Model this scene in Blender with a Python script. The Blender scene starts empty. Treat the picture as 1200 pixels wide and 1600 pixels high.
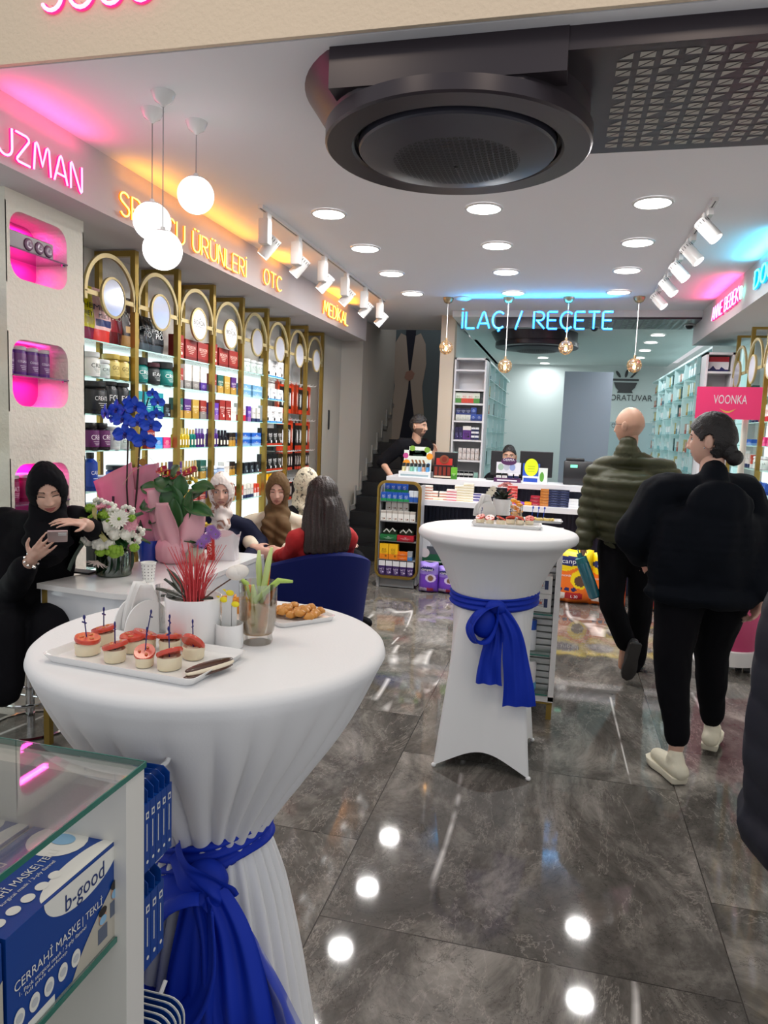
import bpy, math, random
from math import sin, cos, pi, radians, sqrt, exp
from mathutils import Vector as V, Matrix as MX, noise
random.seed(7)
S = bpy.context.scene
COL = S.collection
# ---------------------------------------------------------------- camera
RM = MX(((0.96981625, -0.06488019, 0.23504681), (0.24069892, 0.10057776, -0.96537461), (0.03899321, 0.9928115, 0.11315854)))
CAM = V((0, 0, 1.58)); FPX = 1123.0
cd = bpy.data.cameras.new('camera'); co = bpy.data.objects.new('camera', cd); COL.objects.link(co)
co.matrix_world = MX.Translation(CAM) @ RM.to_4x4()
cd.sensor_fit = 'VERTICAL'; cd.sensor_height = 36; cd.lens = 36 * FPX / 1600; cd.clip_start = 0.02
S.camera = co
S.view_settings.view_transform = 'Standard'; S.view_settings.look = 'None'
S.view_settings.gamma = 1; S.view_settings.use_curve_mapping = False
S.view_settings.exposure = 0.0
S.cycles.max_bounces = 6; S.cycles.diffuse_bounces = 3; S.cycles.glossy_bounces = 3
S.cycles.transparent_max_bounces = 12; S.cycles.sample_clamp_indirect = 4
S.cycles.caustics_reflective = False; S.cycles.caustics_refractive = False
# soft daylight from the street behind the open shop front
W = bpy.data.worlds.new('street_daylight'); S.world = W; W.use_nodes = True
W.node_tree.nodes['Background'].inputs[0].default_value = (0.95, 0.96, 1.0, 1)
W.node_tree.nodes['Background'].inputs[1].default_value = 0.72


def area(name, loc, rot, size, power, col=(1, 1, 1), size_y=None, disk=False, parent=None):
    l = bpy.data.lights.new(name, 'AREA'); l.energy = power; l.color = col
    l.shape = 'DISK' if disk else ('RECTANGLE' if size_y else 'SQUARE'); l.size = size
    if size_y: l.size_y = size_y
    o = bpy.data.objects.new(name, l); COL.objects.link(o); o.location = loc; o.rotation_euler = rot
    if parent: o.parent = parent
    return o


DOWN_SHOP = [(x, y) for y in (4.73, 5.64, 6.54, 7.48) for x in (-1.61, -0.58, 0.43)]
DOWN_LAB = [(1.09, 9.95), (1.09, 10.7), (1.11, 11.65), (1.13, 12.7), (-0.43, 12.9), (-0.42, 13.85)]
for x, y in DOWN_SHOP: area('downlight_lamp', (x, y, 2.975), (0, 0, 0), 0.19, 14, (1, 0.97, 0.94), disk=True)
for x, y in DOWN_LAB: area('downlight_lamp', (x, y, 2.905), (0, 0, 0), 0.16, 8, (0.9, 0.98, 1), disk=True)
for x in (-1.4, 0.6): area('front_fill_light', (x, 1.1, 3.9), (0, 0, 0), 0.5, 12, (1, 0.84, 0.66))  # unseen fill added over the entrance to brighten tables and fascia


# ---------------------------------------------------------------- helpers
def ray(px, py): return RM @ V((px - 600, 800 - py, -FPX))
def at(px, py, **k):
    a, v = list(k.items())[0]; i = 'XYZ'.index(a); r = ray(px, py)
    return CAM + r * ((v - CAM[i]) / r[i])


MATS = {}
def mat(name, col=(.8, .8, .8), rough=.5, metal=0, emis=0, ecol=None, bump=0, bscale=40, alpha=1, spec=.5, coat=0, var=0, sheen=0, trans=0, sub=0):
    if name in MATS: return MATS[name]
    m = bpy.data.materials.new(name); m.use_nodes = True; nt = m.node_tree; b = nt.nodes['Principled BSDF']
    b.inputs['Base Color'].default_value = (*col, 1); b.inputs['Roughness'].default_value = rough
    b.inputs['Metallic'].default_value = metal; b.inputs['Specular IOR Level'].default_value = spec
    b.inputs['Coat Weight'].default_value = coat; b.inputs['Sheen Weight'].default_value = sheen
    b.inputs['Alpha'].default_value = alpha; b.inputs['Transmission Weight'].default_value = trans
    b.inputs['Subsurface Weight'].default_value = sub
    if emis:
        b.inputs['Emission Color'].default_value = (*(ecol or col), 1); b.inputs['Emission Strength'].default_value = emis
    if bump or var:
        tc = nt.nodes.new('ShaderNodeTexCoord'); n = nt.nodes.new('ShaderNodeTexNoise'); n.inputs['Scale'].default_value = bscale; n.inputs['Detail'].default_value = 4
        nt.links.new(tc.outputs['Object'], n.inputs['Vector'])
        if bump:
            bp = nt.nodes.new('ShaderNodeBump'); bp.inputs['Strength'].default_value = bump; bp.inputs['Distance'].default_value = .01
            nt.links.new(n.outputs['Fac'], bp.inputs['Height']); nt.links.new(bp.outputs['Normal'], b.inputs['Normal'])
        if var:
            r = nt.nodes.new('ShaderNodeMix'); r.data_type = 'RGBA'
            r.inputs[6].default_value = (*[c * (1 - var) for c in col], 1); r.inputs[7].default_value = (*[min(1, c * (1 + var)) for c in col], 1)
            nt.links.new(n.outputs['Fac'], r.inputs[0]); nt.links.new(r.outputs[2], b.inputs['Base Color'])
    MATS[name] = m; return m


def glassy(name, tint=(1, 1, 1), gloss=.08, rough=.02, opac=0.0, ocol=(1, 1, 1)):
    """thin glass: mostly transparent with a fresnel reflection and an optional body colour"""
    if name in MATS: return MATS[name]
    m = bpy.data.materials.new(name); m.use_nodes = True; nt = m.node_tree; nt.nodes.clear()
    out = nt.nodes.new('ShaderNodeOutputMaterial'); t = nt.nodes.new('ShaderNodeBsdfTransparent'); t.inputs[0].default_value = (*tint, 1)
    g = nt.nodes.new('ShaderNodeBsdfGlossy'); g.inputs['Roughness'].default_value = rough
    d = nt.nodes.new('ShaderNodeBsdfDiffuse'); d.inputs[0].default_value = (*ocol, 1)
    lw = nt.nodes.new('ShaderNodeLayerWeight'); lw.inputs[0].default_value = .35
    mp = nt.nodes.new('ShaderNodeMath'); mp.operation = 'MULTIPLY_ADD'; mp.inputs[1].default_value = .5; mp.inputs[2].default_value = gloss
    nt.links.new(lw.outputs['Fresnel'], mp.inputs[0])
    m1 = nt.nodes.new('ShaderNodeMixShader'); m1.inputs[0].default_value = opac
    nt.links.new(t.outputs[0], m1.inputs[1]); nt.links.new(d.outputs[0], m1.inputs[2])
    m2 = nt.nodes.new('ShaderNodeMixShader'); nt.links.new(mp.outputs[0], m2.inputs[0])
    nt.links.new(m1.outputs[0], m2.inputs[1]); nt.links.new(g.outputs[0], m2.inputs[2]); nt.links.new(m2.outputs[0], out.inputs[0])
    MATS[name] = m; return m


def hexc(h):
    c = [int(h[i:i + 2], 16) / 255 for i in (0, 2, 4)]
    return tuple(x / 12.92 if x <= .04045 else ((x + .055) / 1.055) ** 2.4 for x in c)
def col(h, rough=.45, **k): return mat('paint_' + h + ('' if rough == .45 and not k else '_%d%s' % (rough * 100, len(k) or '')), hexc(h), rough, **k)


TXT = {}
def text_mesh(s, size=1.0):
    if s not in TXT:
        c = bpy.data.curves.new('lettering', 'FONT'); c.body = s; c.size = 1; c.align_x = 'CENTER'; c.align_y = 'CENTER'; c.resolution_u = 3
        o = bpy.data.objects.new('lettering', c); COL.objects.link(o)
        dg = bpy.context.evaluated_depsgraph_get(); me = o.evaluated_get(dg).to_mesh()
        TXT[s] = ([v.co.copy() for v in me.vertices], [list(p.vertices) for p in me.polygons])
        o.evaluated_get(dg).to_mesh_clear(); bpy.data.objects.remove(o); bpy.data.curves.remove(c)
    return TXT[s]


class MB:
    def __init__(s, xf=None): s.v = []; s.f = []; s.m = []; s.xf = xf
    def add(s, vs, fs, mi=0):
        o = len(s.v)
        s.v += [(s.xf @ V(p)) if s.xf else V(p) for p in vs]
        for i, f in enumerate(fs): s.f.append([o + j for j in f]); s.m.append(mi[i] if isinstance(mi, list) else mi)
        return s
    def box(s, c, d, mi=0, rz=0, M=None, bev=0):
        hx, hy, hz = d[0] / 2, d[1] / 2, d[2] / 2
        if bev:
            b = min(bev, hx * .9, hy * .9, hz * .9); vs = []
            for z, q in ((-hz, b * .7), (-hz + b, 0), (hz - b, 0), (hz, b * .7)):
                vs += [V((x, y, z)) for x, y in rrect(2 * hx - 2 * q, 2 * hy - 2 * q, max(b - q, .0005) if q else b, 2)]
            n = 12; fs = [list(range(n))[::-1], [36 + i for i in range(n)]]
            for k in range(3):
                for i in range(n): fs.append([k * n + i, k * n + (i + 1) % n, k * n + n + (i + 1) % n, k * n + n + i])
        else:
            vs = [V((x, y, z)) for x in (-hx, hx) for y in (-hy, hy) for z in (-hz, hz)]
            fs = [[0, 1, 3, 2], [4, 6, 7, 5], [0, 4, 5, 1], [2, 3, 7, 6], [0, 2, 6, 4], [1, 5, 7, 3]]
        r = M if M is not None else (MX.Rotation(rz, 3, 'Z') if rz else MX.Identity(3))
        return s.add([r @ p + V(c) for p in vs], fs, mi)
    def cyl(s, p0, p1, r0, r1=None, n=16, mi=0, caps=True):
        r1 = r0 if r1 is None else r1; p0 = V(p0); p1 = V(p1); d = (p1 - p0); L = d.length or 1e-6
        q = d.to_track_quat('Z', 'Y'); vs = []
        for p, r in ((p0, r0), (p1, r1)):
            for i in range(n): a = 2 * pi * i / n; vs.append(p + q @ V((r * cos(a), r * sin(a), 0)))
        fs = [[i, (i + 1) % n, n + (i + 1) % n, n + i] for i in range(n)]
        if caps: fs += [list(range(n))[::-1], list(range(n, 2 * n))]
        return s.add(vs, fs, mi)
    def lathe(s, prof, c=(0, 0, 0), n=24, mi=0, caps=True, fn=None, M=None):
        c = V(c); vs = []
        for j, (r, z) in enumerate(prof):
            for i in range(n):
                a = 2 * pi * i / n; rr = fn(r, z, a) if fn else r
                p = V((rr * cos(a), rr * sin(a), z)); vs.append((M @ p if M else p) + c)
        k = len(prof); fs = []; ms = []
        for j in range(k - 1):
            for i in range(n): fs.append([j * n + i, j * n + (i + 1) % n, (j + 1) * n + (i + 1) % n, (j + 1) * n + i]); ms.append(mi[j] if isinstance(mi, list) else mi)
        if caps:
            fs += [list(range(n))[::-1], list(range((k - 1) * n, k * n))]; ms += [ms[0], ms[-1]]
        return s.add(vs, fs, ms)
    def sph(s, c, r, mi=0, n=12, m=8, M=None):
        r = V((r, r, r)) if not hasattr(r, '__len__') else V(r)
        vs = []; fs = []
        for j in range(1, m):
            t = pi * j / m
            for i in range(n): a = 2 * pi * i / n; vs.append(V((r.x * sin(t) * cos(a), r.y * sin(t) * sin(a), r.z * cos(t))))
        vs += [V((0, 0, r.z)), V((0, 0, -r.z))]; T = len(vs) - 2
        for j in range(m - 2):
            for i in range(n): fs.append([j * n + i, (j + 1) * n + i, (j + 1) * n + (i + 1) % n, j * n + (i + 1) % n])
        for i in range(n): fs.append([T, i, (i + 1) % n]); fs.append([T + 1, (m - 2) * n + (i + 1) % n, (m - 2) * n + i])
        return s.add([(M @ p if M else p) + V(c) for p in vs], fs, mi)
    def cap(s, p0, p1, r0, r1=None, n=12, mi=0):
        """tapered capsule"""
        r1 = r0 if r1 is None else r1; p0 = V(p0); p1 = V(p1); d = p1 - p0
        if d.length < 1e-5: return s.sph(p0, max(r0, r1), mi)
        q = d.to_track_quat('Z', 'Y'); vs = []; rings = []
        for k in (-80, -45, 0): rings.append((p0, r0, radians(k)))
        for k in (0, 45, 80): rings.append((p1, r1, radians(k)))
        for p, r, t in rings:
            for i in range(n): a = 2 * pi * i / n; vs.append(p + q @ V((r * cos(t) * cos(a), r * cos(t) * sin(a), r * sin(t))))
        fs = []
        for j in range(5):
            for i in range(n): fs.append([j * n + i, j * n + (i + 1) % n, (j + 1) * n + (i + 1) % n, (j + 1) * n + i])
        fs += [list(range(n))[::-1], list(range(5 * n, 6 * n))]
        return s.add(vs, fs, mi)
    def chain(s, pts, mi=0, n=12):
        for (a, ra), (b, rb) in zip(pts, pts[1:]): s.cap(a, b, ra, rb, n, mi)
        return s
    def tube(s, pts, r, n=8, mi=0, closed=False, caps=True):
        pts = [V(p) for p in pts]; k = len(pts); vs = []; up = None
        rr = r if isinstance(r, (list, tuple)) else [r] * k
        for j, p in enumerate(pts):
            a = pts[(j - 1) % k] if (closed or j) else p; b = pts[(j + 1) % k] if (closed or j < k - 1) else p
            d = (b - a).normalized()
            if up is None: up = d.orthogonal().normalized()
            up = (up - d * up.dot(d)).normalized() if (up - d * up.dot(d)).length > 1e-4 else d.orthogonal().normalized()
            w = d.cross(up)
            for i in range(n): t = 2 * pi * i / n; vs.append(p + (up * cos(t) + w * sin(t)) * rr[j])
        fs = []
        for j in range(k if closed else k - 1):
            j2 = (j + 1) % k
            for i in range(n): fs.append([j * n + i, j * n + (i + 1) % n, j2 * n + (i + 1) % n, j2 * n + i])
        if caps and not closed: fs += [list(range(n))[::-1], [(k - 1) * n + i for i in range(n)]]
        return s.add(vs, fs, mi)
    def prism(s, poly, h0, h1, M=None, mi=0, side=None):
        """poly 2D extruded from z=h0 to h1, then M (4x4)"""
        n = len(poly); vs = [V((x, y, h0)) for x, y in poly] + [V((x, y, h1)) for x, y in poly]
        if M is not None: vs = [M @ p for p in vs]
        fs = [list(range(n))[::-1], list(range(n, 2 * n))] + [[i, (i + 1) % n, n + (i + 1) % n, n + i] for i in range(n)]
        return s.add(vs, fs, [mi, mi] + [mi if side is None else side] * n)
    def grid(s, fn, nu, nv, mi=0, keep=None, closeu=False):
        vs = [fn(i / nu, j / nv) for j in range(nv + 1) for i in range(nu + (0 if closeu else 1))]; w = nu if closeu else nu + 1; fs = []; ms = []
        for j in range(nv):
            for i in range(nu):
                f = [j * w + i, j * w + (i + 1) % w, (j + 1) * w + (i + 1) % w, (j + 1) * w + i]
                c = sum((V(vs[q]) for q in f), V((0, 0, 0))) / 4
                if keep and not keep(c): continue
                fs.append(f); ms.append(mi(c) if callable(mi) else mi)
        return s.add(vs, fs, ms)
    def text(s, t, c, right, up, h, mi=0, w=None, off=.0008):
        vs, fs = text_mesh(t); right = V(right).normalized(); up = V(up).normalized(); nrm = right.cross(up)
        W_ = max(p.x for p in vs) - min(p.x for p in vs); sc = h / .73; sx = sc if w is None else w / W_
        return s.add([V(c) + right * p.x * sx + up * p.y * sc + nrm * off for p in vs], fs, mi)
    def rect(s, c, right, up, w, h, mi=0, off=.0004):
        r = V(right).normalized() * w / 2; u = V(up).normalized() * h / 2; n_ = r.cross(u).normalized() * off; c = V(c) + n_
        return s.add([c - r - u, c + r - u, c + r + u, c - r + u], [[0, 1, 2, 3]], mi)
    def disc(s, c, right, up, rx, ry=None, mi=0, off=.0006, n=20, a0=0, a1=2 * pi):
        r = V(right).normalized() * rx; u = V(up).normalized() * (ry or rx); nn = r.cross(u).normalized() * off
        return s.add([V(c) + nn + r * cos(a0 + (a1 - a0) * i / n) + u * sin(a0 + (a1 - a0) * i / n) for i in range(n)], [list(range(n))], mi)
    def mesh(s, name, mats, smooth=False):
        me = bpy.data.meshes.new(name); me.from_pydata([tuple(p) for p in s.v], [], s.f)
        for m in (mats if isinstance(mats, (list, tuple)) else [mats]): me.materials.append(m)
        me.polygons.foreach_set('material_index', s.m); me.update()
        if smooth: me.shade_smooth() if smooth is True else me.set_sharp_from_angle(angle=radians(smooth))
        return me
    def build(s, name, mats, parent=None, smooth=False, loc=None, rz=0, solid=0, sub=0):
        me = s.mesh(name, mats, smooth)
        o = bpy.data.objects.new(name, me); COL.objects.link(o)
        if parent: o.parent = parent
        if loc is not None: o.location = loc
        if rz: o.rotation_euler = (0, 0, rz)
        if solid: md = o.modifiers.new('thickness', 'SOLIDIFY'); md.thickness = solid; md.offset = 0
        if sub: md = o.modifiers.new('smoothing', 'SUBSURF'); md.levels = sub; md.render_levels = sub
        return o


def remesh(mb, vox, smooth_it=2, disp=None, name='body'):
    o = mb.build(name, [mat('tmp')]); md = o.modifiers.new('r', 'REMESH'); md.mode = 'VOXEL'; md.voxel_size = vox
    if smooth_it: m2 = o.modifiers.new('s', 'SMOOTH'); m2.iterations = smooth_it; m2.factor = .6
    dg = bpy.context.evaluated_depsgraph_get(); me = bpy.data.meshes.new_from_object(o.evaluated_get(dg)); bpy.data.objects.remove(o)
    vs = [v.co.copy() for v in me.vertices]
    if disp:
        ns = [v.normal.copy() for v in me.vertices]; vs = [p + n_ * disp(p, n_) for p, n_ in zip(vs, ns)]
    fs = [list(p.vertices) for p in me.polygons]; bpy.data.meshes.remove(me)
    return vs, fs


def rm(mb, vox, name, mats, parent, smooth_it=2, disp=None, pick=None, extra=None):
    vs, fs = remesh(mb, vox, smooth_it, disp)
    q = MB(); ms = [pick(sum((vs[i] for i in f), V((0, 0, 0))) / len(f)) for f in fs] if pick else 0
    q.add(vs, fs, ms)
    if extra: q.add(*extra)
    return q.build(name, mats, parent, smooth=True)


def thing(name, label, cat, loc=(0, 0, 0), rz=0, group=None):
    o = bpy.data.objects.new(name, None); COL.objects.link(o); o.location = loc; o.rotation_euler = (0, 0, rz)
    o.empty_display_size = .05
    return tag(o, label, cat, group)
def tag(o, label, cat, group=None):
    o['label'] = label; o['category'] = cat
    if group: o['group'] = group
    return o
def struct(mb, name, mats, smooth=False, parent=None):
    o = mb.build(name, mats, parent, smooth)
    if not parent: o['kind'] = 'structure'
    return o
def copy_tree(o, parent=None):
    c = o.copy(); COL.objects.link(c)
    if parent: c.parent = parent
    for ch in list(o.children): copy_tree(ch, c)
    return c
def wob(p, s=8, a=.004): return a * noise.noise(V(p) * s)
def rrect(w, h, r, n=5):
    out = []
    for cx, cy, a0 in ((w / 2 - r, h / 2 - r, 0), (-w / 2 + r, h / 2 - r, 90), (-w / 2 + r, -h / 2 + r, 180), (w / 2 - r, -h / 2 + r, 270)):
        for i in range(n + 1): a = radians(a0 + 90 * i / n); out.append((cx + r * cos(a), cy + r * sin(a)))
    return out
X_, Y_, Z_ = V((1, 0, 0)), V((0, 1, 0)), V((0, 0, 1))
# ---------------------------------------------------------------- setting materials
def marble():
    m = bpy.data.materials.new('dark_marble_tiles'); m.use_nodes = True; nt = m.node_tree; N = nt.nodes.new; L = nt.links.new; b = nt.nodes['Principled BSDF']
    tc = N('ShaderNodeTexCoord'); mp = N('ShaderNodeMapping'); mp.inputs['Rotation'].default_value = (0, 0, radians(90)); mp.inputs['Location'].default_value = (-3.0, -.6, 0)
    L(tc.outputs['Object'], mp.inputs[0])
    br = N('ShaderNodeTexBrick'); br.inputs['Scale'].default_value = 1; br.inputs['Brick Width'].default_value = 1.27; br.inputs['Row Height'].default_value = 1.27
    br.inputs['Mortar Size'].default_value = .0022; br.offset = .36; br.inputs['Color1'].default_value = (0, 0, 0, 1); br.inputs['Color2'].default_value = (1, 1, 1, 1); br.inputs['Mortar'].default_value = (.5, .5, .5, 1)
    L(mp.outputs[0], br.inputs[0])
    sc = N('ShaderNodeVectorMath'); sc.operation = 'SCALE'; sc.inputs[3].default_value = 9; L(br.outputs['Color'], sc.inputs[0])
    ad = N('ShaderNodeVectorMath'); L(sc.outputs[0], ad.inputs[0]); L(tc.outputs['Object'], ad.inputs[1])
    def noise_(scale, detail, dist, rough=.6, st=None):
        n = N('ShaderNodeTexNoise'); n.inputs['Scale'].default_value = scale; n.inputs['Detail'].default_value = detail; n.inputs['Distortion'].default_value = dist; n.inputs['Roughness'].default_value = rough
        
        if st:
            mm = N('ShaderNodeMapping'); mm.inputs['Rotation'].default_value = (0, 0, radians(st[0])); mm.inputs['Scale'].default_value = (st[1], st[2], 1); L(ad.outputs[0], mm.inputs[0]); L(mm.outputs[0], n.inputs['Vector'])
        else: L(ad.outputs[0], n.inputs['Vector'])
        return n.outputs['Fac']
    def ridge(src, w):
        s1 = N('ShaderNodeMath'); s1.operation = 'SUBTRACT'; s1.inputs[1].default_value = .5; L(src, s1.inputs[0])
        s2 = N('ShaderNodeMath'); s2.operation = 'ABSOLUTE'; L(s1.outputs[0], s2.inputs[0])
        r = N('ShaderNodeMapRange'); r.inputs[1].default_value = 0; r.inputs[2].default_value = w; r.inputs[3].default_value = 1; r.inputs[4].default_value = 0; L(s2.outputs[0], r.inputs[0]); return r.outputs[0]
    cloud = noise_(1.7, 9, .6, .74, (-25, 1.5, .8)); ramp = N('ShaderNodeValToRGB'); e = ramp.color_ramp.elements
    e[0].position = .3; e[0].color = (.045, .042, .038, 1); e[1].position = .7; e[1].color = (.36, .335, .30, 1)
    e2 = ramp.color_ramp.elements.new(.5); e2.color = (.13, .12, .107, 1); L(cloud, ramp.inputs[0])
    v1 = ridge(noise_(1.0, 3, .0, .4, (38, 1.3, .14)), .007); v2 = ridge(noise_(2.0, 7, .5, .7, (-30, 1.4, .6)), .008); v3 = ridge(noise_(4, 7, .5, .7), .008)
    def mix(a, bcol, fac, amt):
        k = N('ShaderNodeMath'); k.operation = 'MULTIPLY'; k.inputs[1].default_value = amt; L(fac, k.inputs[0])
        x = N('ShaderNodeMix'); x.data_type = 'RGBA'; L(k.outputs[0], x.inputs[0]); L(a, x.inputs[6]); x.inputs[7].default_value = (*bcol, 1); return x.outputs[2]
    gate = N('ShaderNodeMath'); gate.operation = 'MULTIPLY'; L(v1, gate.inputs[0]); g2 = N('ShaderNodeMapRange'); g2.inputs[1].default_value = .42; g2.inputs[2].default_value = .52; L(noise_(3, 2, 0), g2.inputs[0]); L(g2.outputs[0], gate.inputs[1])
    c = mix(ramp.outputs[0], (.5, .45, .4), v2, .35); c = mix(c, (.02, .018, .016), v3, .55); c = mix(c, (.8, .78, .75), gate.outputs[0], .85)
    c = mix(c, (.03, .027, .025), br.outputs['Fac'], .8)
    L(c, b.inputs['Base Color']); b.inputs['Roughness'].default_value = .05; b.inputs['Specular IOR Level'].default_value = .5
    return m
M_FLOOR = marble()
M_WALL = mat('off_white_wall', (.78, .74, .68), .85, bump=.15, bscale=60)
M_PILL = mat('textured_cream_plaster', (.80, .76, .66), .9, bump=.6, bscale=45)
M_FASC = mat('textured_peach_plaster', (.74, .61, .46), .92, bump=.45, bscale=55)
M_CEIL = mat('ceiling_paint', (.83, .83, .86), .8)
M_LCEIL = mat('laboratory_paint', (.74, .78, .76), .75)
M_GOLD = mat('gold_metal', (.36, .24, .055), .38, .75)
M_BRASS = mat('brushed_brass', (.42, .33, .2), .35, .9)
M_PGOLD = mat('pale_gold_metal', (.50, .40, .2), .5, .5)
M_WHITE = mat('white_lacquer', (.82, .81, .80), .22, coat=.3)
M_MATTE = mat('white_matte', (.8, .8, .78), .6)
M_BLACK = mat('black_plastic', (.012, .012, .014), .4)
M_DARK = mat('dark_plum_metal', (.035, .027, .034), .32, .3)
M_CHROME = mat('chrome', (.75, .75, .76), .12, 1)
M_GLASS = glassy('clear_glass'); M_SHELF = glassy('shelf_glass', (.93, .99, .97), .06, opac=.06, ocol=(.6, .9, .82))
M_GEDGE = mat('green_glass_edge', (.02, .16, .12), .15, coat=.5)
M_BACKLIT = mat('backlit_panel', (1, 1, 1), .6, emis=1.1, ecol=(.86, 1, 1))
M_LABLIT = mat('laboratory_backlit_panel', (.8, 1, 1), .6, emis=.6, ecol=(.66, .95, .97))
M_LAMP = mat('lamp_diffuser', (1, 1, 1), .5, emis=5, ecol=(1, .98, .95))
M_NAVY = mat('navy_ribbed_panel', (.012, .017, .045), .5)
M_STEP = mat('black_stair_stone', (.006, .006, .008), .45)
M_TEAL = mat('stairwell_paint', (.10, .13, .14), .85)
M_SKIRT = mat('stair_skirting', (.3, .29, .27), .7)
# ---------------------------------------------------------------- structure
m = MB(); m.box((-.6, 6.6, -.05), (6.2, 17.2, .1)); struct(m, 'floor', M_FLOOR)
m = MB()   # the main ceiling, with a rear edge over the stairwell
m.box((-.33, 5.61, 3.1), (5.0, 5.88, .2)); m.box((-2.1, 9.35, 3.1), (1.5, 1.6, .2)); struct(m, 'ceiling', M_CEIL)
m = MB(); m.box((.2, 11.35, 3.0), (3.1, 5.6, .14)); m.box((-1.35, 12.4, 2.98), (.1, 3.6, .1)); struct(m, 'ceiling_laboratory', M_LCEIL)
m = MB(); m.box((-.6, 2.65, 3.1), (6.2, .02, .2)); m.box((-.6, 2.745, 3.7), (6.2, .21, 1.0)); struct(m, 'trim_1', M_FASC)                     # facade beam over the opening
m = MB(); m.box((-3.16, 5.0, 1.5), (.1, 6.4, 3)); struct(m, 'wall_left', M_WALL)
m = MB(); m.prism([(-3.2, 8.18), (-2.85, 8.18), (-2.82, 8.95), (-2.62, 9.25), (-2.62, 11.2), (-3.2, 11.2)], 0, 5)
struct(m, 'wall_stair_side', mat('stair_wall_paint', (.42, .39, .34), .85))
m = MB(); m.box((-2.1, 11.15, 3.2), (1.2, .1, 3.7)); struct(m, 'wall_stair_rear', M_TEAL)
m = MB(); m.box((-2.8, 5.78, 2.85), (.6, 6.34, .32)); struct(m, 'trim_2', mat('left_soffit_paint', (.60, .55, .56), .8))     # left soffit
m = MB(); m.box((1.69, 6.0, 2.85), (.62, 6.2, .32)); struct(m, 'trim_3', mat('right_soffit_paint', (.62, .60, .60), .8))
m = MB(); m.box((2.05, 5.6, 1.5), (.1, 6, 3)); struct(m, 'wall_right', M_WALL)
m = MB(); m.box((.3, 14.25, 1.5), (4, .1, 3)); struct(m, 'wall_back', M_LCEIL)
m = MB(); m.box((1.98, 11.4, 1.5), (.1, 5.7, 3)); struct(m, 'wall_laboratory_right', M_LCEIL)
m = MB(); m.box((-1.44, 11.7, 1.47), (.12, 5.2, 2.94)); struct(m, 'wall_laboratory_left', M_LCEIL)
m = MB(); m.box((-1.45, 8.98, 1.5), (.17, .16, 3.0)); struct(m, 'trim_4', mat('beige_column', (.62, .53, .42), .7))
# stairs
m = MB()
for k in range(8): m.box((-2.09, 8.3 + .265 * k + .7, .0875 + .175 * k), (1.05, 1.4, .175))
m.box((-2.0, 10.75, .75), (1.0, .7, 1.4))
st = m.build('stairs', [M_STEP]); st['kind'] = 'structure'
m = MB()
for k in range(11):
    y = 8.30 + .265 * k; m.box((-2.61, y - .02, .175 * (k + 1) + .0), (.02, .05, .28)); m.box((-2.61, y + .13, .175 * (k + 1) + .04), (.02, .3, .06))
struct(m, 'baseboard_stair', M_SKIRT)
m = MB(); m.box((-2.66, 9.2, .25), (.05, .4, .5)); struct(m, 'baseboard_left', M_SKIRT)

# pillar with three niches: front face with rounded openings
def pillar():
    x0, x1, y0, y1, zt = -3.11, -2.725, 3.10, 3.70, 2.70
    ny0, ny1 = 3.13, 3.555; nz = [(2.27, 2.6), (1.63, 1.97), (.98, 1.33)]
    m = MB(); yc = (ny0 + ny1) / 2; w = ny1 - ny0
    edges = [0]
    for a, b in sorted(nz): edges += [a - .03, b + .03]
    edges.append(zt); edges_ = edges
    for k in range(0, len(edges_), 2): m.box(((x0 + x1) / 2, (y0 + y1) / 2, (edges_[k] + edges_[k + 1]) / 2), (x1 - x0, y1 - y0, edges_[k + 1] - edges_[k]))
    for a, b in nz:
        zc = (a + b) / 2; h = b - a; inner = rrect(w, h, .085, 6); n = len(inner)
        outer = []
        for i_, (u, v) in enumerate(inner):
            H2, W2 = h / 2 + .03, (y1 - y0) / 2; t = min(W2 / max(abs(u), 1e-6), H2 / max(abs(v), 1e-6)); outer.append((u * t, v * t))
            if i_ % 7 == 3: outer[-1] = (math.copysign(W2, u), math.copysign(H2, v))
        vs = []; 
        for (u, v) in outer: vs.append(V((x1, (y0 + y1) / 2 + u * 1.0, zc + v)))
        for (u, v) in inner: vs.append(V((x1, yc + u, zc + v)))
        for (u, v) in inner: vs.append(V((x1 - .2, yc + u, zc + v)))
        fs = [[i, (i + 1) % n, n + (i + 1) % n, n + i] for i in range(n)] + [[n + i, n + (i + 1) % n, 2 * n + (i + 1) % n, 2 * n + i] for i in range(n)]
        m.add(vs, fs, 0)
        m.add([V((x1 - .2, yc + u, zc + v)) for u, v in inner], [list(range(n))], 1)
        for yy in (y0 + .004, y1 - .004): m.box(((x0 + x1) / 2 , yy, zc), (x1 - x0, .008, h + .06))
    return m
M_NICHE = mat('magenta_niche_back', (.75, .06, .42), .6)
struct(pillar(), 'wall_pillar', [M_PILL, M_NICHE])
for z in (2.6, 1.97, 1.33): area('niche_lamp', (-2.86, 3.34, z - .012), (0, 0, 0), .05, 1.7, (1, .06, .5), size_y=.3)
for z in (2.405, 1.775): area('niche_lamp', (-2.86, 3.34, z), (0, 0, 0), .04, .9, (1, .06, .5), size_y=.3)
# back panels that glow behind the left shelves (eight bays) and a bay before the pillar
m = MB(); m.box((-3.09, 5.9, 1.2), (.02, 4.4, 1.72)); struct(m, 'wall_left_lightbox', M_BACKLIT)
m = MB(); m.box((-3.09, 2.6, 1.35), (.02, .95, 2.0)); struct(m, 'wall_left_lightbox_front', M_BACKLIT)

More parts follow.
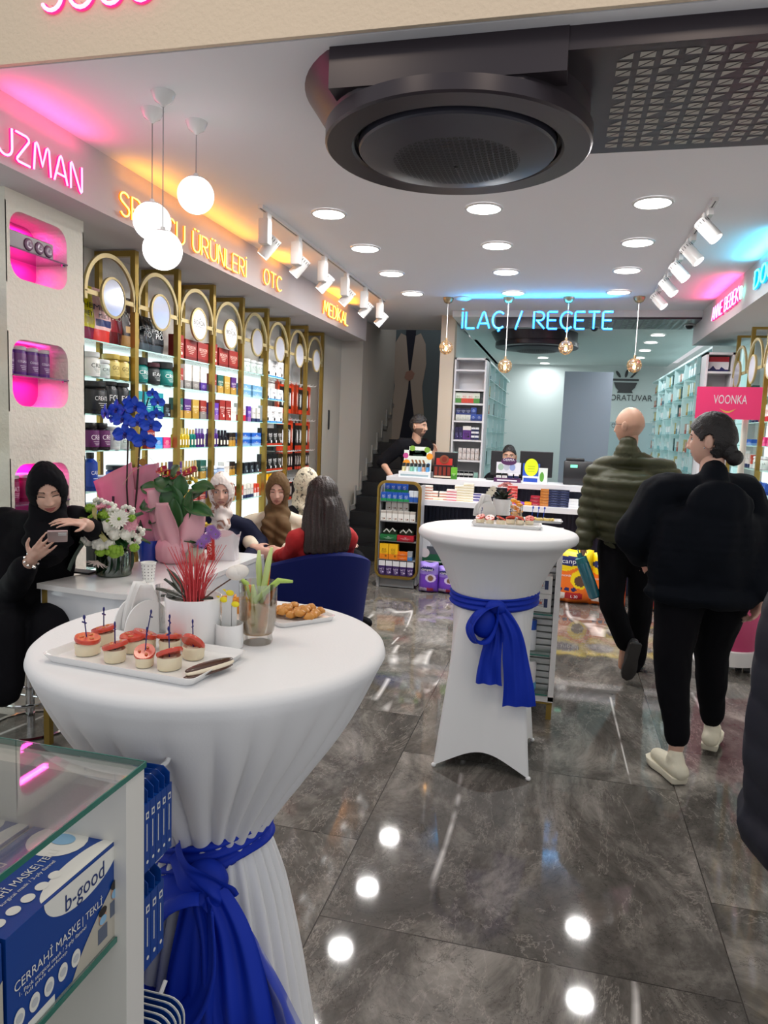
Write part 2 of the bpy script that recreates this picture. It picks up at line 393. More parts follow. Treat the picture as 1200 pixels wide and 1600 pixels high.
# ---------------------------------------------------------------- ceiling fixtures
for i, (x, y) in enumerate(DOWN_SHOP + DOWN_LAB):
    lab = i >= 12; r = .105 if not lab else .085; z = 3.0 if not lab else 2.93
    rowt = ['nearest', 'second', 'third', 'rearmost']
    if not lab: lb = 'round recessed ceiling light, %s of the %s row over the shop floor' % (rowt[i // 3], ['left', 'middle', 'right'][i % 3])
    else: lb = 'small round ceiling light in the rear laboratory, ' + ['nearest on its right side', 'second on its right side', 'third on its right side', 'farthest on its right side', 'nearer of the two on its left', 'farther of the two on its left'][i - 12]
    t = thing('ceiling_light', lb, 'ceiling light', (x, y, z), group='round ceiling lights')
    q = MB(); q.lathe([(r + .016, -.004), (r + .012, -.012), (r, -.012), (r, -.004)], n=32, caps=False); q.build('trim_ring', M_WHITE, t)
    q = MB(); q.disc((0, 0, -.011), X_, -Y_, r, off=0, n=32); q.build('diffuser', M_LAMP, t)
# ---------------------------------------------------------------- air units with ducts
def tri_pattern(m, fn, nu, nv, s, mi, keep, jit=0):
    for i in range(nu):
        for j in range(nv):
            for k in (0, 1):
                if not keep(i, j, k): continue
                a = [(0, 0), (1, 0), (0, 1)] if k == 0 else [(1.12, .1), (1.12, 1.1), (.12, 1.1)]
                m.add([fn((i + p[0] * s + .0) , (j + p[1] * s)) for p in a], [[0, 1, 2]], mi)
M_HOLE = mat('hole_ceiling_grey', (.42, .40, .36), .7); M_HOLEB = mat('hole_shade_black', (.004, .004, .006), .6); M_HOLES = mat('hole_ceiling_silver', (.4, .46, .44), .6)  # flat triangles for holes: pale ones paint the lit ceiling behind, black ones shade
def ac_unit(name, label, cx, cy, zt, zb, r, duct_x1, ycut, y1, ztop, hole):
    t = thing(name, label, 'air conditioner', (cx, cy, zt)); H = ztop - zt
    zd = H - .08 if False else H * .62
    # collar drum, cut flat at the front
    R2 = r * 1.08; poly = []
    for i in range(48):
        a = 2 * pi * i / 48; x, y = R2 * cos(a), R2 * sin(a); poly.append((x, max(y, ycut - cy)))
    tx, ty = (-.06, .03); q = MB(); n = 64
    for z, rr, ax, ay in ((.05, r * .965, 0, 0), (H, R2, tx, ty)):
        for i in range(n): a = 2 * pi * i / n; q.v.append(V((ax + rr * cos(a), max(ay + rr * sin(a), ycut - cy), z)))
    q.f = [[i, (i + 1) % n, n + (i + 1) % n, n + i] for i in range(n)]; q.m = [0] * n; q.build('collar', M_DARK, t, smooth=40)
    q = MB(); q.box(((-.425 + .45) / 2, ycut - cy + .05, (.075 + H) / 2), (.875, .115, H - .077)); q.build('front_panel', M_DARK, t)
    q = MB(); q.lathe([(r * .98, .06), (r, .055), (r, 0.0), (r * .985, -.008), (r * .8, -.008), (r * .78, .0), (r * .78, .05)], n=64, caps=False); q.build('ring', M_DARK, t, smooth=35)
    q = MB(); rd = r * .745
    q.lathe([(rd, .02), (rd, -.012), (rd * .985, -.02), (rd * .7, -.045), (rd * .35, -.06), (.01, -.065)], n=64, caps=False)
    def F(u, v):
        x = (u - 13) * rd * 1.5 / 26; y = (v - 13) * rd * 1.5 / 26; d = sqrt(x * x + y * y) / rd
        return V((x, y, -.0670 + .045 * d * d * 1.05))
    tri_pattern(q, F, 26, 26, .7, 1, lambda i, j, k: sqrt((i - 12.5) ** 2 + (j - 12.5) ** 2) < 11.8 + .5 * ((i * 7 + j * 3) % 3))
    q.build('grille', [mat('charcoal_grille', (.035, .035, .05), .4, .2), M_HOLEB], t, smooth=35)
    q = MB(); q.lathe([(r * .79, .03), (r * .75, .03)], n=48, caps=False); q.build('gap_shade_ring', M_HOLEB, t)  # black ring paints the shade inside the slot
    # duct
    q = MB(); x0 = .42; x1 = duct_x1 - cx; yf = ycut - cy; yb = y1 - cy
    q.box(((x0 + x1) / 2, (yf + yb) / 2, H - .04), (x1 - x0, yb - yf, .08))
    nu = int((x1 - .62) / .075); nv = int((yb - yf) / .062)
    def G(u, v): return V((.62 + u * .075, yf + .05 + v * .062, H - .0815))
    tri_pattern(q, lambda u, v: G(u, v), nu, nv - 1, .62, 1, lambda i, j, k: (i * 5 + j * 3 + k * 2) % 9 != 0)
    q.build('duct', [M_DARK, hole], t)
    return t
ac_unit('ceiling_air_conditioner', 'large round dark air conditioner on the ceiling near the entrance, with a perforated duct', -.52, 3.19, 2.775, 2.7, .56, 2.0, 2.735, 3.70, 3.0, M_HOLE)
q = MB(); 
ac_unit('ceiling_air_conditioner', 'smaller looking round dark air conditioner behind the blue neon sign in the laboratory', -.42, 9.9, 2.74, 2.7, .54, 1.4, 8.58, 9.35, 2.99, M_HOLES)

# globe pendants
M_GLOBE = mat('opal_globe', (1, 1, 1), .3, emis=2.6, ecol=(1, .98, .94))
for (x, y, z, lb) in ((-1.784, 2.97, 2.337, 'white globe pendant lamp hanging lowest, in front of the other two'), (-1.93, 3.12, 2.506, 'white globe pendant lamp at middle height, partly behind the lowest one'), (-1.788, 3.27, 2.665, 'white globe pendant lamp hanging highest on the shortest cord, to the right')):
    t = thing('globe_pendant', lb, 'pendant lamp', (x, y, 3.0), group='white globe pendants'); L = z - 3.0
    q = MB(); q.lathe([(.052, 0), (.05, -.008), (.038, -.035), (.014, -.05), (.006, -.06)], n=24); q.build('ceiling_cup', M_WHITE, t, smooth=50)
    q = MB(); q.cyl((0, 0, -.06), (0, 0, L + .09), .0025, n=8); q.build('cord', mat('grey_cord', (.35, .33, .33), .6), t)
    q = MB(); q.lathe([(.01, L + .1), (.012, L + .088), (.04, L + .08), (.045, L + .07)], n=20); q.build('cap', M_WHITE, t, smooth=50)
    q = MB(); q.sph((0, 0, L), .086, n=32, m=20); q.build('globe', M_GLOBE, t, smooth=True)
# amber pendants over the counter
M_AMB = glassy('amber_glass', (1, .82, .58), .16, opac=.12, ocol=(.8, .55, .3)); M_BULB = mat('warm_bulb', (1, .75, .4), .4, emis=14, ecol=(1, .62, .28))
for i, (x, z) in enumerate(((-1.276, 2.482), (-.642, 2.297), (-.034, 2.495), (.648, 2.325))):
    lb = 'amber glass ball pendant over the counter, ' + ['leftmost, beside the beige column', 'second from the left, hanging low', 'third from the left, hanging high', 'rightmost, hanging low'][i]
    t = thing('amber_pendant', lb, 'pendant lamp', (x, 7.75, 3.0), group='amber glass pendants'); L = z - 3
    q = MB(); q.lathe([(.056, 0), (.055, -.02), (.04, -.05), (.015, -.062)], n=24); q.build('ceiling_cup', M_BRASS, t, smooth=50)
    q = MB(); q.cyl((0, 0, -.06), (0, 0, L + .1), .004, n=8); q.build('cord', mat('white_cord', (.85, .82, .8), .6), t)
    q = MB(); q.cyl((0, 0, L + .1), (0, 0, L + .03), .014, .012, n=12); q.build('socket', M_BRASS, t)
    q = MB(); q.sph((0, 0, L), .074, n=24, m=16)
    q.build('glass_ball', M_AMB, t, smooth=True)
    q = MB()
    for k in range(26):
        u = random.uniform(-1, 1); a = random.uniform(0, 2 * pi); s_ = sqrt(1 - u * u); q.sph((.07 * s_ * cos(a), .07 * s_ * sin(a), L + .07 * u), .006, n=6, m=4)
    q.build('glass_dimples', mat('pale_glass_bead', (.85, .75, .6), .1, coat=1), t)
    q = MB(); q.sph((0, 0, L - .015), (.016, .016, .024)); q.build('bulb', M_BULB, t, smooth=True)
# track lights
def track(name, lb, x, y0, y1, spots, side):
    t = thing(name, lb, 'track rail', (x, y0, 3.0)); q = MB(); q.box((0, (y1 - y0) / 2, -.012), (.034, y1 - y0, .024)); q.box((0, (y1 - y0) / 2, -.0245), (.008, y1 - y0, .002), 1); q.build('rail', [M_WHITE, M_BLACK], t)
    for i, y in enumerate(spots):
        wh = 'left' if side < 0 else 'right'
        nm = ['nearest', 'second', 'third', 'fourth', 'fifth', 'farthest'][i] if i < len(spots) - 1 else 'farthest'
        s = thing('track_spotlight', 'white cylinder spotlight tilted toward the %s shelves, %s on its rail' % (wh, nm), 'spotlight', (x, y, 2.976), group='track spotlights on the %s rail' % wh)
        if side < 0:
            q = MB(); q.box((0, 0, -.02), (.03, .07, .04)); q.cyl((0, 0, -.04), (0, 0, -.05), .012); q.build('adapter', M_WHITE, s)
            q = MB(); q.box((0, -.035, -.125), (.07, .07, .16), bev=.006); q.build('driver_box', M_WHITE, s, smooth=40)
        else:
            q = MB(); q.box((0, 0, -.02), (.03, .09, .04)); q.build('adapter', M_WHITE, s)
            q = MB(); q.box((-.035, 0, -.07), (.008, .03, .1)); q.build('bracket', M_WHITE, s)
        d = V((side * .62, -.1 if side < 0 else -.25, -.75)).normalized(); c = V((0, .04 if side < 0 else 0, -.205 if side < 0 else -.12)); p0 = c - d * .075; p1 = c + d * .075
        q = MB(); q.cyl(p0, p1, .043, n=24); q.cyl(p1, p1 - d * .002, .043, .04, n=24)
        for k in range(14):
            a = 2 * pi * k / 14; w = d.orthogonal().normalized(); w2 = d.cross(w); o_ = (w * cos(a) + w2 * sin(a)) * .0432
            q.cyl(p0 + d * .012 + o_, p0 + d * .032 + o_, .0022, n=4, mi=1)
        lh_ = q.build('lamp_head', [M_WHITE, M_BLACK], s, smooth=40)
        q = MB(); q.cyl(p1, p1 + d * .002, .037, n=24); q.build('lens', M_LAMP, lh_)
        ld = bpy.data.lights.new('spot_beam', 'SPOT'); ld.energy = 30; ld.spot_size = radians(75); ld.spot_blend = .6; ld.shadow_soft_size = .035; ld.color = (1, .97, .92)
        lo = bpy.data.objects.new('spot_beam', ld); COL.objects.link(lo); lo.location = V((x, y, 2.976)) + p1 + d * .01; lo.rotation_euler = d.to_track_quat('-Z', 'Y').to_euler()
track('track_rail', 'long white track rail on the ceiling beside the left soffit', -2.0, 4.50, 7.85, [4.62, 5.2, 5.8, 6.42, 7.07, 7.70], -1)
track('track_rail', 'white track rail on the ceiling toward the right soffit', .77, 4.68, 7.8, [4.84, 5.42, 5.97, 6.55, 7.17], 1)
# ---------------------------------------------------------------- neon
def arc(cx, cy, rx, ry, a0, a1, n=10): return [(cx + rx * cos(radians(a0 + (a1 - a0) * i / n)), cy + ry * sin(radians(a0 + (a1 - a0) * i / n))) for i in range(n + 1)]
GL = {  # stroke letters, height 1; (width, strokes)
 'U': (.6, [[(0, 1), (0, .3)] + arc(.3, .3, .3, .3, 180, 360) + [(.6, 1)]]),
 'Z': (.6, [[(0, 1), (.45, 1), (.55, .95), (.57, .85), (.05, .12), (.03, .05), (.1, 0), (.6, 0)]]),
 'M': (.8, [[(0, 0), (.08, .95), (.14, 1), (.2, .94), (.4, .25), (.6, .94), (.66, 1), (.72, .95), (.8, 0)]]),
 'A': (.66, [[(0, 0), (.27, .93), (.33, 1), (.39, .93), (.66, 0)], [(.14, .3), (.56, .3)]]),
 'N': (.6, [[(0, 0), (0, .95), (.06, 1), (.1, .94), (.5, .06), (.55, 0), (.6, .06), (.6, 1)]]),
 'S': (.55, [arc(.28, .75, .26, .25, 30, 200, 9) + [(.1, .6), (.45, .42)] + arc(.28, .25, .26, .25, 30, -150, 9)]),
 'P': (.55, [[(0, 0), (0, 1), (.3, 1)] + arc(.3, .74, .25, .26, 90, -90, 8) + [(0, .48)]]),
 'O': (.66, [arc(.33, .5, .33, .5, 0, 360, 22)]),
 'R': (.58, [[(0, 0), (0, 1), (.3, 1)] + arc(.3, .74, .25, .26, 90, -90, 8) + [(.12, .48), (.2, .46), (.58, 0)]]),
 'C': (.6, [arc(.36, .5, .36, .5, 48, 312, 16)]),
 'L': (.5, [[(0, 1), (0, .06), (.06, 0), (.5, 0)]]),
 'E': (.52, [[(.52, 1), (.06, 1), (0, .94), (0, .06), (.06, 0), (.52, 0)], [(0, .5), (.45, .5)]]),
 'I': (.05, [[(.02, 0), (.02, 1)]]),
 'T': (.6, [[(0, 1), (.6, 1)], [(.3, 1), (.3, 0)]]),
 'D': (.62, [[(0, 0), (0, 1), (.2, 1)] + arc(.2, .5, .42, .5, 90, -90, 12) + [(0, 0)]]),
 'K': (.55, [[(0, 0), (0, 1)], [(.52, 1), (.06, .5), (.55, 0)]]),
 'B': (.55, [[(0, 0), (0, 1), (.28, 1)] + arc(.28, .76, .22, .24, 90, -90, 6) + [(.05, .52), (.3, .52)] + arc(.3, .26, .25, .26, 90, -90, 6) + [(0, 0)]]),
 'G': (.64, [arc(.36, .5, .36, .5, 48, 350, 16) + [(.68, .45), (.4, .45)]]),
 '/': (.3, [[(0, -.05), (.32, 1.05)]]), ' ': (.35, []),
 'o': (.5, [arc(.25, .45, .3, .3, 225, -45, 14) + [(.25, -.05), arc(.25, .45, .3, .3, 225, -45, 1)[0]]])}
HALO = {'ff8cc0': 'ff2a86', 'ff8cc1': 'ff2a86', 'ffe070': 'ff8408', '3fb8ff': '0a6cff', '5ff0ff': '08b4e0'}  # colours of the wider dim strip that paints a halo behind each tube
DOT = {'Ü': 'U', 'İ': 'I', 'Ö': 'O'}
def neon(word, label, org, right, up, W_, Hh, c, strength, rad, normal, glow=None, gl=(0, 0), bulk=.02):
    t = thing('neon_sign', label, 'neon sign', org); right = V(right); up = V(up); nn = V(normal)
    x = 0; tot = sum(GL[DOT.get(k, {'Ç': 'C', 'Ğ': 'G'}.get(k, k))][0] + .17 for k in word) - .17; sx = W_ / tot
    if c not in MATS: pass
    em = mat('neon_' + c, hexc(c), .4, emis=strength, ecol=hexc(c)); core = em
    for k in word:
        b = DOT.get(k, {'Ç': 'C', 'Ğ': 'G'}.get(k, k)); w, st = GL[b]; st = [list(s_) for s_ in st]
        if k == 'Ü': st += [[(.12, 1.14), (.2, 1.14)], [(.4, 1.14), (.48, 1.14)]]
        if k == 'İ': st += [[(.02, 1.12), (.02, 1.2)]]
        if k == 'Ç': st += [[(.36, 0), (.4, -.1), (.3, -.16)]]
        if k == 'Ğ': st += [arc(.36, 1.2, .14, .1, 190, 350, 6)]
        if st:
            q = MB()
            for s_ in st: q.tube([right * ((x + p[0]) * sx) + up * (p[1] * Hh) + nn * (bulk - rad * 1.1) for p in s_], rad * 1.45, n=6, mi=1)
            for s_ in st: q.tube([right * ((x + p[0]) * sx) + up * (p[1] * Hh) + nn * bulk for p in s_], rad, n=6)
            lt = q.build('letter', [em, mat('neon_base_' + c, hexc(HALO[c]), .4, emis=.9, ecol=hexc(HALO[c]))], t, smooth=True)
            q2 = MB(); p = right * ((x + w / 2) * sx) + up * .02; q2.cyl(p, p + nn * bulk, .002, n=5); q2.build('mounting_pin', M_CHROME, lt)
        x += w + .17
    if glow:
        l = area('neon_glow', tuple(V(org) + right * W_ / 2 + up * (Hh * .5) + nn * .05) if 0 else tuple(V(org) + right * W_ / 2 + up * (Hh + .015) + nn * .05), (0, 0, 0), .05, glow, gl, size_y=W_); l.data.spread = radians(150)
        d = (nn * .5 + up * 1.0).normalized(); l.rotation_mode = 'QUATERNION'
        z = -d; y = right.normalized(); xx = y.cross(z).normalized(); l.rotation_quaternion = MX((xx, y, z)).transposed().to_quaternion()
        l.data.use_shadow = True
    return t
PK, AM, BL, TQ = (1, .035, .22), (1, .33, .008), (.02, .45, 1), (.05, .6, .9)
neon('UZMAN', 'pink neon lettering UZMAN on the left soffit nearest the entrance', (-2.495, 2.78, 2.725), Y_, Z_, .57, .125, 'ff8cc0', 3, .0055, X_, 1.4, PK)
neon('SPORCU ÜRÜNLERİ', 'amber neon lettering SPORCU ÜRÜNLERİ along the left soffit', (-2.495, 3.68, 2.72), Y_, Z_, 1.65, .125, 'ffe070', 2.4, .005, X_, 2.8, AM)
neon('OTC', 'amber neon lettering OTC, short word mid way along the left soffit', (-2.495, 5.67, 2.745), Y_, Z_, .38, .12, 'ffe070', 2.4, .005, X_, 1.6, AM)
neon('MEDİKAL', 'amber neon lettering MEDİKAL at the far end of the left soffit', (-2.495, 7.2, 2.75), Y_, Z_, .86, .13, 'ffe070', 2.4, .006, X_, 3, AM)
neon('İLAÇ / REÇETE', 'blue neon lettering İLAÇ / REÇETE hanging over the counter', (-1.12, 7.78, 2.685), X_, Z_, 1.53, .17, '3fb8ff', 3.2, .009, -Y_, 5, BL)
neon('ANNE BEBEK', 'pink neon lettering ANNE BEBEK at the deep end of the right soffit', (1.375, 7.85, 2.78), -Y_, Z_, 1.1, .12, 'ff8cc1', 3, .0075, -X_, 3.5, PK)
t = thing('neon_sign', 'small turquoise neon heart after the pink lettering', 'neon sign', (1.375, 6.7, 2.79)); q = MB()
q.tube([V((-.02, -.1 * p[0], .12 * p[1])) for p in GL['o'][1][0][:-2] + [(.25, -.05)]], .008, n=6, closed=True); q.build('tube', mat('neon_78ffe6', hexc('78ffe6'), .4, emis=4, ecol=hexc('78ffe6')), t)
neon('DOĞAL', 'turquoise neon lettering DOĞAL cut off by the right edge', (1.375, 6.22, 2.775), -Y_, Z_, .85, .13, '5ff0ff', 3, .008, -X_, 4, TQ)
neon('SUSU', 'pink neon lettering on the outer fascia, only its lower curves in view', (-2.12, 2.645, 3.176), X_, Z_, .5, .2, 'ff8cc0', 3, .008, -Y_, 2.0, PK)
# ---------------------------------------------------------------- products
PM = {}
def c_(h, r=.4): return mat('pack_' + h, hexc(h), r)
def pk_box(w, d, h, c1, c2='ffffff', t='', tc='ffffff', band=.3, top=False, logo=0, wallt=False):
    def f():
        q = MB(); q.box((0, 0, h / 2), (w, d, h)); mats = [c_(c1), c_(c2), c_(tc)]
        fr = V((0, -d / 2, 0)); bz = h * band / 2 if not top else h - h * band / 2
        if band: q.rect(fr + V((0, 0, bz)), X_, Z_, w, h * band, 1)
        if t:
            th = min(h * .16, w / max(len(t), 3) * 1.1); q.text(t, fr + V((0, 0, h * (.62 if not top else .4))), X_, Z_, th, 2, min(w * .86, th * len(t) * .75), off=.001)
        for i in range(3): q.rect(fr + V((0, 0, h * (.5 - .09 * i if not top else .27 - .07 * i))), X_, Z_, w * (.6 - .14 * i), h * .018, 2, off=.001)
        if logo: q.disc(fr + V((w * .22, 0, h * .22)), X_, Z_, w * .12, mi=2, off=.0012)
        q.rect(V((-w / 2, 0, bz)), -Y_, Z_, d, h * band, 1) if band else 0
        q.rect(V((w / 2, 0, bz)), Y_, Z_, d, h * band, 1) if band else 0
        return [('box', q.mesh('box', mats))]
    return f
def pk_jar(r, h, cb, cl, cla, t='', tc='ffffff', neck=.82, lidr=1.0, lidh=.2, shell=False):
    def f():
        hb = h * (1 - lidh); q = MB(); mats = [c_(cb, .25), c_(cla, .35), c_(tc)]
        q.lathe([(r * .94, 0), (r, .004), (r, hb * .14), (r * 1.008, hb * .15), (r * 1.008, hb * .8), (r, hb * .81), (r, hb * .88), (r * neck, hb * .98), (r * neck, hb)], n=20, mi=[0, 0, 0, 1, 1, 1, 0, 0])
        if t:
            vs, fs = text_mesh(t); W_ = max(p.x for p in vs) - min(p.x for p in vs); tw = r * 1.5; sc = tw / W_; sy = min(sc * 1.3, hb * .22 / .73)
            q.add([V((1.016 * r * sin(p.x * sc / r), -1.016 * r * cos(p.x * sc / r), hb * .56 + p.y * sy)) for p in vs], fs, 2)
        for i in range(3):
            vs = []; a = .5 - .1 * i
            for k in range(5):
                an = -a + 2 * a * k / 4; vs += [V((1.014 * r * sin(an), -1.014 * r * cos(an), hb * (.38 - .07 * i))), V((1.014 * r * sin(an), -1.014 * r * cos(an), hb * (.395 - .07 * i)))]
            q.add(vs, [[2 * k, 2 * k + 2, 2 * k + 3, 2 * k + 1] for k in range(4)], 2)
        out = [('jar', q.mesh('jar', mats, 40))]; q = MB(); lr = r * lidr
        q.lathe([(lr * .97, hb), (lr, hb + .002), (lr, h - .004), (lr * .93, h)], n=20, fn=lambda r_, z, a: r_ * (1 + .012 * cos(a * 30)))
        return out + [('lid', q.mesh('lid', [c_(cl, .3)], 40))]
    return f
def pk_pouch(w, h, c1, c2, t, tc, c3='ffffff'):
    def f():
        q = MB()
        def F(u, v, s): 
            x = (u - .5) * w * (1 - .12 * v); b = (1 - (2 * u - 1) ** 4) * (1 - v ** 2.2) * (.055 if v > .02 else .05)
            return V((x, -s * b - v * .03 + .05 + .004 * sin(u * 17 + v * 9) * (1 if 0 < v < 1 else 0), v * h))
        mi = lambda c: 1 if c.z < h * .26 else (2 if h * .34 < c.z < h * .44 and abs(c.x) < w * .3 else 0)
        q.grid(lambda u, v: F(u, v, 1), 14, 16, mi); q.grid(lambda u, v: F(1 - u, v, 1 if False else -1), 14, 16, mi)
        vs, fs = text_mesh(t); W_ = max(p.x for p in vs) - min(p.x for p in vs); sc = w * .72 / W_
        q.add([F(.5 + p.x * sc / w, .64 + p.y * min(sc, .12 * h) / h * 1.2, 1) + V((0, -.004, 0)) for p in vs], fs, 3)
        q.add([F(.5 + p.x * sc * .6 / w, .5 + p.y * sc * .6 / h, 1) + V((0, -.004, 0)) for p in vs], fs, 3)
        return [('pouch', q.mesh('pouch', [c_(c1, .25), c_(c2, .25), c_(c3, .3), c_(tc)], True))]
    return f
def pk_vial(r, h, cb, cl, lid=.25):
    def f():
        q = MB(); hb = h * (1 - lid); q.lathe([(r * .95, 0), (r, .003), (r, hb * .9), (r * .5, hb)], n=12); q.rect((0, -r * 1.01, hb * .4), X_, Z_, r * 1.1, hb * .4, 1)
        o = [('bottle', q.mesh('bottle', [c_(cb, .15), c_('f2e9cf')], 40))]; q = MB(); q.cyl((0, 0, hb), (0, 0, h), r * .52, r * .45, n=12); return o + [('cap', q.mesh('cap', [c_(cl, .25)], 40))]
    return f
def pk_hang(w, h, c1, c2, ct, t):
    def f():
        q = MB(); q.box((0, 0, h / 2), (w, .03, h)); q.rect((0, -.015, h * .08), X_, Z_, w, h * .16, 1); q.rect((0, -.015, h * .96), X_, Z_, w, h * .08, 1)
        q.text(t, V((-w * .2, -.015, h * .52)), -Z_, X_, w * .16, 2, h * .5, off=.001); q.disc((w * .2, -.015, h * .5), X_, Z_, w * .17, h * .25, mi=2, off=.001)
        q.prism([(-.02, h), (.02, h), (.012, h + .03), (-.012, h + .03)], 0, .002, MX(((1, 0, 0, 0), (0, 0, 1, 0), (0, 1, 0, 0), (0, 0, 0, 1))), mi=0)
        return [('pack', q.mesh('pack', [c_(c1, .3), c_(c2, .3), c_(ct)]))]
    return f
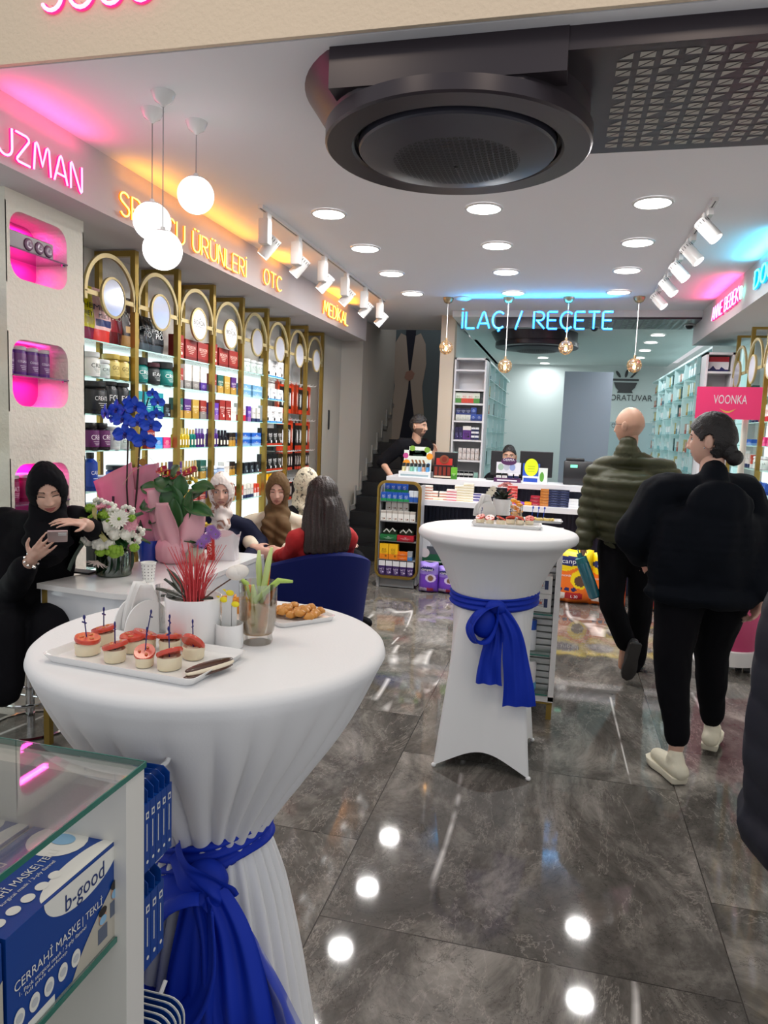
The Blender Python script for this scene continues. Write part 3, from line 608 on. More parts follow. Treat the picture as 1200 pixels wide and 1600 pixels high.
LIB = {  # code: (maker, name, category, words, width)
 'PY': (pk_pouch(.26, .34, 'd9cf10', '7a1540', 'WHEY', '20200a', 'c8b414'), 'protein_pouch', 'pouch', 'bright yellow protein powder pouch', .25),
 'PP': (pk_pouch(.27, .34, 'eec0bd', 'd83a35', 'MILKY', '2a2a4a', '27336a'), 'protein_pouch', 'pouch', 'pale pink and red protein powder pouch', .25),
 'PR': (pk_pouch(.22, .36, '8c1524', '5c0c18', 'PRO', 'e8d8c8', '8c1524'), 'protein_pouch', 'pouch', 'dark red powder pouch', .14),
 'PB': (pk_pouch(.27, .34, '2a1a14', '9a7440', 'WHITE', 'f2eee4', 'b9935a'), 'protein_pouch', 'pouch', 'brown and gold powder pouch', .25),
 'PN': (pk_pouch(.22, .25, '15181c', '3a454e', 'PRO', 'd8dcdc', '2a3036'), 'protein_pouch', 'pouch', 'charcoal powder pouch', .2),
 'jW': (pk_jar(.062, .15, 'e4e6e2', 'cfd3d2', 'e9ece6', 'CREA', '20302a'), 'supplement_jar', 'jar', 'white supplement jar', .14),
 'jC': (pk_jar(.055, .115, 'dfe6e6', 'e8eeee', 'c9d9d4', 'CREA', '5a6a66'), 'supplement_jar', 'jar', 'frosted white low jar', .12),
 'jG': (pk_jar(.055, .16, 'a08c3c', 'c8b45c', 'd8c778', 'GOLD', '6a5a1a'), 'supplement_jar', 'jar', 'gold supplement jar', .12),
 'jT': (pk_jar(.075, .17, '0e6a66', '141a1c', '0f7a74', 'CREA', 'eef4f4', lidh=.28), 'supplement_jar', 'jar', 'teal creatine jar with black lid', .165),
 'jD': (pk_jar(.07, .15, '1c2022', '3c1420', '22282a', 'EAA', 'd8dcdc', lidh=.2), 'supplement_jar', 'jar', 'dark grey jar with maroon lid', .15),
 'jK': (pk_jar(.085, .2, '16181a', '1c1e20', '1c2022', 'CREATINE', 'f0f0f0', lidh=.16, lidr=.98), 'supplement_jar', 'jar', 'large black creatine jar', .2),
 'bK': (pk_jar(.062, .21, '202428', '15181a', '22272b', 'FOR', 'eef0f0', lidh=.12), 'supplement_jar', 'jar', 'tall black powder tub', .15),
 'bP': (pk_jar(.058, .17, '120c14', '141416', '5c1a5a', 'CREA', 'f0e8f0', neck=.6, lidr=.72, lidh=.17), 'supplement_bottle', 'bottle', 'black and purple creatine bottle', .14),
 'bW': (pk_jar(.055, .15, 'dfe6e4', 'd8e0e0', 'c8d4d2', 'PRE', '3a4a5a', lidh=.15), 'supplement_bottle', 'bottle', 'white supplement bottle', .14),
 'bL': (pk_jar(.045, .24, '12358c', '14161a', '163f9e', 'CARN', 'eef2fa', neck=.5, lidr=.55, lidh=.15), 'supplement_bottle', 'bottle', 'tall blue liquid supplement bottle', .12),
 'jB': (pk_jar(.075, .15, '123a8c', '14181c', '1a4aa8', 'BCAA', 'e8f0fa', lidh=.2), 'supplement_jar', 'jar', 'blue powder jar with black lid', .17),
 'jL': (pk_jar(.06, .09, '9db4d8', 'dce4ee', 'a8c0e0', 'MULTI', '203a6a'), 'supplement_jar', 'jar', 'pale blue low jar', .14),
 'xM': (pk_box(.1, .07, .17, '8c2420', '9a2c26', 'BIOXCIN', 'f0dcd4', .3, logo=1), 'hair_care_box', 'box', 'tall maroon hair care box', .11),
 'xN': (pk_box(.17, .08, .15, '8a2420', '6a1614', 'BIOXCIN', 'ecd4c8', .15), 'hair_care_box', 'box', 'wide maroon hair care box', .18),
 'xW': (pk_box(.1, .06, .12, 'ece9e4', 'e0dcd6', 'BIOXCIN', 'b0a8a0', .2), 'hair_care_box', 'box', 'white hair care box', .105),
 'xG': (pk_box(.1, .06, .065, '84807e', '6c6866', 'SHAMPOO', 'dedad6', .3), 'hair_care_box', 'box', 'small grey hair care box', .105),
 'xI': (pk_box(.1, .06, .065, '4a2c8c', '3a2070', 'FORTE', 'dcd0f0', .3), 'hair_care_box', 'box', 'small violet hair care box', .105),
 'xT': (pk_box(.1, .06, .15, '1f5a52', 'b08a3c', 'BIOXCIN', 'e8ecdc', .4), 'hair_care_box', 'box', 'dark green and gold shampoo box', .108),
 'xV': (pk_box(.1, .06, .15, '4c2470', 'b08a3c', 'BIOXCIN', 'e8dcf0', .4), 'hair_care_box', 'box', 'purple and gold shampoo box', .108),
 'xO': (pk_box(.1, .06, .15, 'b59440', 'a8842e', 'BIOXCIN', 'fff2d0', .4), 'hair_care_box', 'box', 'gold shampoo box', .108),
 'xR': (pk_box(.1, .06, .15, '94302a', '84807e', 'BIOXCIN', 'f4dcd4', .4), 'hair_care_box', 'box', 'red and grey shampoo box', .108),
 'xU': (pk_box(.07, .06, .14, '5a2c9c', '8a5a9c', 'KERA', 'e8dcf4', .3), 'serum_box', 'box', 'violet serum box', .075),
 'xC': (pk_box(.11, .06, .17, '0f8a98', '0d6a78', 'COLLAGEN', 'def4f4', .2), 'collagen_box', 'box', 'turquoise box', .12),
 'xB': (pk_box(.2, .08, .06, '1a5ab8', '7aa8dc', 'MEDI', 'eef4fc', .4), 'bandage_box', 'box', 'flat blue bandage box', .21),
 'xL': (pk_box(.2, .08, .055, '6a9cc0', '9cc4dc', 'CARE', 'eef6fc', .3), 'bandage_box', 'box', 'flat light blue box', .21),
 'xK': (pk_box(.09, .05, .1, '181c22', '2c3440', 'DAY', 'a8c0cc', .3, logo=1), 'vitamin_box', 'box', 'black vitamin box with pale logo', .098),
 'xZ': (pk_box(.06, .05, .12, '1c1416', 'b8892e', 'COLOR', 'e8c890', .45), 'hair_color_box', 'box', 'black hair colour box with gold band', .065),
 'xY': (pk_box(.12, .06, .16, 'e8e8e6', 'c0142c', 'ORZAX', 'c0142c', .35), 'supplement_box', 'box', 'white box with crimson band', .13),
 'xP': (pk_box(.1, .05, .08, 'e0307a', 'f0609a', 'KIDS', 'ffffff', .3), 'gummy_box', 'box', 'hot pink gummy box', .105),
 'xS': (pk_box(.1, .05, .08, '2a8ae0', '5ab0f0', 'KIDS', 'ffffff', .3), 'gummy_box', 'box', 'sky blue gummy box', .105),
 'xE': (pk_box(.13, .06, .11, 'eef0f2', '2c8ad0', 'OMRON', '20304a', .12, logo=1), 'blood_pressure_box', 'box', 'white device box with blue foot', .14),
 'xF': (pk_box(.15, .06, .16, 'f0f0f2', '2c8ad0', 'WRIST', '15181c', .1, logo=1), 'support_box', 'box', 'large white support box with blue foot', .16),
 'xQ': (pk_box(.12, .06, .17, '16181a', 'b0321e', 'KNEE', 'e8e8e8', .12, logo=1), 'support_box', 'box', 'black support box with red foot', .13),
 'xH': (pk_box(.05, .05, .12, 'd8442c', 'f0f0f0', 'GEL', 'ffffff', .3), 'gel_box', 'box', 'red gel carton', .06),
 'xJ': (pk_box(.06, .05, .13, 'e8e4dc', '20305c', 'CREAM', '20305c', .25), 'cream_box', 'box', 'cream coloured carton with navy foot', .07),
 'xD': (pk_box(.09, .06, .1, '2a5ac0', '1a3a94', 'OMEGA', 'f0f4fc', .3), 'vitamin_box', 'box', 'royal blue vitamin box', .1),
 'xA': (pk_box(.14, .06, .2, 'f0b414', 'e87a14', 'ORTHO', 'fff8e0', .35), 'support_box', 'box', 'yellow and orange box', .15),
 'vG': (pk_vial(.017, .15, 'b8a014', 'd8c878', .3), 'hair_oil_bottle', 'bottle', 'slim gold hair oil bottle', .042),
 'vW': (pk_vial(.019, .15, '9c8a54', 'c8b078', .3), 'hair_oil_bottle', 'bottle', 'slim champagne hair oil bottle', .046),
 'vP': (pk_vial(.02, .15, '4a2a7c', '8a7ab0', .25), 'serum_bottle', 'bottle', 'slim violet serum bottle', .048),
 'vT': (pk_vial(.02, .14, '0f7a72', 'c8b078', .25), 'serum_bottle', 'bottle', 'slim teal serum bottle', .048),
 'vK': (pk_vial(.026, .14, '14101c', '1a1424', .35), 'serum_bottle', 'bottle', 'dark dome-capped bottle', .06),
 'hK': (pk_hang(.1, .3, '131316', 'c0351c', 'e8e8e8', 'SUPPORT'), 'support_pack', 'pack', 'black hanging pack with red foot', .085),
 'hO': (pk_hang(.06, .32, 'b43a18', 'a03014', 'e8d8d0', 'SUPPORT'), 'support_pack', 'pack', 'orange hanging support pack', .05),
 'hS': (pk_hang(.06, .2, '1a1216', 'c0402c', 'f0e4e0', 'INSOLE'), 'insole_pack', 'pack', 'small black and red hanging pack', .06),
 'lW': (pk_box(0.080, .05, 0.176, 'd8ecec', '8ac4c8', '', 'ffffff', .3), 'medicine_box', 'box', 'pale medicine box', 0.096),
 'lA': (pk_box(0.112, .05, 0.123, 'eef4f4', 'b8d8dc', '', '7ab0b8', .3), 'medicine_box', 'box', 'low white medicine box', 0.128),
 'lB': (pk_box(0.054, .05, 0.193, 'c8dcdc', '4a7a8c', '', 'ffffff', .4), 'medicine_box', 'box', 'tall grey blue medicine box', 0.068),
 'lC': (pk_box(0.081, .05, 0.134, 'c8a090', 'b05a4a', '', 'ffffff', .4), 'medicine_box', 'box', 'brick red medicine box', 0.095),
 'lD': (pk_box(0.068, .05, 0.178, '1c4a4a', '12363a', '', 'c8e0e0', .3), 'medicine_box', 'box', 'dark green medicine box', 0.081),
 'lE': (pk_box(0.068, .05, 0.163, 'c8b880', 'a8883c', '', 'ffffff', .3), 'medicine_box', 'box', 'straw coloured medicine box', 0.081),
}
def put(code, loc, rz, where, group=None, lab=None):
    mk, nm, cat, words_, w = LIB[code]
    if code not in PM: PM[code] = mk()
    parts = PM[code]; o = bpy.data.objects.new(nm, parts[0][1]); COL.objects.link(o); o.location = loc; o.rotation_euler = (0, 0, rz)
    for pn, me in parts[1:]: c = bpy.data.objects.new(pn, me); COL.objects.link(c); c.parent = o
    lb = lab or (words_ + ' ' + where); tag(o, lb, cat, group or (words_ + ' ' + where)[:60]); return o
def row(spec, p0, dirv, rz, L, where, back=0, justify=True):
    """spec 'xM*2 jT xW/xG' laid left to right from p0 along dirv; a/b stacks a on b"""
    items = []
    for tok in spec.split():
        n = 1
        if '*' in tok: tok, n = tok.split('*'); n = int(n)
        items += [tok.split('/')] * n
    tot = sum(max(LIB[c][4] for c in it) for it in items); k = min(1.0, L / tot) if tot > L else 1; gap = (L - tot) / len(items) if (justify and tot < L) else 0
    x = 0; d = V(dirv)
    for it in items:
        w = max(LIB[c][4] for c in it) * k + gap; z = 0
        for c in reversed(it):
            put(c, V(p0) + d * (x + w / 2) + V((0, 0, z)), rz, where)
            me = PM[c][0][1]; hh = max(v.co.z for o_ in PM[c] for v in o_[1].vertices); z += hh + .0008
        x += w
ORD = ['first', 'second', 'third', 'fourth', 'fifth', 'sixth', 'seventh', 'eighth']
LV = ['top', 'second', 'third', 'fourth', 'fifth', 'sixth', 'seventh']
BY = [3.775 + .545 * k for k in range(9)]; SZ = [2.057, 1.835, 1.61, 1.385, 1.13, .9, .65]
BAY = [
 ['PY PP PR', 'jW jC jG jG', 'jK bK bK', 'bP bP bW jC', 'bL jL jB', 'jB*2 jL', 'jK*2'],
 ['PB PN PN', 'jT jD jT', 'xC*3 xK', 'vG*3 xM xS xP', 'xU*4 vW*3', 'xM*4', 'xN*3'],
 ['xM xN xN', 'xR xW/xG xW/xG xW/xI', 'xT xV xO xR', 'vG*6 vT*2 vP*3', 'xV vW*6 xT', 'xO*2 xR*2', 'xN*3'],
 ['xM xN xN', 'xR xT xO xV', 'xU*2 xM*2 xW', 'vP*4 vK*3 xZ*2', 'jL jL xW xZ*2', 'xV*2 xT*2', 'xN*3'],
 ['xJ jC jC jC', 'xL/xL*2', 'xY xU xJ xJ', 'xB/xB*2', 'xK*4', 'xH*2 xJ*3 xH*2', 'xD*4'],
 ['xF*3', 'xE*3', 'xF*3', 'xQ*4', 'xQ*4', 'xA*3', 'xD*3 xJ*2'],
]
shelf_no = 0
for k in range(8):
    y0, y1 = BY[k], BY[k + 1]
    # divider frame at the far side of the bay
    t = thing('gold_shelf_divider', 'gold rectangular shelf divider at the far side of the %s bay after the pillar' % ORD[k], 'shelf divider', (-2.8, y1, 0), group='gold dividers of the left shelves')
    q = MB(); s = .036
    q.box((0, 0, 1.34), (s, s + .006, 2.68)); q.build('front_post', M_GOLD, t)
    q = MB(); q.box((-.27, 0, 1.34), (s, s, 2.68))
    for z in [z_ for z_ in range(6, 24)]: q.cyl((-.258, -.0185, z * .1), (-.258, -.0182, z * .1), .004, n=6, mi=1)
    q.build('rear_post', [M_GOLD, M_BLACK], t)
    q = MB(); q.box((-.135, 0, 2.662), (.25, s, .036)); q.build('top_bar', M_GOLD, t)
    # arch with mirror
    yc = (y0 + y1) / 2; r = .25
    t = thing('arched_mirror_frame', 'pale gold arch with small round mirror over the %s bay after the pillar' % ORD[k], 'arch frame', (-2.79, yc, 2.33), group='arches with round mirrors on the left')
    q = MB(); pts = []
    def band(m, R, w, th, n=28, z0=-.0):
        vs = []
        for i in range(n + 1):
            a = pi * i / n
            for rr, xx in ((R - w, -th), (R, -th), (R, th), (R - w, th)): vs.append(V((xx, -rr * cos(a), z0 + rr * sin(a))))
        fs = []
        for i in range(n):
            for j in range(4): fs.append([i * 4 + j, i * 4 + (j + 1) % 4, i * 4 + 4 + (j + 1) % 4, i * 4 + 4 + j])
        m.add(vs, fs)
    band(q, .264, .026, .008)
    for sg in (-1, 1): q.box((0, sg * .25, -.02), (.016, .024, .05))
    q.build('arch', M_PGOLD, t, smooth=40)
    q = MB(); q.box((0, 0, -.0), (.012, .5, .028)); q.build('cross_bar', M_PGOLD, t)
    q = MB(); q.lathe([(.125, -.008), (.125, .008), (.11, .01), (.11, -.008)], n=36, M=MX.Rotation(pi / 2, 3, 'Y'), caps=False); o = q.build('mirror_rim', M_PGOLD, t, smooth=40); o.location = (.016, 0, 0)
    q = MB(); q.disc((.006, 0, 0), Y_, Z_, .112, off=0, n=36)
    if k in (2, 3):
        q.text('BIOXCIN', (.0062, 0, .01), Y_, Z_, .036, 1, .17); q.rect((.0062, 0, -.018), Y_, Z_, .15, .003, 1); q.add([V((.0075, -.005 + .0, .035)), V((.0075, .012, .035)), V((.0075, .02, .055))], [[0, 1, 2]], 1)
        q.build('sign_face', [mat('white_disc', (.8, .8, .8), .3), M_BLACK], o)
    else: q.build('mirror', mat('mirror_glass', (.62, .63, .72), .12, .35), o)  # lavender grey colour paints in the ceiling's reflection
    # shelves
    where_b = '%s bay after the pillar' % ORD[k]
    if k < 6:
        for j, z in enumerate(SZ):
            q = MB(); q.box((-2.95, yc, z - .004), (.27, .52, .008)); q.box((-2.813, yc, z - .004), (.003, .52, .008), 1)
            tag(q.build('glass_shelf', [M_SHELF, M_GEDGE if 0 else mat('pale_glass_edge', (.45, .75, .68), .2, coat=.4)]), 'glass shelf, %s from above, ' % LV[j] + where_b, 'shelf', 'glass shelves on the left wall')
            if j < 6 or k < 1: row(BAY[k][j], (-2.855 + (-.04 if BAY[k][j][0] == 'P' else 0), y0 + (.02 if k else .085), z), (0, 1, 0), pi / 2, .5 if k else .435, 'on the %s shelf, %s' % (LV[j], where_b))
    else:
        q = MB(); q.box((-3.07, yc, 1.45), (.02, .54, 1.9)); q.build('peg_wall', M_MATTE, t).location = (2.79, -yc, -2.33)
        for j, z in enumerate((2.02, 1.62, 1.28, .95)):
            cds = ['hO hK hK hK hO', 'hK hK hK hK hO', 'hS*7', 'hS*7'][j]
            z0 = z - (.3 if j < 2 else .18)
            pg = thing('peg_hook_rail', 'white wire hook rail, %s from above, %s' % (LV[j], where_b), 'hook rail', (-3.05, yc, z + .03), group='hook rails'); q = MB(); q.box((0, 0, 0), (.01, .5, .02))
            q.build('rail', M_WHITE, pg); q = MB()
            for i in range(5 if j < 2 else 7): yy = -.2 + .4 * i / (4 if j < 2 else 6); q.tube([(0, yy, 0), (.2, yy, .0), (.215, yy, .015)], .003, n=5)
            q.build('hook', M_WHITE, pg)
            row(cds, (-2.93, y0 + .03, z0), (0, 1, 0), pi / 2, .48, 'on the %s hook rail, %s' % (LV[j], where_b))
# base cabinets under the left shelves
for k in range(4):
    t = thing('base_cabinet', 'white base cabinet under the left shelves, %s from the pillar' % ORD[k], 'cabinet', (-2.94, 3.775 + 1.09 * k + .545, 0), group='white base cabinets')
    q = MB(); q.box((0, 0, .27), (.3, 1.07, .5)); q.build('body', M_WHITE, t)
    for s in (-1, 1):
        q = MB(); q.box((.157, s * .266, .28), (.014, .52, .46)); dr = q.build('door', M_WHITE, t); q = MB(); q.box((.168, s * .05, .4), (.012, .012, .12)); q.build('handle', M_GOLD, dr)
# bay nearest the entrance, left edge of view
for j, z in enumerate([2.057, 1.835, 1.61, 1.385, 1.13, .9]):
    q = MB(); q.box((-2.95, 2.6, z - .004), (.27, .95, .008)); tag(q.build('glass_shelf', [M_SHELF]), 'glass shelf at the left edge of the view, %s from above' % LV[j], 'shelf', 'glass shelves before the pillar')
    row(['jW*3 jB*2', 'xD*4 xA*2', 'jK*2 bW*3', 'xW*3 jG*3', 'jB*2 xW*3', 'xA*3 jW*2'][j], (-2.9, 2.3, z), (0, 1, 0), pi / 2, .72, 'on the %s shelf before the pillar' % LV[j])
# niche shelves and their goods
LIB['nP'] = (pk_jar(.045, .155, '6a3a8c', 'dcd8d8', '70407c', 'COLLAGEN', 'f8f0ff', neck=.95, lidr=1.02, lidh=.14), 'collagen_jar', 'jar', 'violet and pink collagen jar with white lid', .1)
LIB['nR'] = (pk_jar(.05, .15, '7a1444', 'd8d0d4', '8a1c54', 'MATC', 'f0d8e4', neck=.95, lidr=1.02, lidh=.14), 'collagen_jar', 'jar', 'burgundy powder jar with white lid', .11)
for j, (z, cd_) in enumerate(((2.42, None), (1.79, 'nP*4'), (1.12, 'nR*3'))):
    nm = ['top', 'middle', 'bottom'][j]
    q = MB(); q.box((-2.82, 3.343, z - .004), (.2, .424, .008)); q.cyl((-2.74, 3.53, z - .012), (-2.74, 3.555, z - .012), .006, mi=1); tag(q.build('niche_shelf', [mat('smoky_glass', (.2, .1, .17), .05, coat=.5), M_CHROME]), 'glass shelf in the %s magenta niche of the pillar' % nm, 'shelf')
    if cd_: row(cd_, (-2.83, 3.15, z), (0, 1, 0), pi / 2, .36, 'in the %s magenta niche' % nm)
t = thing('gift_box', 'dark burgundy gift box with clear rosettes in the top magenta niche', 'box', (-2.82, 3.32, 2.42)); q = MB(); q.box((0, 0, .045), (.12, .34, .09), bev=.003); q.build('carton', c_('4a1030', .3), t)
for yy in (-.02, .06, .13): q = MB(); q.lathe([(.033, 0), (.03, .006), (.015, .009), (.002, .003)], c=(.06, yy, .045), n=16, M=MX.Rotation(pi / 2, 3, 'Y')); q.build('rosette', c_('8a6a84', .15), t, smooth=True)
# ---------------------------------------------------------------- right wall shelves
RY = [8.0, 7.42, 6.84, 6.26, 5.68, 5.1, 4.52]
q = MB(); q.box((1.99, 6.2, 1.2), (.02, 3.6, 1.9)); struct(q, 'wall_right_lightbox', M_BACKLIT)
for k in range(6):
    y1, y0 = RY[k], RY[k + 1]; yc = (y0 + y1) / 2; od = ORD[k]
    t = thing('gold_shelf_divider', 'gold rectangular divider frame of the right shelves, %s from the back' % od, 'shelf divider', (1.65, y1, 0), group='gold dividers of the right shelves')
    q = MB(); q.box((0, 0, 1.33), (.034, .034, 2.66)); q.build('front_post', M_GOLD, t)
    q = MB(); q.box((.3, 0, 1.33), (.022, .022, 2.66)); q.build('rear_post', M_GOLD, t)
    q = MB(); q.box((.15, 0, 2.65), (.28, .022, .022)); q.build('top_bar', M_GOLD, t)
    t = thing('arched_mirror_frame', 'pale gold arch with small round mirror over the right shelves, %s from the back' % od, 'arch frame', (1.62, yc, 2.25), group='arches with round mirrors on the right')
    q = MB(); band(q, .275, .024, .008); q.build('arch', M_PGOLD, t, smooth=40)
    q = MB(); q.box((0, 0, 0), (.012, .54, .028)); q.build('cross_bar', M_PGOLD, t)
    q = MB(); q.lathe([(.13, -.008), (.13, .008), (.115, .01), (.115, -.008)], n=36, M=MX.Rotation(-pi / 2, 3, 'Y'), caps=False); o = q.build('mirror_rim', M_PGOLD, t, smooth=40); o.location = (-.016, 0, 0)
    q = MB(); q.disc((-.006, 0, 0), -Y_, Z_, .118, off=0, n=36); q.build('mirror', mat('mirror_glass'), o)
    RB = [['xS xT xE', 'lB*3 xJ*2', 'xL xB', 'xY xJ xJ xH', 'xL/xL xS', 'jL*3'], ['xE*2 xJ', 'xY*2 xH', 'xP*3', 'jC*3', 'xD*3', 'xS*4'],
          ['xA*2 xY', 'xJ*3 xH', 'xP/xP*3', 'xI*4', 'xS*3', 'jC*4'], ['jT*2 xJ', 'xA*2 xE', 'xY*3', 'xP*3', 'xD*4', 'xC*3']][min(k, 3)]
    for j, z in enumerate((2.0, 1.78, 1.57, 1.36, 1.14, .9)):
        wb = '%s right bay from the back' % od
        q = MB(); q.box((1.82, yc, z - .004), (.3, .56, .008)); q.box((1.668, yc, z - .004), (.003, .56, .008), 1)
        tag(q.build('glass_shelf', [M_SHELF, mat('pale_glass_edge')]), 'glass shelf, %s from above, ' % LV[j] + wb, 'shelf', 'glass shelves on the right wall')
        row(RB[j], (1.78, y1 - .02, z), (0, -1, 0), -pi / 2, .5, 'on the %s shelf, ' % LV[j] + wb)
t = thing('base_cabinet', 'long white base cabinet under the right shelves', 'cabinet', (1.8, 6.3, 0)); q = MB(); q.box((0, 0, .27), (.32, 3.4, .5)); q.build('body', M_WHITE, t)
for i in range(6): q = MB(); q.box((-.167, -1.42 + .567 * i, .28), (.014, .55, .46)); q.build('door', M_WHITE, t)

# ---------------------------------------------------------------- white cubby units facing the shop
def cubby(name, lb, x0, x1, yf, depth, zt, zs, thick=.022):
    t = thing(name, lb, 'shelf unit', ((x0 + x1) / 2, yf, 0)); w = x1 - x0
    mm = mat('cubby_lacquer', (.74, .73, .75), .4)
    q = MB(); 
    for s in (-1, 1): q.box((s * (w / 2 - thick / 2), depth / 2, zt / 2), (thick, depth, zt))
    q.box((0, depth - .01, zt / 2), (w, .02, zt)); q.box((0, depth / 2, zt - .011), (w, depth, .022)); q.build('carcass', mm, t)
    for z in zs: q = MB(); q.box((0, depth / 2, z - thick / 2), (w - .03, depth - .01, thick)); q.build('shelf', mm, t)
    return t
cubby('cubby_shelf', 'tall white cubby shelf unit beside the beige column behind the counter', -1.355, -.96, 8.95, .32, 2.5, [2.36, 2.12, 1.74 + .21, 1.735, 1.5, 1.25, 1.0, .6])
LIB.update({'gA': (pk_box(.075, .05, .125, 'dfe6d6', '4a8a3a', 'BIO', '3a6a2a', .45), 'tea_box', 'box', 'white and green carton', .08),
 'gB': (pk_box(.075, .05, .125, 'e4e0d6', 'c8402c', 'BIO', 'c8402c', .45), 'tea_box', 'box', 'white and red carton', .08),
 'gC': (pk_box(.06, .05, .13, '22282a', '2c3436', '', '888888', .3), 'tea_box', 'box', 'black carton', .07),
 'gD': (pk_box(.06, .05, .075, '1c2450', '2a3a7a', 'LOTION', 'c8d0e8', .3), 'lotion_box', 'box', 'small navy carton', .065),
 'gE': (pk_box(.06, .05, .07, 'd4d6cc', 'b8bab0', '', '7a7c74', .3), 'lotion_box', 'box', 'small ivory carton', .065),
 'gF': (pk_box(.07, .05, .08, '2a4a9c', '20387a', 'MG', 'dce4f4', .3), 'lotion_box', 'box', 'small blue carton', .075),
 'gG': (pk_box(.045, .05, .15, '221c44', '2c2454', '', '9a90c8', .4, logo=1), 'serum_box', 'box', 'tall indigo carton', .05),
 'gH': (pk_box(.1, .05, .165, '5a2c7c', 'ece4dc', 'EVE', '1c1428', .3, True, logo=1), 'care_box', 'box', 'purple and white carton with an oval', .105),
 'gI': (pk_box(.045, .04, .05, 'e8e8ec', '1c2450', '', '1c2450', .5, logo=1), 'roll_box', 'box', 'tiny white and navy carton', .05),
 'gJ': (pk_box(.042, .04, .07, 'dcd4d0', 'c8b8b0', '', '5a1c24', .2, logo=1), 'cream_box', 'box', 'small greige carton with a dark mark', .046),
 'gK': (pk_box(.05, .04, .05, 'eceeea', '14161a', '', '14161a', .5, True), 'cream_box', 'box', 'small white carton with a black top', .055),
 'gL': (pk_box(.05, .04, .09, '9cc8bc', '5a9a8c', '', '2a5a4c', .3), 'cream_box', 'box', 'mint green carton', .06)})
def lrow(sp, x0, y, z, L, wh, **k): row(sp, (x0, y, z), (1, 0, 0), 0, L, wh, **k)
cu = 'of the white cubby unit'
lrow('gA gB gB gA gC', -1.335, 9.03, 1.955, .37, 'on the third shelf ' + cu)
lrow('gD/gE gD/gE gD/gE gF/gF gF', -1.32, 9.03, 1.74, .33, 'on the fourth shelf ' + cu)
lrow('gG*2 gH gI/gI/gI*2', -1.32, 9.03, 1.505, .30, 'on the fifth shelf ' + cu)
lrow('gL gJ/gJ*5', -1.335, 9.03, 1.255, .33, 'on the sixth shelf ' + cu)
lrow('gK/gK*4 gL', -1.3, 9.03, 1.005, .3, 'on the seventh shelf ' + cu)
cubby('cubby_shelf', 'tall white cubby shelf unit at the deep end of the right wall', 1.37, 1.64, 8.05, .3, 2.5, [2.31, 2.0, 1.7, 1.4, 1.1])
t = thing('device_box', 'large white, red and navy carton in the top cubby of the right hand unit', 'box', (1.5, 8.18, 2.311)); q = MB(); q.box((0, 0, .075), (.2, .12, .15)); q.rect((0, -.06, .125), X_, Z_, .2, .05, 1); q.add([V((-.1, -.0608, 0)), V((0, -.0608, 0)), V((-.05, -.0608, .06))], [[0, 1, 2]], 2); q.add([V((0, -.0608, 0)), V((.1, -.0608, 0)), V((.03, -.0608, .05))], [[0, 1, 2]], 2); q.rect((0, -.06, .012), X_, Z_, .2, .022, 2); q.build('carton', [c_('d8d8da'), c_('a01c2c'), c_('20245c')], t)
lrow('lE lC gF gD', 1.4, 8.15, 2.001, .22, 'in the second cubby of the right hand unit')

# ---------------------------------------------------------------- laboratory glass cabinets on both sides
def labrow(side, x, y0, y1, zt, zb, nb, nl, wh):
    xb = x + side * .3
    q = MB(); q.box((xb, (y0 + y1) / 2, (zt + zb) / 2), (.02, y1 - y0, zt - zb)); struct(q, 'wall_laboratory_lightbox', M_LABLIT)
    L = (y1 - y0) / nb; od = ORD
    for k in range(nb):
        yc = y0 + L * (k + .5)
        t = thing('glass_wall_cabinet', 'backlit glass shelf cabinet in the laboratory %s, %s from the counter' % (wh, od[k]), 'cabinet', (x, yc, zb), group='backlit glass cabinets %s' % wh)
        fm = mat('pale_aqua_frame', (.6, .78, .78), .35)
        q = MB(); q.box((side * .15, 0, zt - zb - .012), (.3, L, .024)); q.box((side * .15, 0, 0.012), (.3, L, .024)); q.box((side * .15, -L / 2 + .008, (zt - zb) / 2), (.3, .012, zt - zb)); q.build('frame', fm, t)
        for j in range(nl):
            z = (zt - zb) * (j + 1) / (nl + 1)
            q = MB(); q.box((side * .14, 0, z), (.26, L - .02, .006)); q.box((side * .005, 0, z), (.004, L - .02, .008), 1); q.build('shelf', [M_SHELF, mat('aqua_edge', (.25, .5, .5), .2)], t)
        for j in range(nl + 1):
            z = zb + (zt - zb) * j / (nl + 1) + (.024 if j == 0 else .004); sp = ' '.join(random.choice(['lW', 'lA', 'lW', 'lB', 'lE', 'lA/lA', 'lC', 'lW', 'lA', 'lD'] ) for _ in range(4 if side < 0 else 5))
            if z > 1.05: row(sp, (x + side * .07, y0 + L * k + .03 if side < 0 else y0 + L * (k + 1) - .03, z), (0, -side, 0), -side * pi / 2 if side > 0 else pi / 2, L - .08, 'on level %s from below, %s %s laboratory cabinet' % (['one', 'two', 'three', 'four', 'five', 'six', 'seven', 'eight', 'nine'][j], od[k], wh[7:]))
labrow(-1, -.95, 9.3, 12.7, 2.5, .5, 5, 8, 'on the left')
labrow(1, 1.5, 8.5, 13.9, 2.62, .5, 6, 8, 'on the right')

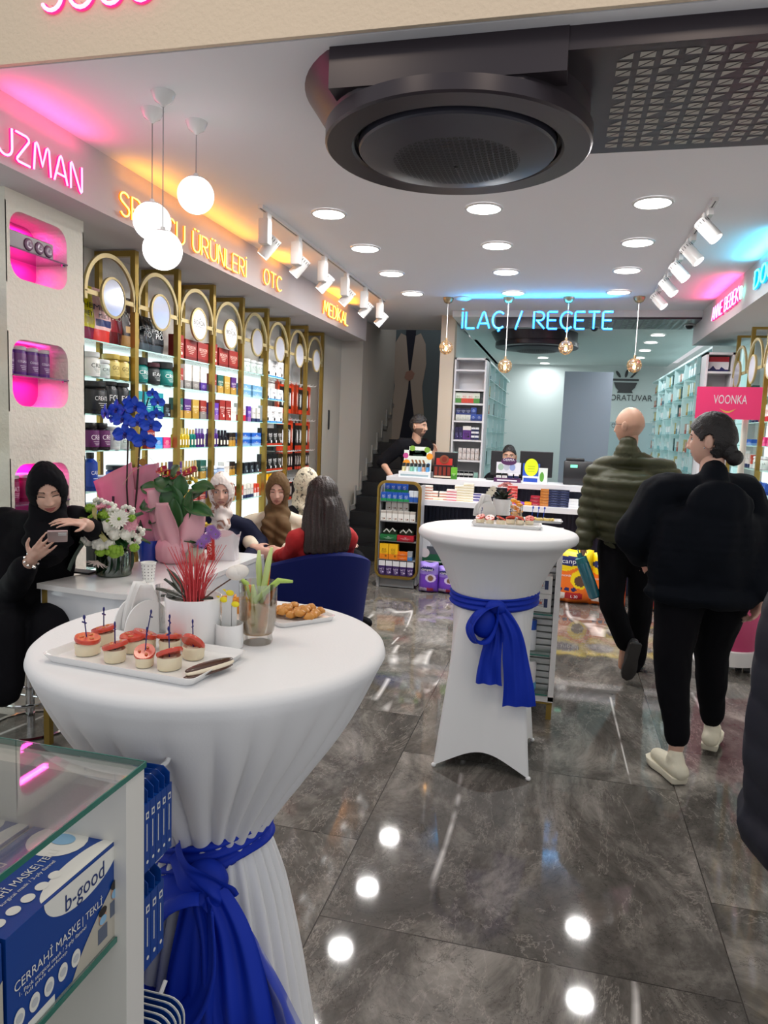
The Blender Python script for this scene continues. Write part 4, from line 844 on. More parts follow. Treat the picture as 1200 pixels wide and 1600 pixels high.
# ---------------------------------------------------------------- laboratory sign, grey panel
q = MB(); q.box((0, 0, 0), (.74, .1, 2.62)); o = q.build('partition_panel', mat('grey_blue_panel', (.40, .42, .50), .7)); o.location = (.33, 12.0, 1.31); tag(o, 'tall grey blue partition panel in front of the laboratory back wall', 'partition')
sg = at(975, 622, Y=14.19); t = thing('wall_sign', 'black mortar emblem and lettering LABORATUVAR on the back wall', 'sign', (sg.x, 14.19, sg.z))
q = MB(); q.text('LABORATUVAR', (-.0, 0, 0), X_, Z_, .115, 0, .98, off=.006); q.build('lettering', M_BLACK, t)
q = MB(); R = MX.Translation((.0, 0, -.01)) @ MX.Scale(.74, 4) @ MX.Rotation(pi / 2, 4, 'X')
q.prism([(-.3, .44), (.32, .44), (.32, .49), (-.3, .49)], 0, .012, R); q.prism([(-.27, .4), (.29, .4), (.24, .27), (.17, .2), (.2, .14), (-.18, .14), (-.15, .2), (-.22, .27)], 0, .012, R)
for cx, a in ((-.12, 35), (0.0, -10)): q.prism([(cx + .035 * sin(i * pi / 6) * cos(radians(a)) - .2 * (1 - cos(i * pi / 6)) / 2 * sin(radians(a)), .52 + .035 * sin(i * pi / 6) * sin(radians(a)) + .2 * (1 - cos(i * pi / 6)) / 2 * cos(radians(a))) for i in range(12)], 0, .012, R)
q.prism([(.1, .52), (.16, .52), (.3, .68), (.26, .7)], 0, .012, R); q.build('mortar_emblem', M_BLACK, t)
# door in the back wall
t = MB(); t.box((1.25, 14.19, .95), (.9, .03, 1.9)); struct(t, 'door_1', mat('laboratory_door', (.5, .6, .62), .5))

# wall graphic on the stairs: a figure in a long beige coat
t = thing('wall_graphic', 'wall picture of a person in a long beige coat, above the black stairs', 'picture', (at(637, 650, Y=11.09).x, 11.09, 1.42))
q = MB(); q.box((.08, 0, .75), (.84, .004, 1.6)); q.build('background', mat('picture_teal', (.10, .13, .14), .8), t)
sc_ = 1.0
def flat(pts, th, name, m_):
    q = MB(); q.prism([(x * .62, z) for x, z in pts], 0, .006, MX(((1, 0, 0, 0), (0, 0, -1, -.004 - th), (0, 1, 0, 0), (0, 0, 0, 1)))); return q.build(name, m_, t)
flat([(-.12, 1.75), (.12, 1.75), (.16, .5), (.2, -.0), (-.25, -.0), (-.18, .5)], 0, 'trousers_and_top', mat('picture_navy', (.006, .007, .018), .8))
cm = mat('picture_coat', (.36, .30, .25), .85)
flat([(-.12, 1.62), (-.0, 1.02), (-.02, .8), (-.14, .25), (-.2, -.0), (-.46, .0), (-.44, .4), (-.36, .85), (-.45, 1.2), (-.4, 1.5), (-.25, 1.66)], .004, 'coat', cm)
flat([(.12, 1.62), (.02, 1.02), (.06, .8), (.2, .25), (.26, .05), (.42, .05), (.42, .4), (.34, .85), (.42, 1.2), (.38, 1.5), (.25, 1.66)], .004, 'coat', cm)
flat([(-.12, .98), (0, .93), (.1, .97), (.14, 1.05), (.05, 1.1), (-.08, 1.07)], .012, 'hands', mat('picture_skin', (.3, .16, .12), .8))
# light socket strip on the stair wall
q = MB(); q.box((0, 0, 0), (.02, .05, .24), bev=.008); o = q.build('door_phone', M_BLACK); o.location = (-2.835, 8.55, 1.68); tag(o, 'slim black handset plate on the grey stair wall', 'wall device')
# dome cameras
for i, (x, y) in enumerate(((.28, 9.2), (1.32, 9.0))):
    t = thing('dome_camera', 'small dark dome camera under the laboratory ceiling, ' + ['by the blue lettering', 'toward the right wall'][i], 'camera', (x, y, 2.93), group='dome cameras'); q = MB(); q.cyl((0, 0, 0), (0, 0, -.03), .06, n=20); q.build('base', M_WHITE, t); q = MB(); q.sph((0, 0, -.03), (.045, .045, .04)); q.build('dome', M_BLACK, t, smooth=True)
t = thing('smoke_detector', 'flat white smoke detector on the shop ceiling over the counter', 'detector', (-1.12, 7.75, 3)); q = MB(); q.lathe([(.09, 0), (.09, -.012), (.05, -.03)], n=24); q.build('body', M_WHITE, t, smooth=50)

# ---------------------------------------------------------------- counter
t = thing('service_counter', 'long counter with white top, white ledge and navy ribbed front', 'counter', (-.3, 7.5, 0))
cx0, cx1 = -1.79 + .3, 1.15 + .3; cw = cx1 - cx0; cc = (cx0 + cx1) / 2
CT = mat('counter_top_lacquer', (.74, .74, .77), .3)
q = MB(); q.box((cc, .15, 1.07), (cw, .5, .055)); q.box((cx0 + .015, .15, .52), (.03, .5, 1.05)); q.build('worktop', CT, t)
q = MB(); q.box((cc + .18, -.13, .86), (cw - .38, .3, .055)); q.build('ledge', CT, t)
q = MB(); q.box((cc, .09, .52), (cw - .06, .04, 1.04))
for i in range(70): q.box((cx0 + .05 + (cw - .1) * i / 69, .065, .52), (.022, .02, 1.0), 0)
q.build('ribbed_front', M_NAVY, t)
def stack(code, x, y, z, n, wh, lab):
    for i in range(n):
        me = None; o = put(code, (x + random.uniform(-.002, .002), y, z), 0, wh, lab=lab); z += max(v.co.z for v in PM[code][0][1].vertices) + .0006
LIB.update({'mA': (pk_box(.11, .06, .028, 'f0ece4', 'c87a5a', '', 'b0605a', .35), 'medicine_box', 'box', 'flat white medicine box', .11),
 'mB': (pk_box(.1, .06, .028, 'f0e4e2', 'd0606a', '', 'c04a5a', .35), 'medicine_box', 'box', 'flat white and pink medicine box', .1),
 'mC': (pk_box(.1, .06, .026, 'efebdc', 'd8c89a', '', 'b8a060', .3), 'medicine_box', 'box', 'flat ivory medicine box', .1),
 'mD': (pk_box(.12, .06, .028, 'e8e4f0', '3a3480', '', '3a3480', .5, True), 'medicine_box', 'box', 'flat white and indigo medicine box', .12),
 'mE': (pk_box(.1, .06, .03, 'c03030', 'e88a80', '', 'f4e0dc', .3), 'medicine_box', 'box', 'flat red medicine box', .1),
 'mF': (pk_box(.1, .06, .028, 'b8722e', '9a5a20', '', 'ecd0a8', .3), 'medicine_box', 'box', 'flat amber medicine box', .1),
 'mG': (pk_box(.11, .06, .024, '161c38', '2a3460', '', 'b8c0dc', .3), 'medicine_box', 'box', 'flat midnight blue medicine box', .11),
 'mH': (pk_box(.11, .06, .028, 'eceef0', 'd8dce0', '', 'a8b0b8', .2), 'medicine_box', 'box', 'plain white medicine box', .11),
 'mI': (pk_box(.1, .06, .032, 'a01c30', '7a1424', '', 'f0c8cc', .3), 'medicine_box', 'box', 'flat crimson medicine box', .1),
 'mJ': (pk_box(.1, .06, .032, '8a4ab0', '6a3490', '', 'f0e0f8', .3), 'medicine_box', 'box', 'flat purple medicine box', .1),
 'mK': (pk_box(.1, .06, .032, 'e8a01c', 'c8821c', '', 'fff4dc', .3), 'medicine_box', 'box', 'flat orange medicine box', .1)})
for px, code, n, lab in ((667, 'mA', 5, 'flat white medicine box in the leftmost stack on the counter ledge'), (676, 'mA', 3, 'flat white medicine box in the second stack on the counter ledge'), (685, 'mC', 1, 'single flat ivory medicine box near the left end of the ledge'),
                         (695, 'mA', 3, 'flat white medicine box in the third low stack on the counter ledge'), (706, 'mB', 4, 'flat white and pink medicine box in the stack left of the ivory stacks'), (718, 'mC', 6, 'flat ivory medicine box in the shorter ivory stack'), (732, 'mC', 7, 'flat ivory medicine box in the taller ivory stack'), (747, 'mD', 3, 'flat white and indigo medicine box behind the second table'),
                         (800, 'mE', 6, 'flat red medicine box in the tall stack behind the flower pot'), (812, 'mJ', 1, 'flat purple medicine box on the counter ledge'), (823, 'mK', 1, 'flat orange medicine box on the counter ledge'), (837, 'mI', 3, 'flat crimson medicine box in the low stack on the ledge'),
                         (852, 'mF', 6, 'flat amber medicine box in the tall stack on the ledge'), (866, 'mG', 7, 'flat midnight blue medicine box in the left dark stack'), (880, 'mG', 7, 'flat midnight blue medicine box in the right dark stack'), (895, 'mH', 3, 'plain white medicine box at the right end of the ledge')):
    p = at(px, 780, Y=7.33); sc_x = p.x; stack(code, sc_x, 7.33 + random.uniform(-.01, .01), .888, n, '', lab)
# things standing on the counter
def cpt(px): return at(px, 748, Y=7.5).x
t = thing('display_stand', 'cardboard display of small bottles with a fruit patterned back board', 'display', (cpt(649), 7.48, 1.098))
q = MB(); q.box((0, .03, .03), (.34, .16, .06)); q.rect((0, -.05, .02), X_, Z_, .3, .02, 1); q.build('tray', [c_('e8ecee'), c_('9ab0b8')], t)
q = MB(); q.box((0, .1, .17), (.3, .01, .22)); q.box((0, .1, .27), (.19, .01, .1)); q.text('Bilim', (0, .094, .27), X_, Z_, .025, 1)
q.text('VITAMINLER', (0, .094, .23), X_, Z_, .014, 1)
for x, z, r, mi in ((-.13, .22, .03, 2), (-.12, .14, .04, 3), (.13, .22, .035, 3), (.1, .29, .03, 4), (-.06, .3, .03, 4), (.12, .13, .02, 5)): q.disc((x, .0945, z), X_, Z_, r, mi=mi)
for x in (-.05, -.01, .03, .07): q.add([V((x, .094, .13)), V((x + .02, .094, .13)), V((x + .0, .094, .18)), V((x - .02, .094, .18))], [[0, 1, 2, 3]], 6)
q.build('back_board', [c_('e4ece4'), c_('3a5a4a'), c_('c04a8a'), c_('f09a28'), c_('7aa83c'), c_('4a8ad0'), c_('8a5a30')], t)
for i in range(7):
    for j in (0, 1):
        o = thing('small_bottle', 'small dark-capped bottle in the fruit patterned display, %s row' % ['front', 'rear'][j], 'bottle', (cpt(649) - .13 + .043 * i, 7.47 + .06 * j, 1.158 + .0), group='small bottles in the %s row of the display' % ['front', 'rear'][j])
        q = MB(); q.cyl((0, 0, 0), (0, 0, .05), .015, n=12); q.build('glass', c_(['d8d0a0', 'e0dcd8', '8ac8b0', 'b0dcd8', '8ab8e0', 'c89a80', '5a9ad0'][i]), o); q = MB(); q.cyl((0, 0, .05), (0, 0, .085), .013, n=12); q.build('cap', c_('23282e'), o)
t = thing('display_stand', 'black and red cardboard display with a round head card beside the bottles', 'display', (cpt(692), 7.5, 1.098)); q = MB(); q.box((0, 0, .07), (.2, .1, .14)); q.box((0, .045, .17), (.17, .01, .08), 1); q.disc((0, .035, .2), X_, Z_, .05, .045, 2); q.disc((0, .034, .2), X_, Z_, .028, .03, 3)
for i in range(4): q.rect((-.07 + .045 * i, -.05, .08), X_, Z_, .03, .09, 3)
q.rect((0, -.05, .02), X_, Z_, .18, .018, 4); q.build('carton', [c_('1c1214'), c_('c8342c'), c_('8a4a30'), c_('7a2a1c'), c_('d8c8b8')], t)
o = put('gL', (cpt(710), 7.46, 1.098), 0, '', lab='bright green carton standing beside the black display'); o.data = pk_box(.06, .04, .125, '6ab030', '3a7a1c', '', 'e8f4d0', .4)()[0][1]
t = thing('display_stand', 'purple and white cardboard display of serum boxes in front of the seated clerk', 'display', (cpt(793), 7.5, 1.098)); q = MB(); q.box((0, 0, .02), (.27, .14, .04)); q.box((0, .06, .14), (.25, .01, .12), 1); q.disc((0, .053, .21), X_, Z_, .08, .04, 0); q.text('DERMA', (0, .052, .225), X_, Z_, .025, 1); q.rect((0, -.07, .02), X_, Z_, .2, .014, 1)
for x, mi in ((-.08, 2), (-.02, 3), (.04, 4)): q.disc((x, .0535, .15), X_, Z_, .03, .035, mi)
q.build('carton', [c_('4c2450'), c_('dcdce4'), c_('9ab0a0'), c_('b0b4c0'), c_('8a9ac8')], t)
for i in range(4): put('gK' if i < 2 else 'gI', (cpt(793) - .09 + .06 * i, 7.49, 1.14), 0, '', lab='small serum box in the purple display, %s from the left' % ORD[i])
t = thing('display_stand', 'blue and white display with a bright lime rounded leaflet holder', 'display', (cpt(829), 7.5, 1.098)); q = MB(); q.box((0, 0, .035), (.16, .1, .07), 1); q.box((0, .045, .1), (.17, .01, .2), 0); q.disc((0, .036, .16), X_, Z_, .07, .09, 2); q.rect((0, -.05, .035), X_, Z_, .14, .04, 0)
for i in range(3): q.rect((0, .0355, .12 + .025 * i), X_, Z_, .07, .004, 3, off=.001)
q.build('carton', [c_('2a50b8'), c_('e4e8ee'), c_('d8ec20'), c_('7a8a1c')], t)
t = thing('leaflet_holder', 'white upright carton with a green leaf mark, right of the lime display', 'box', (cpt(848), 7.5, 1.098)); q = MB(); q.box((0, 0, .08), (.09, .03, .16)); q.disc((-.01, -.015, .07), X_, Z_, .022, .05, 1); q.build('carton', [c_('e0e8e4'), c_('5a9a3a')], t)
def monitor(px, w, h, z0, y, lb, nm='monitor', cat='monitor'):
    t = thing(nm, lb, cat, (at(px, 720, Y=y).x, y, z0)); q = MB(); q.box((0, 0, h / 2 + .05), (w, .03, h), bev=.006); q.rect((0, .0155, h / 2 + .05), -X_, Z_, w * .95, h * .92, 1); q.build('screen', [M_BLACK, mat('screen_off', (.02, .03, .05), .15)], t); q = MB(); q.box((0, .02, .03), (.05, .02, .06)); q.box((0, .02, .005), (.2, .15, .01)); q.build('stand', M_BLACK, t); return t
monitor(697, .25, .22, 1.1, 7.72, 'black computer monitor back behind the black display, by the standing clerk')
monitor(776, .12, .26, 1.1, 7.72, 'narrow black monitor back by the seated clerk')
monitor(838, .34, .27, 1.1, 7.74, 'wide black monitor back right of the seated clerk')
t = thing('card_machine', 'large black printer with a small green lit display on the counter', 'printer', (at(905, 720, Y=7.7).x, 7.7, 1.1)); q = MB(); q.box((0, 0, .12), (.3, .26, .24), bev=.01); q.box((-.04, 0, .255), (.18, .2, .03), bev=.005); q.build('body', M_BLACK, t, smooth=40)
q = MB(); q.rect((-.05, -.131, .19), X_, Z_, .07, .03, 0); q.build('display', mat('green_display', (.2, .8, .5), .4, emis=.6), t)

# ---------------------------------------------------------------- gold rack of remedies
t = thing('gold_display_rack', 'gold framed display rack with rounded top against the left end of the counter', 'display rack', (-1.545, 6.98, 0))
def rring(m, w, z0, z1, r, tw, d, y=0):
    o_ = rrect(w, z1 - z0, r, 6); i_ = rrect(w - 2 * tw, z1 - z0 - 2 * tw, max(r - tw, .005), 6); n = len(o_); zc = (z0 + z1) / 2
    vs = [V((a, y + s, zc + b)) for s in (0, d) for P_ in (o_, i_) for a, b in P_]
    fs = []
    for i in range(n):
        j = (i + 1) % n; fs += [[i, j, n + j, n + i], [2 * n + i, 3 * n + i, 3 * n + j, 2 * n + j], [i, 2 * n + i, 2 * n + j, j], [n + i, n + j, 3 * n + j, 3 * n + i]]
    m.add(vs, fs)
q = MB(); rring(q, .45, .1, 1.085, .09, .028, .025, -.03); rring(q, .44, .1, 1.08, .09, .02, .012, -.05); q.build('gold_frame', M_GOLD, t, smooth=40)
q = MB(); 
for s in (-1, 1): q.box((s * .2, .12, .54), (.02, .26, 1.0))
q.box((0, .24, .54), (.4, .01, 1.0), 1); q.build('side_panels', [mat('rack_grey', (.35, .36, .38), .4), M_BLACK], t)
q = MB(); q.box((-.19, -.0, .05), (.025, .03, .1)); q.box((.0, .02, .05), (.36, .02, .09)); q.build('plinth', mat('rack_grey'), t)
RZ = [.88, .68, .48, .29, .125]
for z in RZ: q = MB(); q.box((0, .1, z - .005), (.38, .24, .01)); q.build('shelf', mat('rack_grey'), t)
LIB.update({'rA': (pk_box(.055, .05, .085, '1c50b0', '1c8a50', 'ACT', 'eef4ff', .3), 'toothpaste_box', 'box', 'blue and green carton', .058), 'rC': (pk_box(.045, .05, .11, 'dce4ec', '2a5ab0', '', '1c3a80', .45), 'toothpaste_box', 'box', 'white and blue carton', .05),
 'rB': (pk_box(.055, .05, .1, 'e8e6e2', 'b8b0a8', '', '7a4a2a', .25, True, logo=1), 'vitamin_box', 'box', 'white and silver carton', .06), 'rG': (pk_box(.17, .1, .06, '1c6a38', '164a2a', 'TEA', 'e8f4e8', .3), 'tea_box', 'box', 'green open carton', .18), 'rR': (pk_box(.17, .1, .06, 'b82030', '8a1422', 'TEA', 'f8e8e8', .3), 'tea_box', 'box', 'red open carton', .18),
 'rY': (pk_box(.09, .06, .155, 'f0b81c', 'e8841c', 'D3', '8a5a10', .35, logo=1), 'vitamin_box', 'box', 'large yellow carton', .1), 'rO': (pk_box(.1, .06, .04, 'e8741c', 'c85a14', 'C', 'fff0d8', .3), 'vitamin_box', 'box', 'flat orange carton', .1), 'rP': (pk_box(.065, .06, .15, '3c2460', 'e4e4e8', 'VIT', 'dcd0f0', .35, True, logo=1), 'vitamin_box', 'box', 'white topped purple carton', .072),
 'rW': (pk_box(.05, .05, .09, '9aa0a8', '4a80c0', '', 'ffffff', .4), 'vitamin_box', 'box', 'small silver and blue carton', .055)})
rk = 'of the gold rack'
lrow('rA*5', -1.73, 6.97, .881, .29, 'in the front row on the top shelf ' + rk, justify=False); lrow('rA/rA*4', -1.71, 7.05, .881, .24, 'in the rear row on the top shelf ' + rk, justify=False); lrow('rC*2', -1.45, 6.98, .881, .1, 'on the top shelf ' + rk, justify=False)
lrow('rB*6', -1.73, 6.98, .681, .36, 'in the front row on the second shelf ' + rk); lrow('rB/rG', -1.70, 7.0, .481, .01, '', justify=False) if 0 else None
o = lrow('rG rR', -1.725, 7.0, .481, .35, 'on the third shelf ' + rk)
t = [thing('gift_bow', 'small silver ribbon bow on the %s carton of the gold rack' % n_, 'bow', (x, 6.96, .545), group='ribbon bows') for n_, x in (('green', -1.63), ('red', -1.46))]
for b in t: q = MB(); q.tube([(-.06, 0, .02), (-.03, 0, .05), (0, 0, .02), (.03, 0, .06), (.06, 0, .03)], .008, n=6); q.box((0, .04, .02), (.14, .06, .04), 1); q.build('ribbon', [c_('b8b8b0'), c_('20301c')], b)
lrow('rY*2 rO/rO rW', -1.725, 6.98, .291, .34, 'on the fourth shelf ' + rk); lrow('rP*5', -1.73, 6.98, .126, .365, 'on the bottom shelf ' + rk)
# second row on second shelf
lrow('rB/rB*4', -1.70, 7.06, .681, .26, 'in the rear row on the second shelf ' + rk, justify=False)

# bed pad poster box and purple packs
t = thing('bed_pad_box', 'white, grey and green bed pad package leaning above the purple packs', 'package', (-1.21, 7.26, .24)); q = MB(); M4 = MX.Rotation(radians(0), 3, 'Z'); q.box((0, 0, .19), (.34, .06, .38)); q.text('Always', (-.06, -.03, .31), X_, Z_, .045, 1, .2); q.rect((0, -.03, .055), X_, Z_, .34, .11, 2); q.rect((.04, -.03, .13), X_, Z_, .24, .08, 3, off=.001)
q.add([V((-.05, -.0315, .17)), V((.15, -.0315, .17)), V((.12, -.0315, .24)), V((-.03, -.0315, .24))], [[0, 1, 2, 3]], 4); q.rect((.045, -.031, .25), X_, Z_, .13, .012, 1); q.disc((-.1, -.0315, .1), X_, Z_, .05, mi=5); q.rect((0, -.031, .015), X_, Z_, .2, .008, 5); q.build('carton', [c_('d8dadc'), c_('101214'), c_('1c5a3c'), c_('4a5058'), c_('b8bcc0'), c_('e4dcdc')], t)
def softpack(name, lb, loc, w, d, h, mats, draw, rz=0):
    t = thing(name, lb, 'package', loc, rz); q = MB()
    def F(u, v, s):
        bx = (u - .5) * w; e = (1 - (2 * u - 1) ** 6) * (1 - (2 * v - 1) ** 8); return V((bx * (1 - .04 * v), -s * d / 2 * e - .012 * s * sin(v * 7) * e * .4, h * v + .006 * sin(u * 9)))
    mi = lambda c: draw(c.x / w, c.z / h) if draw else 0
    q.grid(lambda u, v: F(u, v, 1), 40, 48, mi); q.grid(lambda u, v: F(1 - u, v, -1), 12, 16, 0); q.grid(lambda u, v: F(0, v, 1).lerp(F(0, v, -1), u), 1, 8, 0)
    q.build('bag', mats, t, smooth=True); return t, F
def ov(x, z, cx, cz, rx, rz): return ((x - cx) / rx) ** 2 + ((z - cz) / rz) ** 2 < 1
def dp(x, z):
    if ov(x, z, -.05, .8, .36, .075): return 1
    if ov(x, z, .14, .5, .27, .13): return 3 if ov(x, z, .14, .5, .15, .09) else 2
    if .06 < z < .18 and -.42 < x < -.02: return 2
    if .06 < z < .18 and -.02 < x < .3: return 4
    if z > .62: return 5
    return 0
for i, (px, hh) in enumerate(((668, .30), (697, .265))):
    p = at(px, 928, Y=6.9); t, F = softpack('diaper_pack', ['tall purple adult diaper pack beside the gold rack', 'shorter purple adult diaper pack behind the second table'][i], (p.x, 6.93 + .03 * i, 0), .195, .13, hh, [c_('6a3cb0', .3), c_('1c1c58'), c_('c8b8dc'), c_('7a5a40'), c_('a83048'), c_('9078cc', .3)], dp)
    q = MB(); q.text('canped', F(.45, .8, 1) + V((0, -.006, 0)), X_, Z_, .026, 0, .11); q.build('lettering', c_('f4f4f8'), t)
def do(x, z):
    if ov(x, z, -.1, .8, .38, .09): return 1
    if ov(x, z, .18, .47, .26, .17): return 3 if ov(x, z, .18, .44, .16, .1) else 2
    if ov(x, z, -.34, .28, .07, .035) or ov(x, z, -.16, .28, .07, .035) or ov(x, z, .02, .28, .07, .035): return 1
    if .1 < z < .22 and -.2 < x < .25: return 4
    if .1 < z < .22 and (-.46 < x < -.2): return 5
    return 2 if z > .66 + .05 * sin(x * 6) else 0
for i, (px, w_, hh) in enumerate(((893, .36, .52), (948, .33, .5), (1010, .3, .46))):
    p = at(px, 945, Y=7.02); t, F = softpack('diaper_pack', ['orange and yellow baby diaper pack, leftmost of the three, half behind the blue bottle', 'orange diaper pack between the man\'s legs and the first pack', 'orange diaper pack seen between the two walking customers'][i], (p.x, 7.04, 0), w_, .18, hh, [c_('e8701c', .3), c_('1c2464'), c_('f0d014', .3), c_('5a4030'), c_('b82028'), c_('f0e8e0')], do)
    q = MB(); q.text('canped', F(.4, .8, 1) + V((.02, -.008, 0)), X_, Z_, .045, 0, .2); q.text('L 30', F(.54, .16, 1) + V((0, -.006, 0)), X_, Z_, .028, 0); q.text('EKONOMİK', F(.25, .52, 1) + V((0, -.004, 0)), X_, Z_, .018, 0); q.build('lettering', c_('f4f4f8'), t)
# little tray of cartons hanging under the ledge
lrow('mH lW lA', .0, 7.25, .8, .3, 'under the counter ledge') if 0 else None

# ---------------------------------------------------------------- slatted display cart
t = thing('slatted_display', 'white slatwall display cart on gold legs behind the second table', 'display stand', (-.16, 4.3, 0))
SW = mat('slatwall_white', (.66, .67, .66), .5)
q = MB(); q.box((.185, 0, .56), (.03, .62, .9)); q.build('end_panel', M_WHITE, t)
q = MB(); q.box((0, .0, .12), (.4, .62, .03)); q.box((0, 0, 1.0), (.4, .62, .03)); q.build('deck', M_WHITE, t)
q = MB(); 
for i in range(22): q.box((-.0, -.2, .155 + .038 * i), (.34, .03, .03), bev=.004)
q.box((0, -.18, .56), (.34, .01, .85), 1); q.build('slat_panel', [SW, c_('8a8c8c')], t)
for sx in (-1, 1):
    for sy in (-1, 1): q = MB(); q.box((sx * .18, sy * .28, .045), (.03, .03, .09)); q.build('leg', M_GOLD, t)
for sy in (-1, 1): q = MB(); q.box((0, sy * .28, .098), (.39, .03, .022)); q.build('gold_rail', M_GOLD, t)
for z in (.61, .38, .155): q = MB(); q.box((0, -.26, z - .004), (.33, .14, .008)); q.box((0, -.331, z - .004), (.33, .002, .008), 1); q.build('glass_shelf', [M_SHELF, M_GEDGE], t)
LIB.update({'kA': (pk_box(.13, .08, .1, 'dcdcd8', 'd8a890', 'CAST', '20305c', .0), 'plaster_box', 'box', 'white plaster box', .15)})
for i, z in enumerate((.612, .714)):
    o = put('kA', (-.07, 4.05, z), 0, '', lab='white carton with orange bar and navy marks, %s on the slatted display' % ['lower', 'upper'][i]); q = MB(); q.rect((-.02, -.0405, .05), X_, Z_, .07, .014, 0); q.rect((.035, -.0405, .05), X_, Z_, .02, .05, 1); q.build('print', [c_('d8744c'), c_('20305c')], o)
for i, (x, z, r, h, c1, c2, lb) in enumerate(((-.10, .382, .026, .17, 'e8eaec', '1c50b0', 'white spray can with blue cap on the middle glass shelf of the display'), (-.165, .382, .024, .15, 'e4e4e0', 'e86a3c', 'white bottle with orange foot on the middle glass shelf'),
                                        (-.09, .157, .03, .16, 'ece8e8', '6ab0dc', 'white tube with light blue foot on the lowest glass shelf'), (-.165, .157, .026, .13, 'e8e8e8', 'a04a9a', 'white bottle on the lowest glass shelf, behind the blue tails'))):
    t2 = thing('spray_can' if i == 0 else 'lotion_bottle', lb, 'bottle', (x, 4.05, z)); q = MB()
    if i == 0: q.lathe([(r, 0), (r, h * .66), (r * .9, h * .68)], n=20); q.build('can', c_(c1), t2, smooth=40); q = MB(); q.lathe([(r * .95, h * .68), (r * .95, h), (r * .9, h)], n=20); q.build('cap', c_(c2), t2, smooth=40)
    else: q.lathe([(r, 0), (r, h * .24)], n=20); q.build('cap', c_(c2), t2, smooth=40); q = MB(); q.lathe([(r * .9, h * .24), (r * .95, h * .9), (r * .7, h)], n=20); q.build('body', c_(c1), t2, smooth=40)

# ---------------------------------------------------------------- pink brand stand at right
t = thing('brand_display_stand', 'pink display stand on castors with a hot pink VOONKA header board', 'display stand', (1.24, 5.42, 0))
HP = mat('hot_pink_board', hexc('ff3e7e'), .4)
q = MB(); q.lathe([(.18, .16), (.2, .4), (.22, .75), (.21, .76)], n=28); q.build('body', mat('raspberry_plastic', (.55, .06, .17), .3), t, smooth=40)
q = MB(); q.lathe([(.19, .055), (.2, .06), (.2, .16), (.18, .165)], n=28); q.build('base', M_WHITE, t, smooth=40)
for a in range(4): q = MB(); x_, y_ = .14 * cos(a * pi / 2 + .8), .14 * sin(a * pi / 2 + .8); q.box((x_, y_, .045), (.04, .015, .03)); q.cyl((x_ - .02, y_, .022), (x_ + .02, y_, .022), .021, n=14); q.build('castor', M_BLACK, t)
q = MB(); q.tube([(-.08, -.2, .76), (-.08, -.2, 1.74)], .02, n=14); q.build('pole', mat('cream_post', (.72, .69, .6), .4), t)
q = MB(); M4 = MX.Translation((-.2, -.23, 1.845)) @ MX.Rotation(radians(-8), 4, 'Z'); q.xf = M4
q.box((0, 0, 0), (.39, .014, .21)); q.text('VOONKA', (.01, -.007, .02), X_, Z_, .06, 1, .2)
q.add([V((-.05 + .1 * i / 8, -.0082, -.035 - .018 * sin(pi * i / 8))) for i in range(9)] + [V((-.05 + .1 * i / 8, -.0082, -.035 - .03 * sin(pi * i / 8))) for i in range(8, -1, -1)], [list(range(18))], 2)
q.build('header_board', [HP, c_('f8f0f4'), c_('f0c060')], t)
# ---------------------------------------------------------------- front left glass topped cabinet with mask boxes
t = thing('glass_top_cabinet', 'white display cabinet with glass top and shelf at the lower left', 'cabinet', (-.9, .55, 0))
ox, oy = .9, -.55
CB = mat('cabinet_cream_white', (.74, .73, .68), .5)
q = MB(); q.box((-.9 + ox, .915 + oy, .525), (.616, .047, 1.05)); q.box((-1.2 + ox, .45 + oy, .525), (.02, .9, 1.05)); q.box((-.9 + ox, .45 + oy, .35), (.6, .9, .02)); q.box((-.9 + ox, .1 + oy, .525), (.616, .02, 1.05)); q.build('carcass', CB, t)
q = MB(); q.box((-.9 + ox, .53 + oy, 1.056), (.62, .82, .008)); q.box((-.5895 + ox, .53 + oy, 1.056), (.002, .82, .009), 1); q.box((-.9 + ox, .94 + oy, 1.056), (.62, .002, .009), 1); q.build('glass_top', [M_GLASS, M_GEDGE], t)
q = MB(); q.box((-.9 + ox, .51 + oy, .797), (.58, .76, .008)); q.box((-.608 + ox, .51 + oy, .797), (.002, .76, .0085), 1); q.build('glass_shelf', [M_SHELF, M_GEDGE], t)
BG = c_('0a3f8f', .35); CW = c_('e6e6de', .4); NV = c_('14306e'); SK = c_('c89a80')
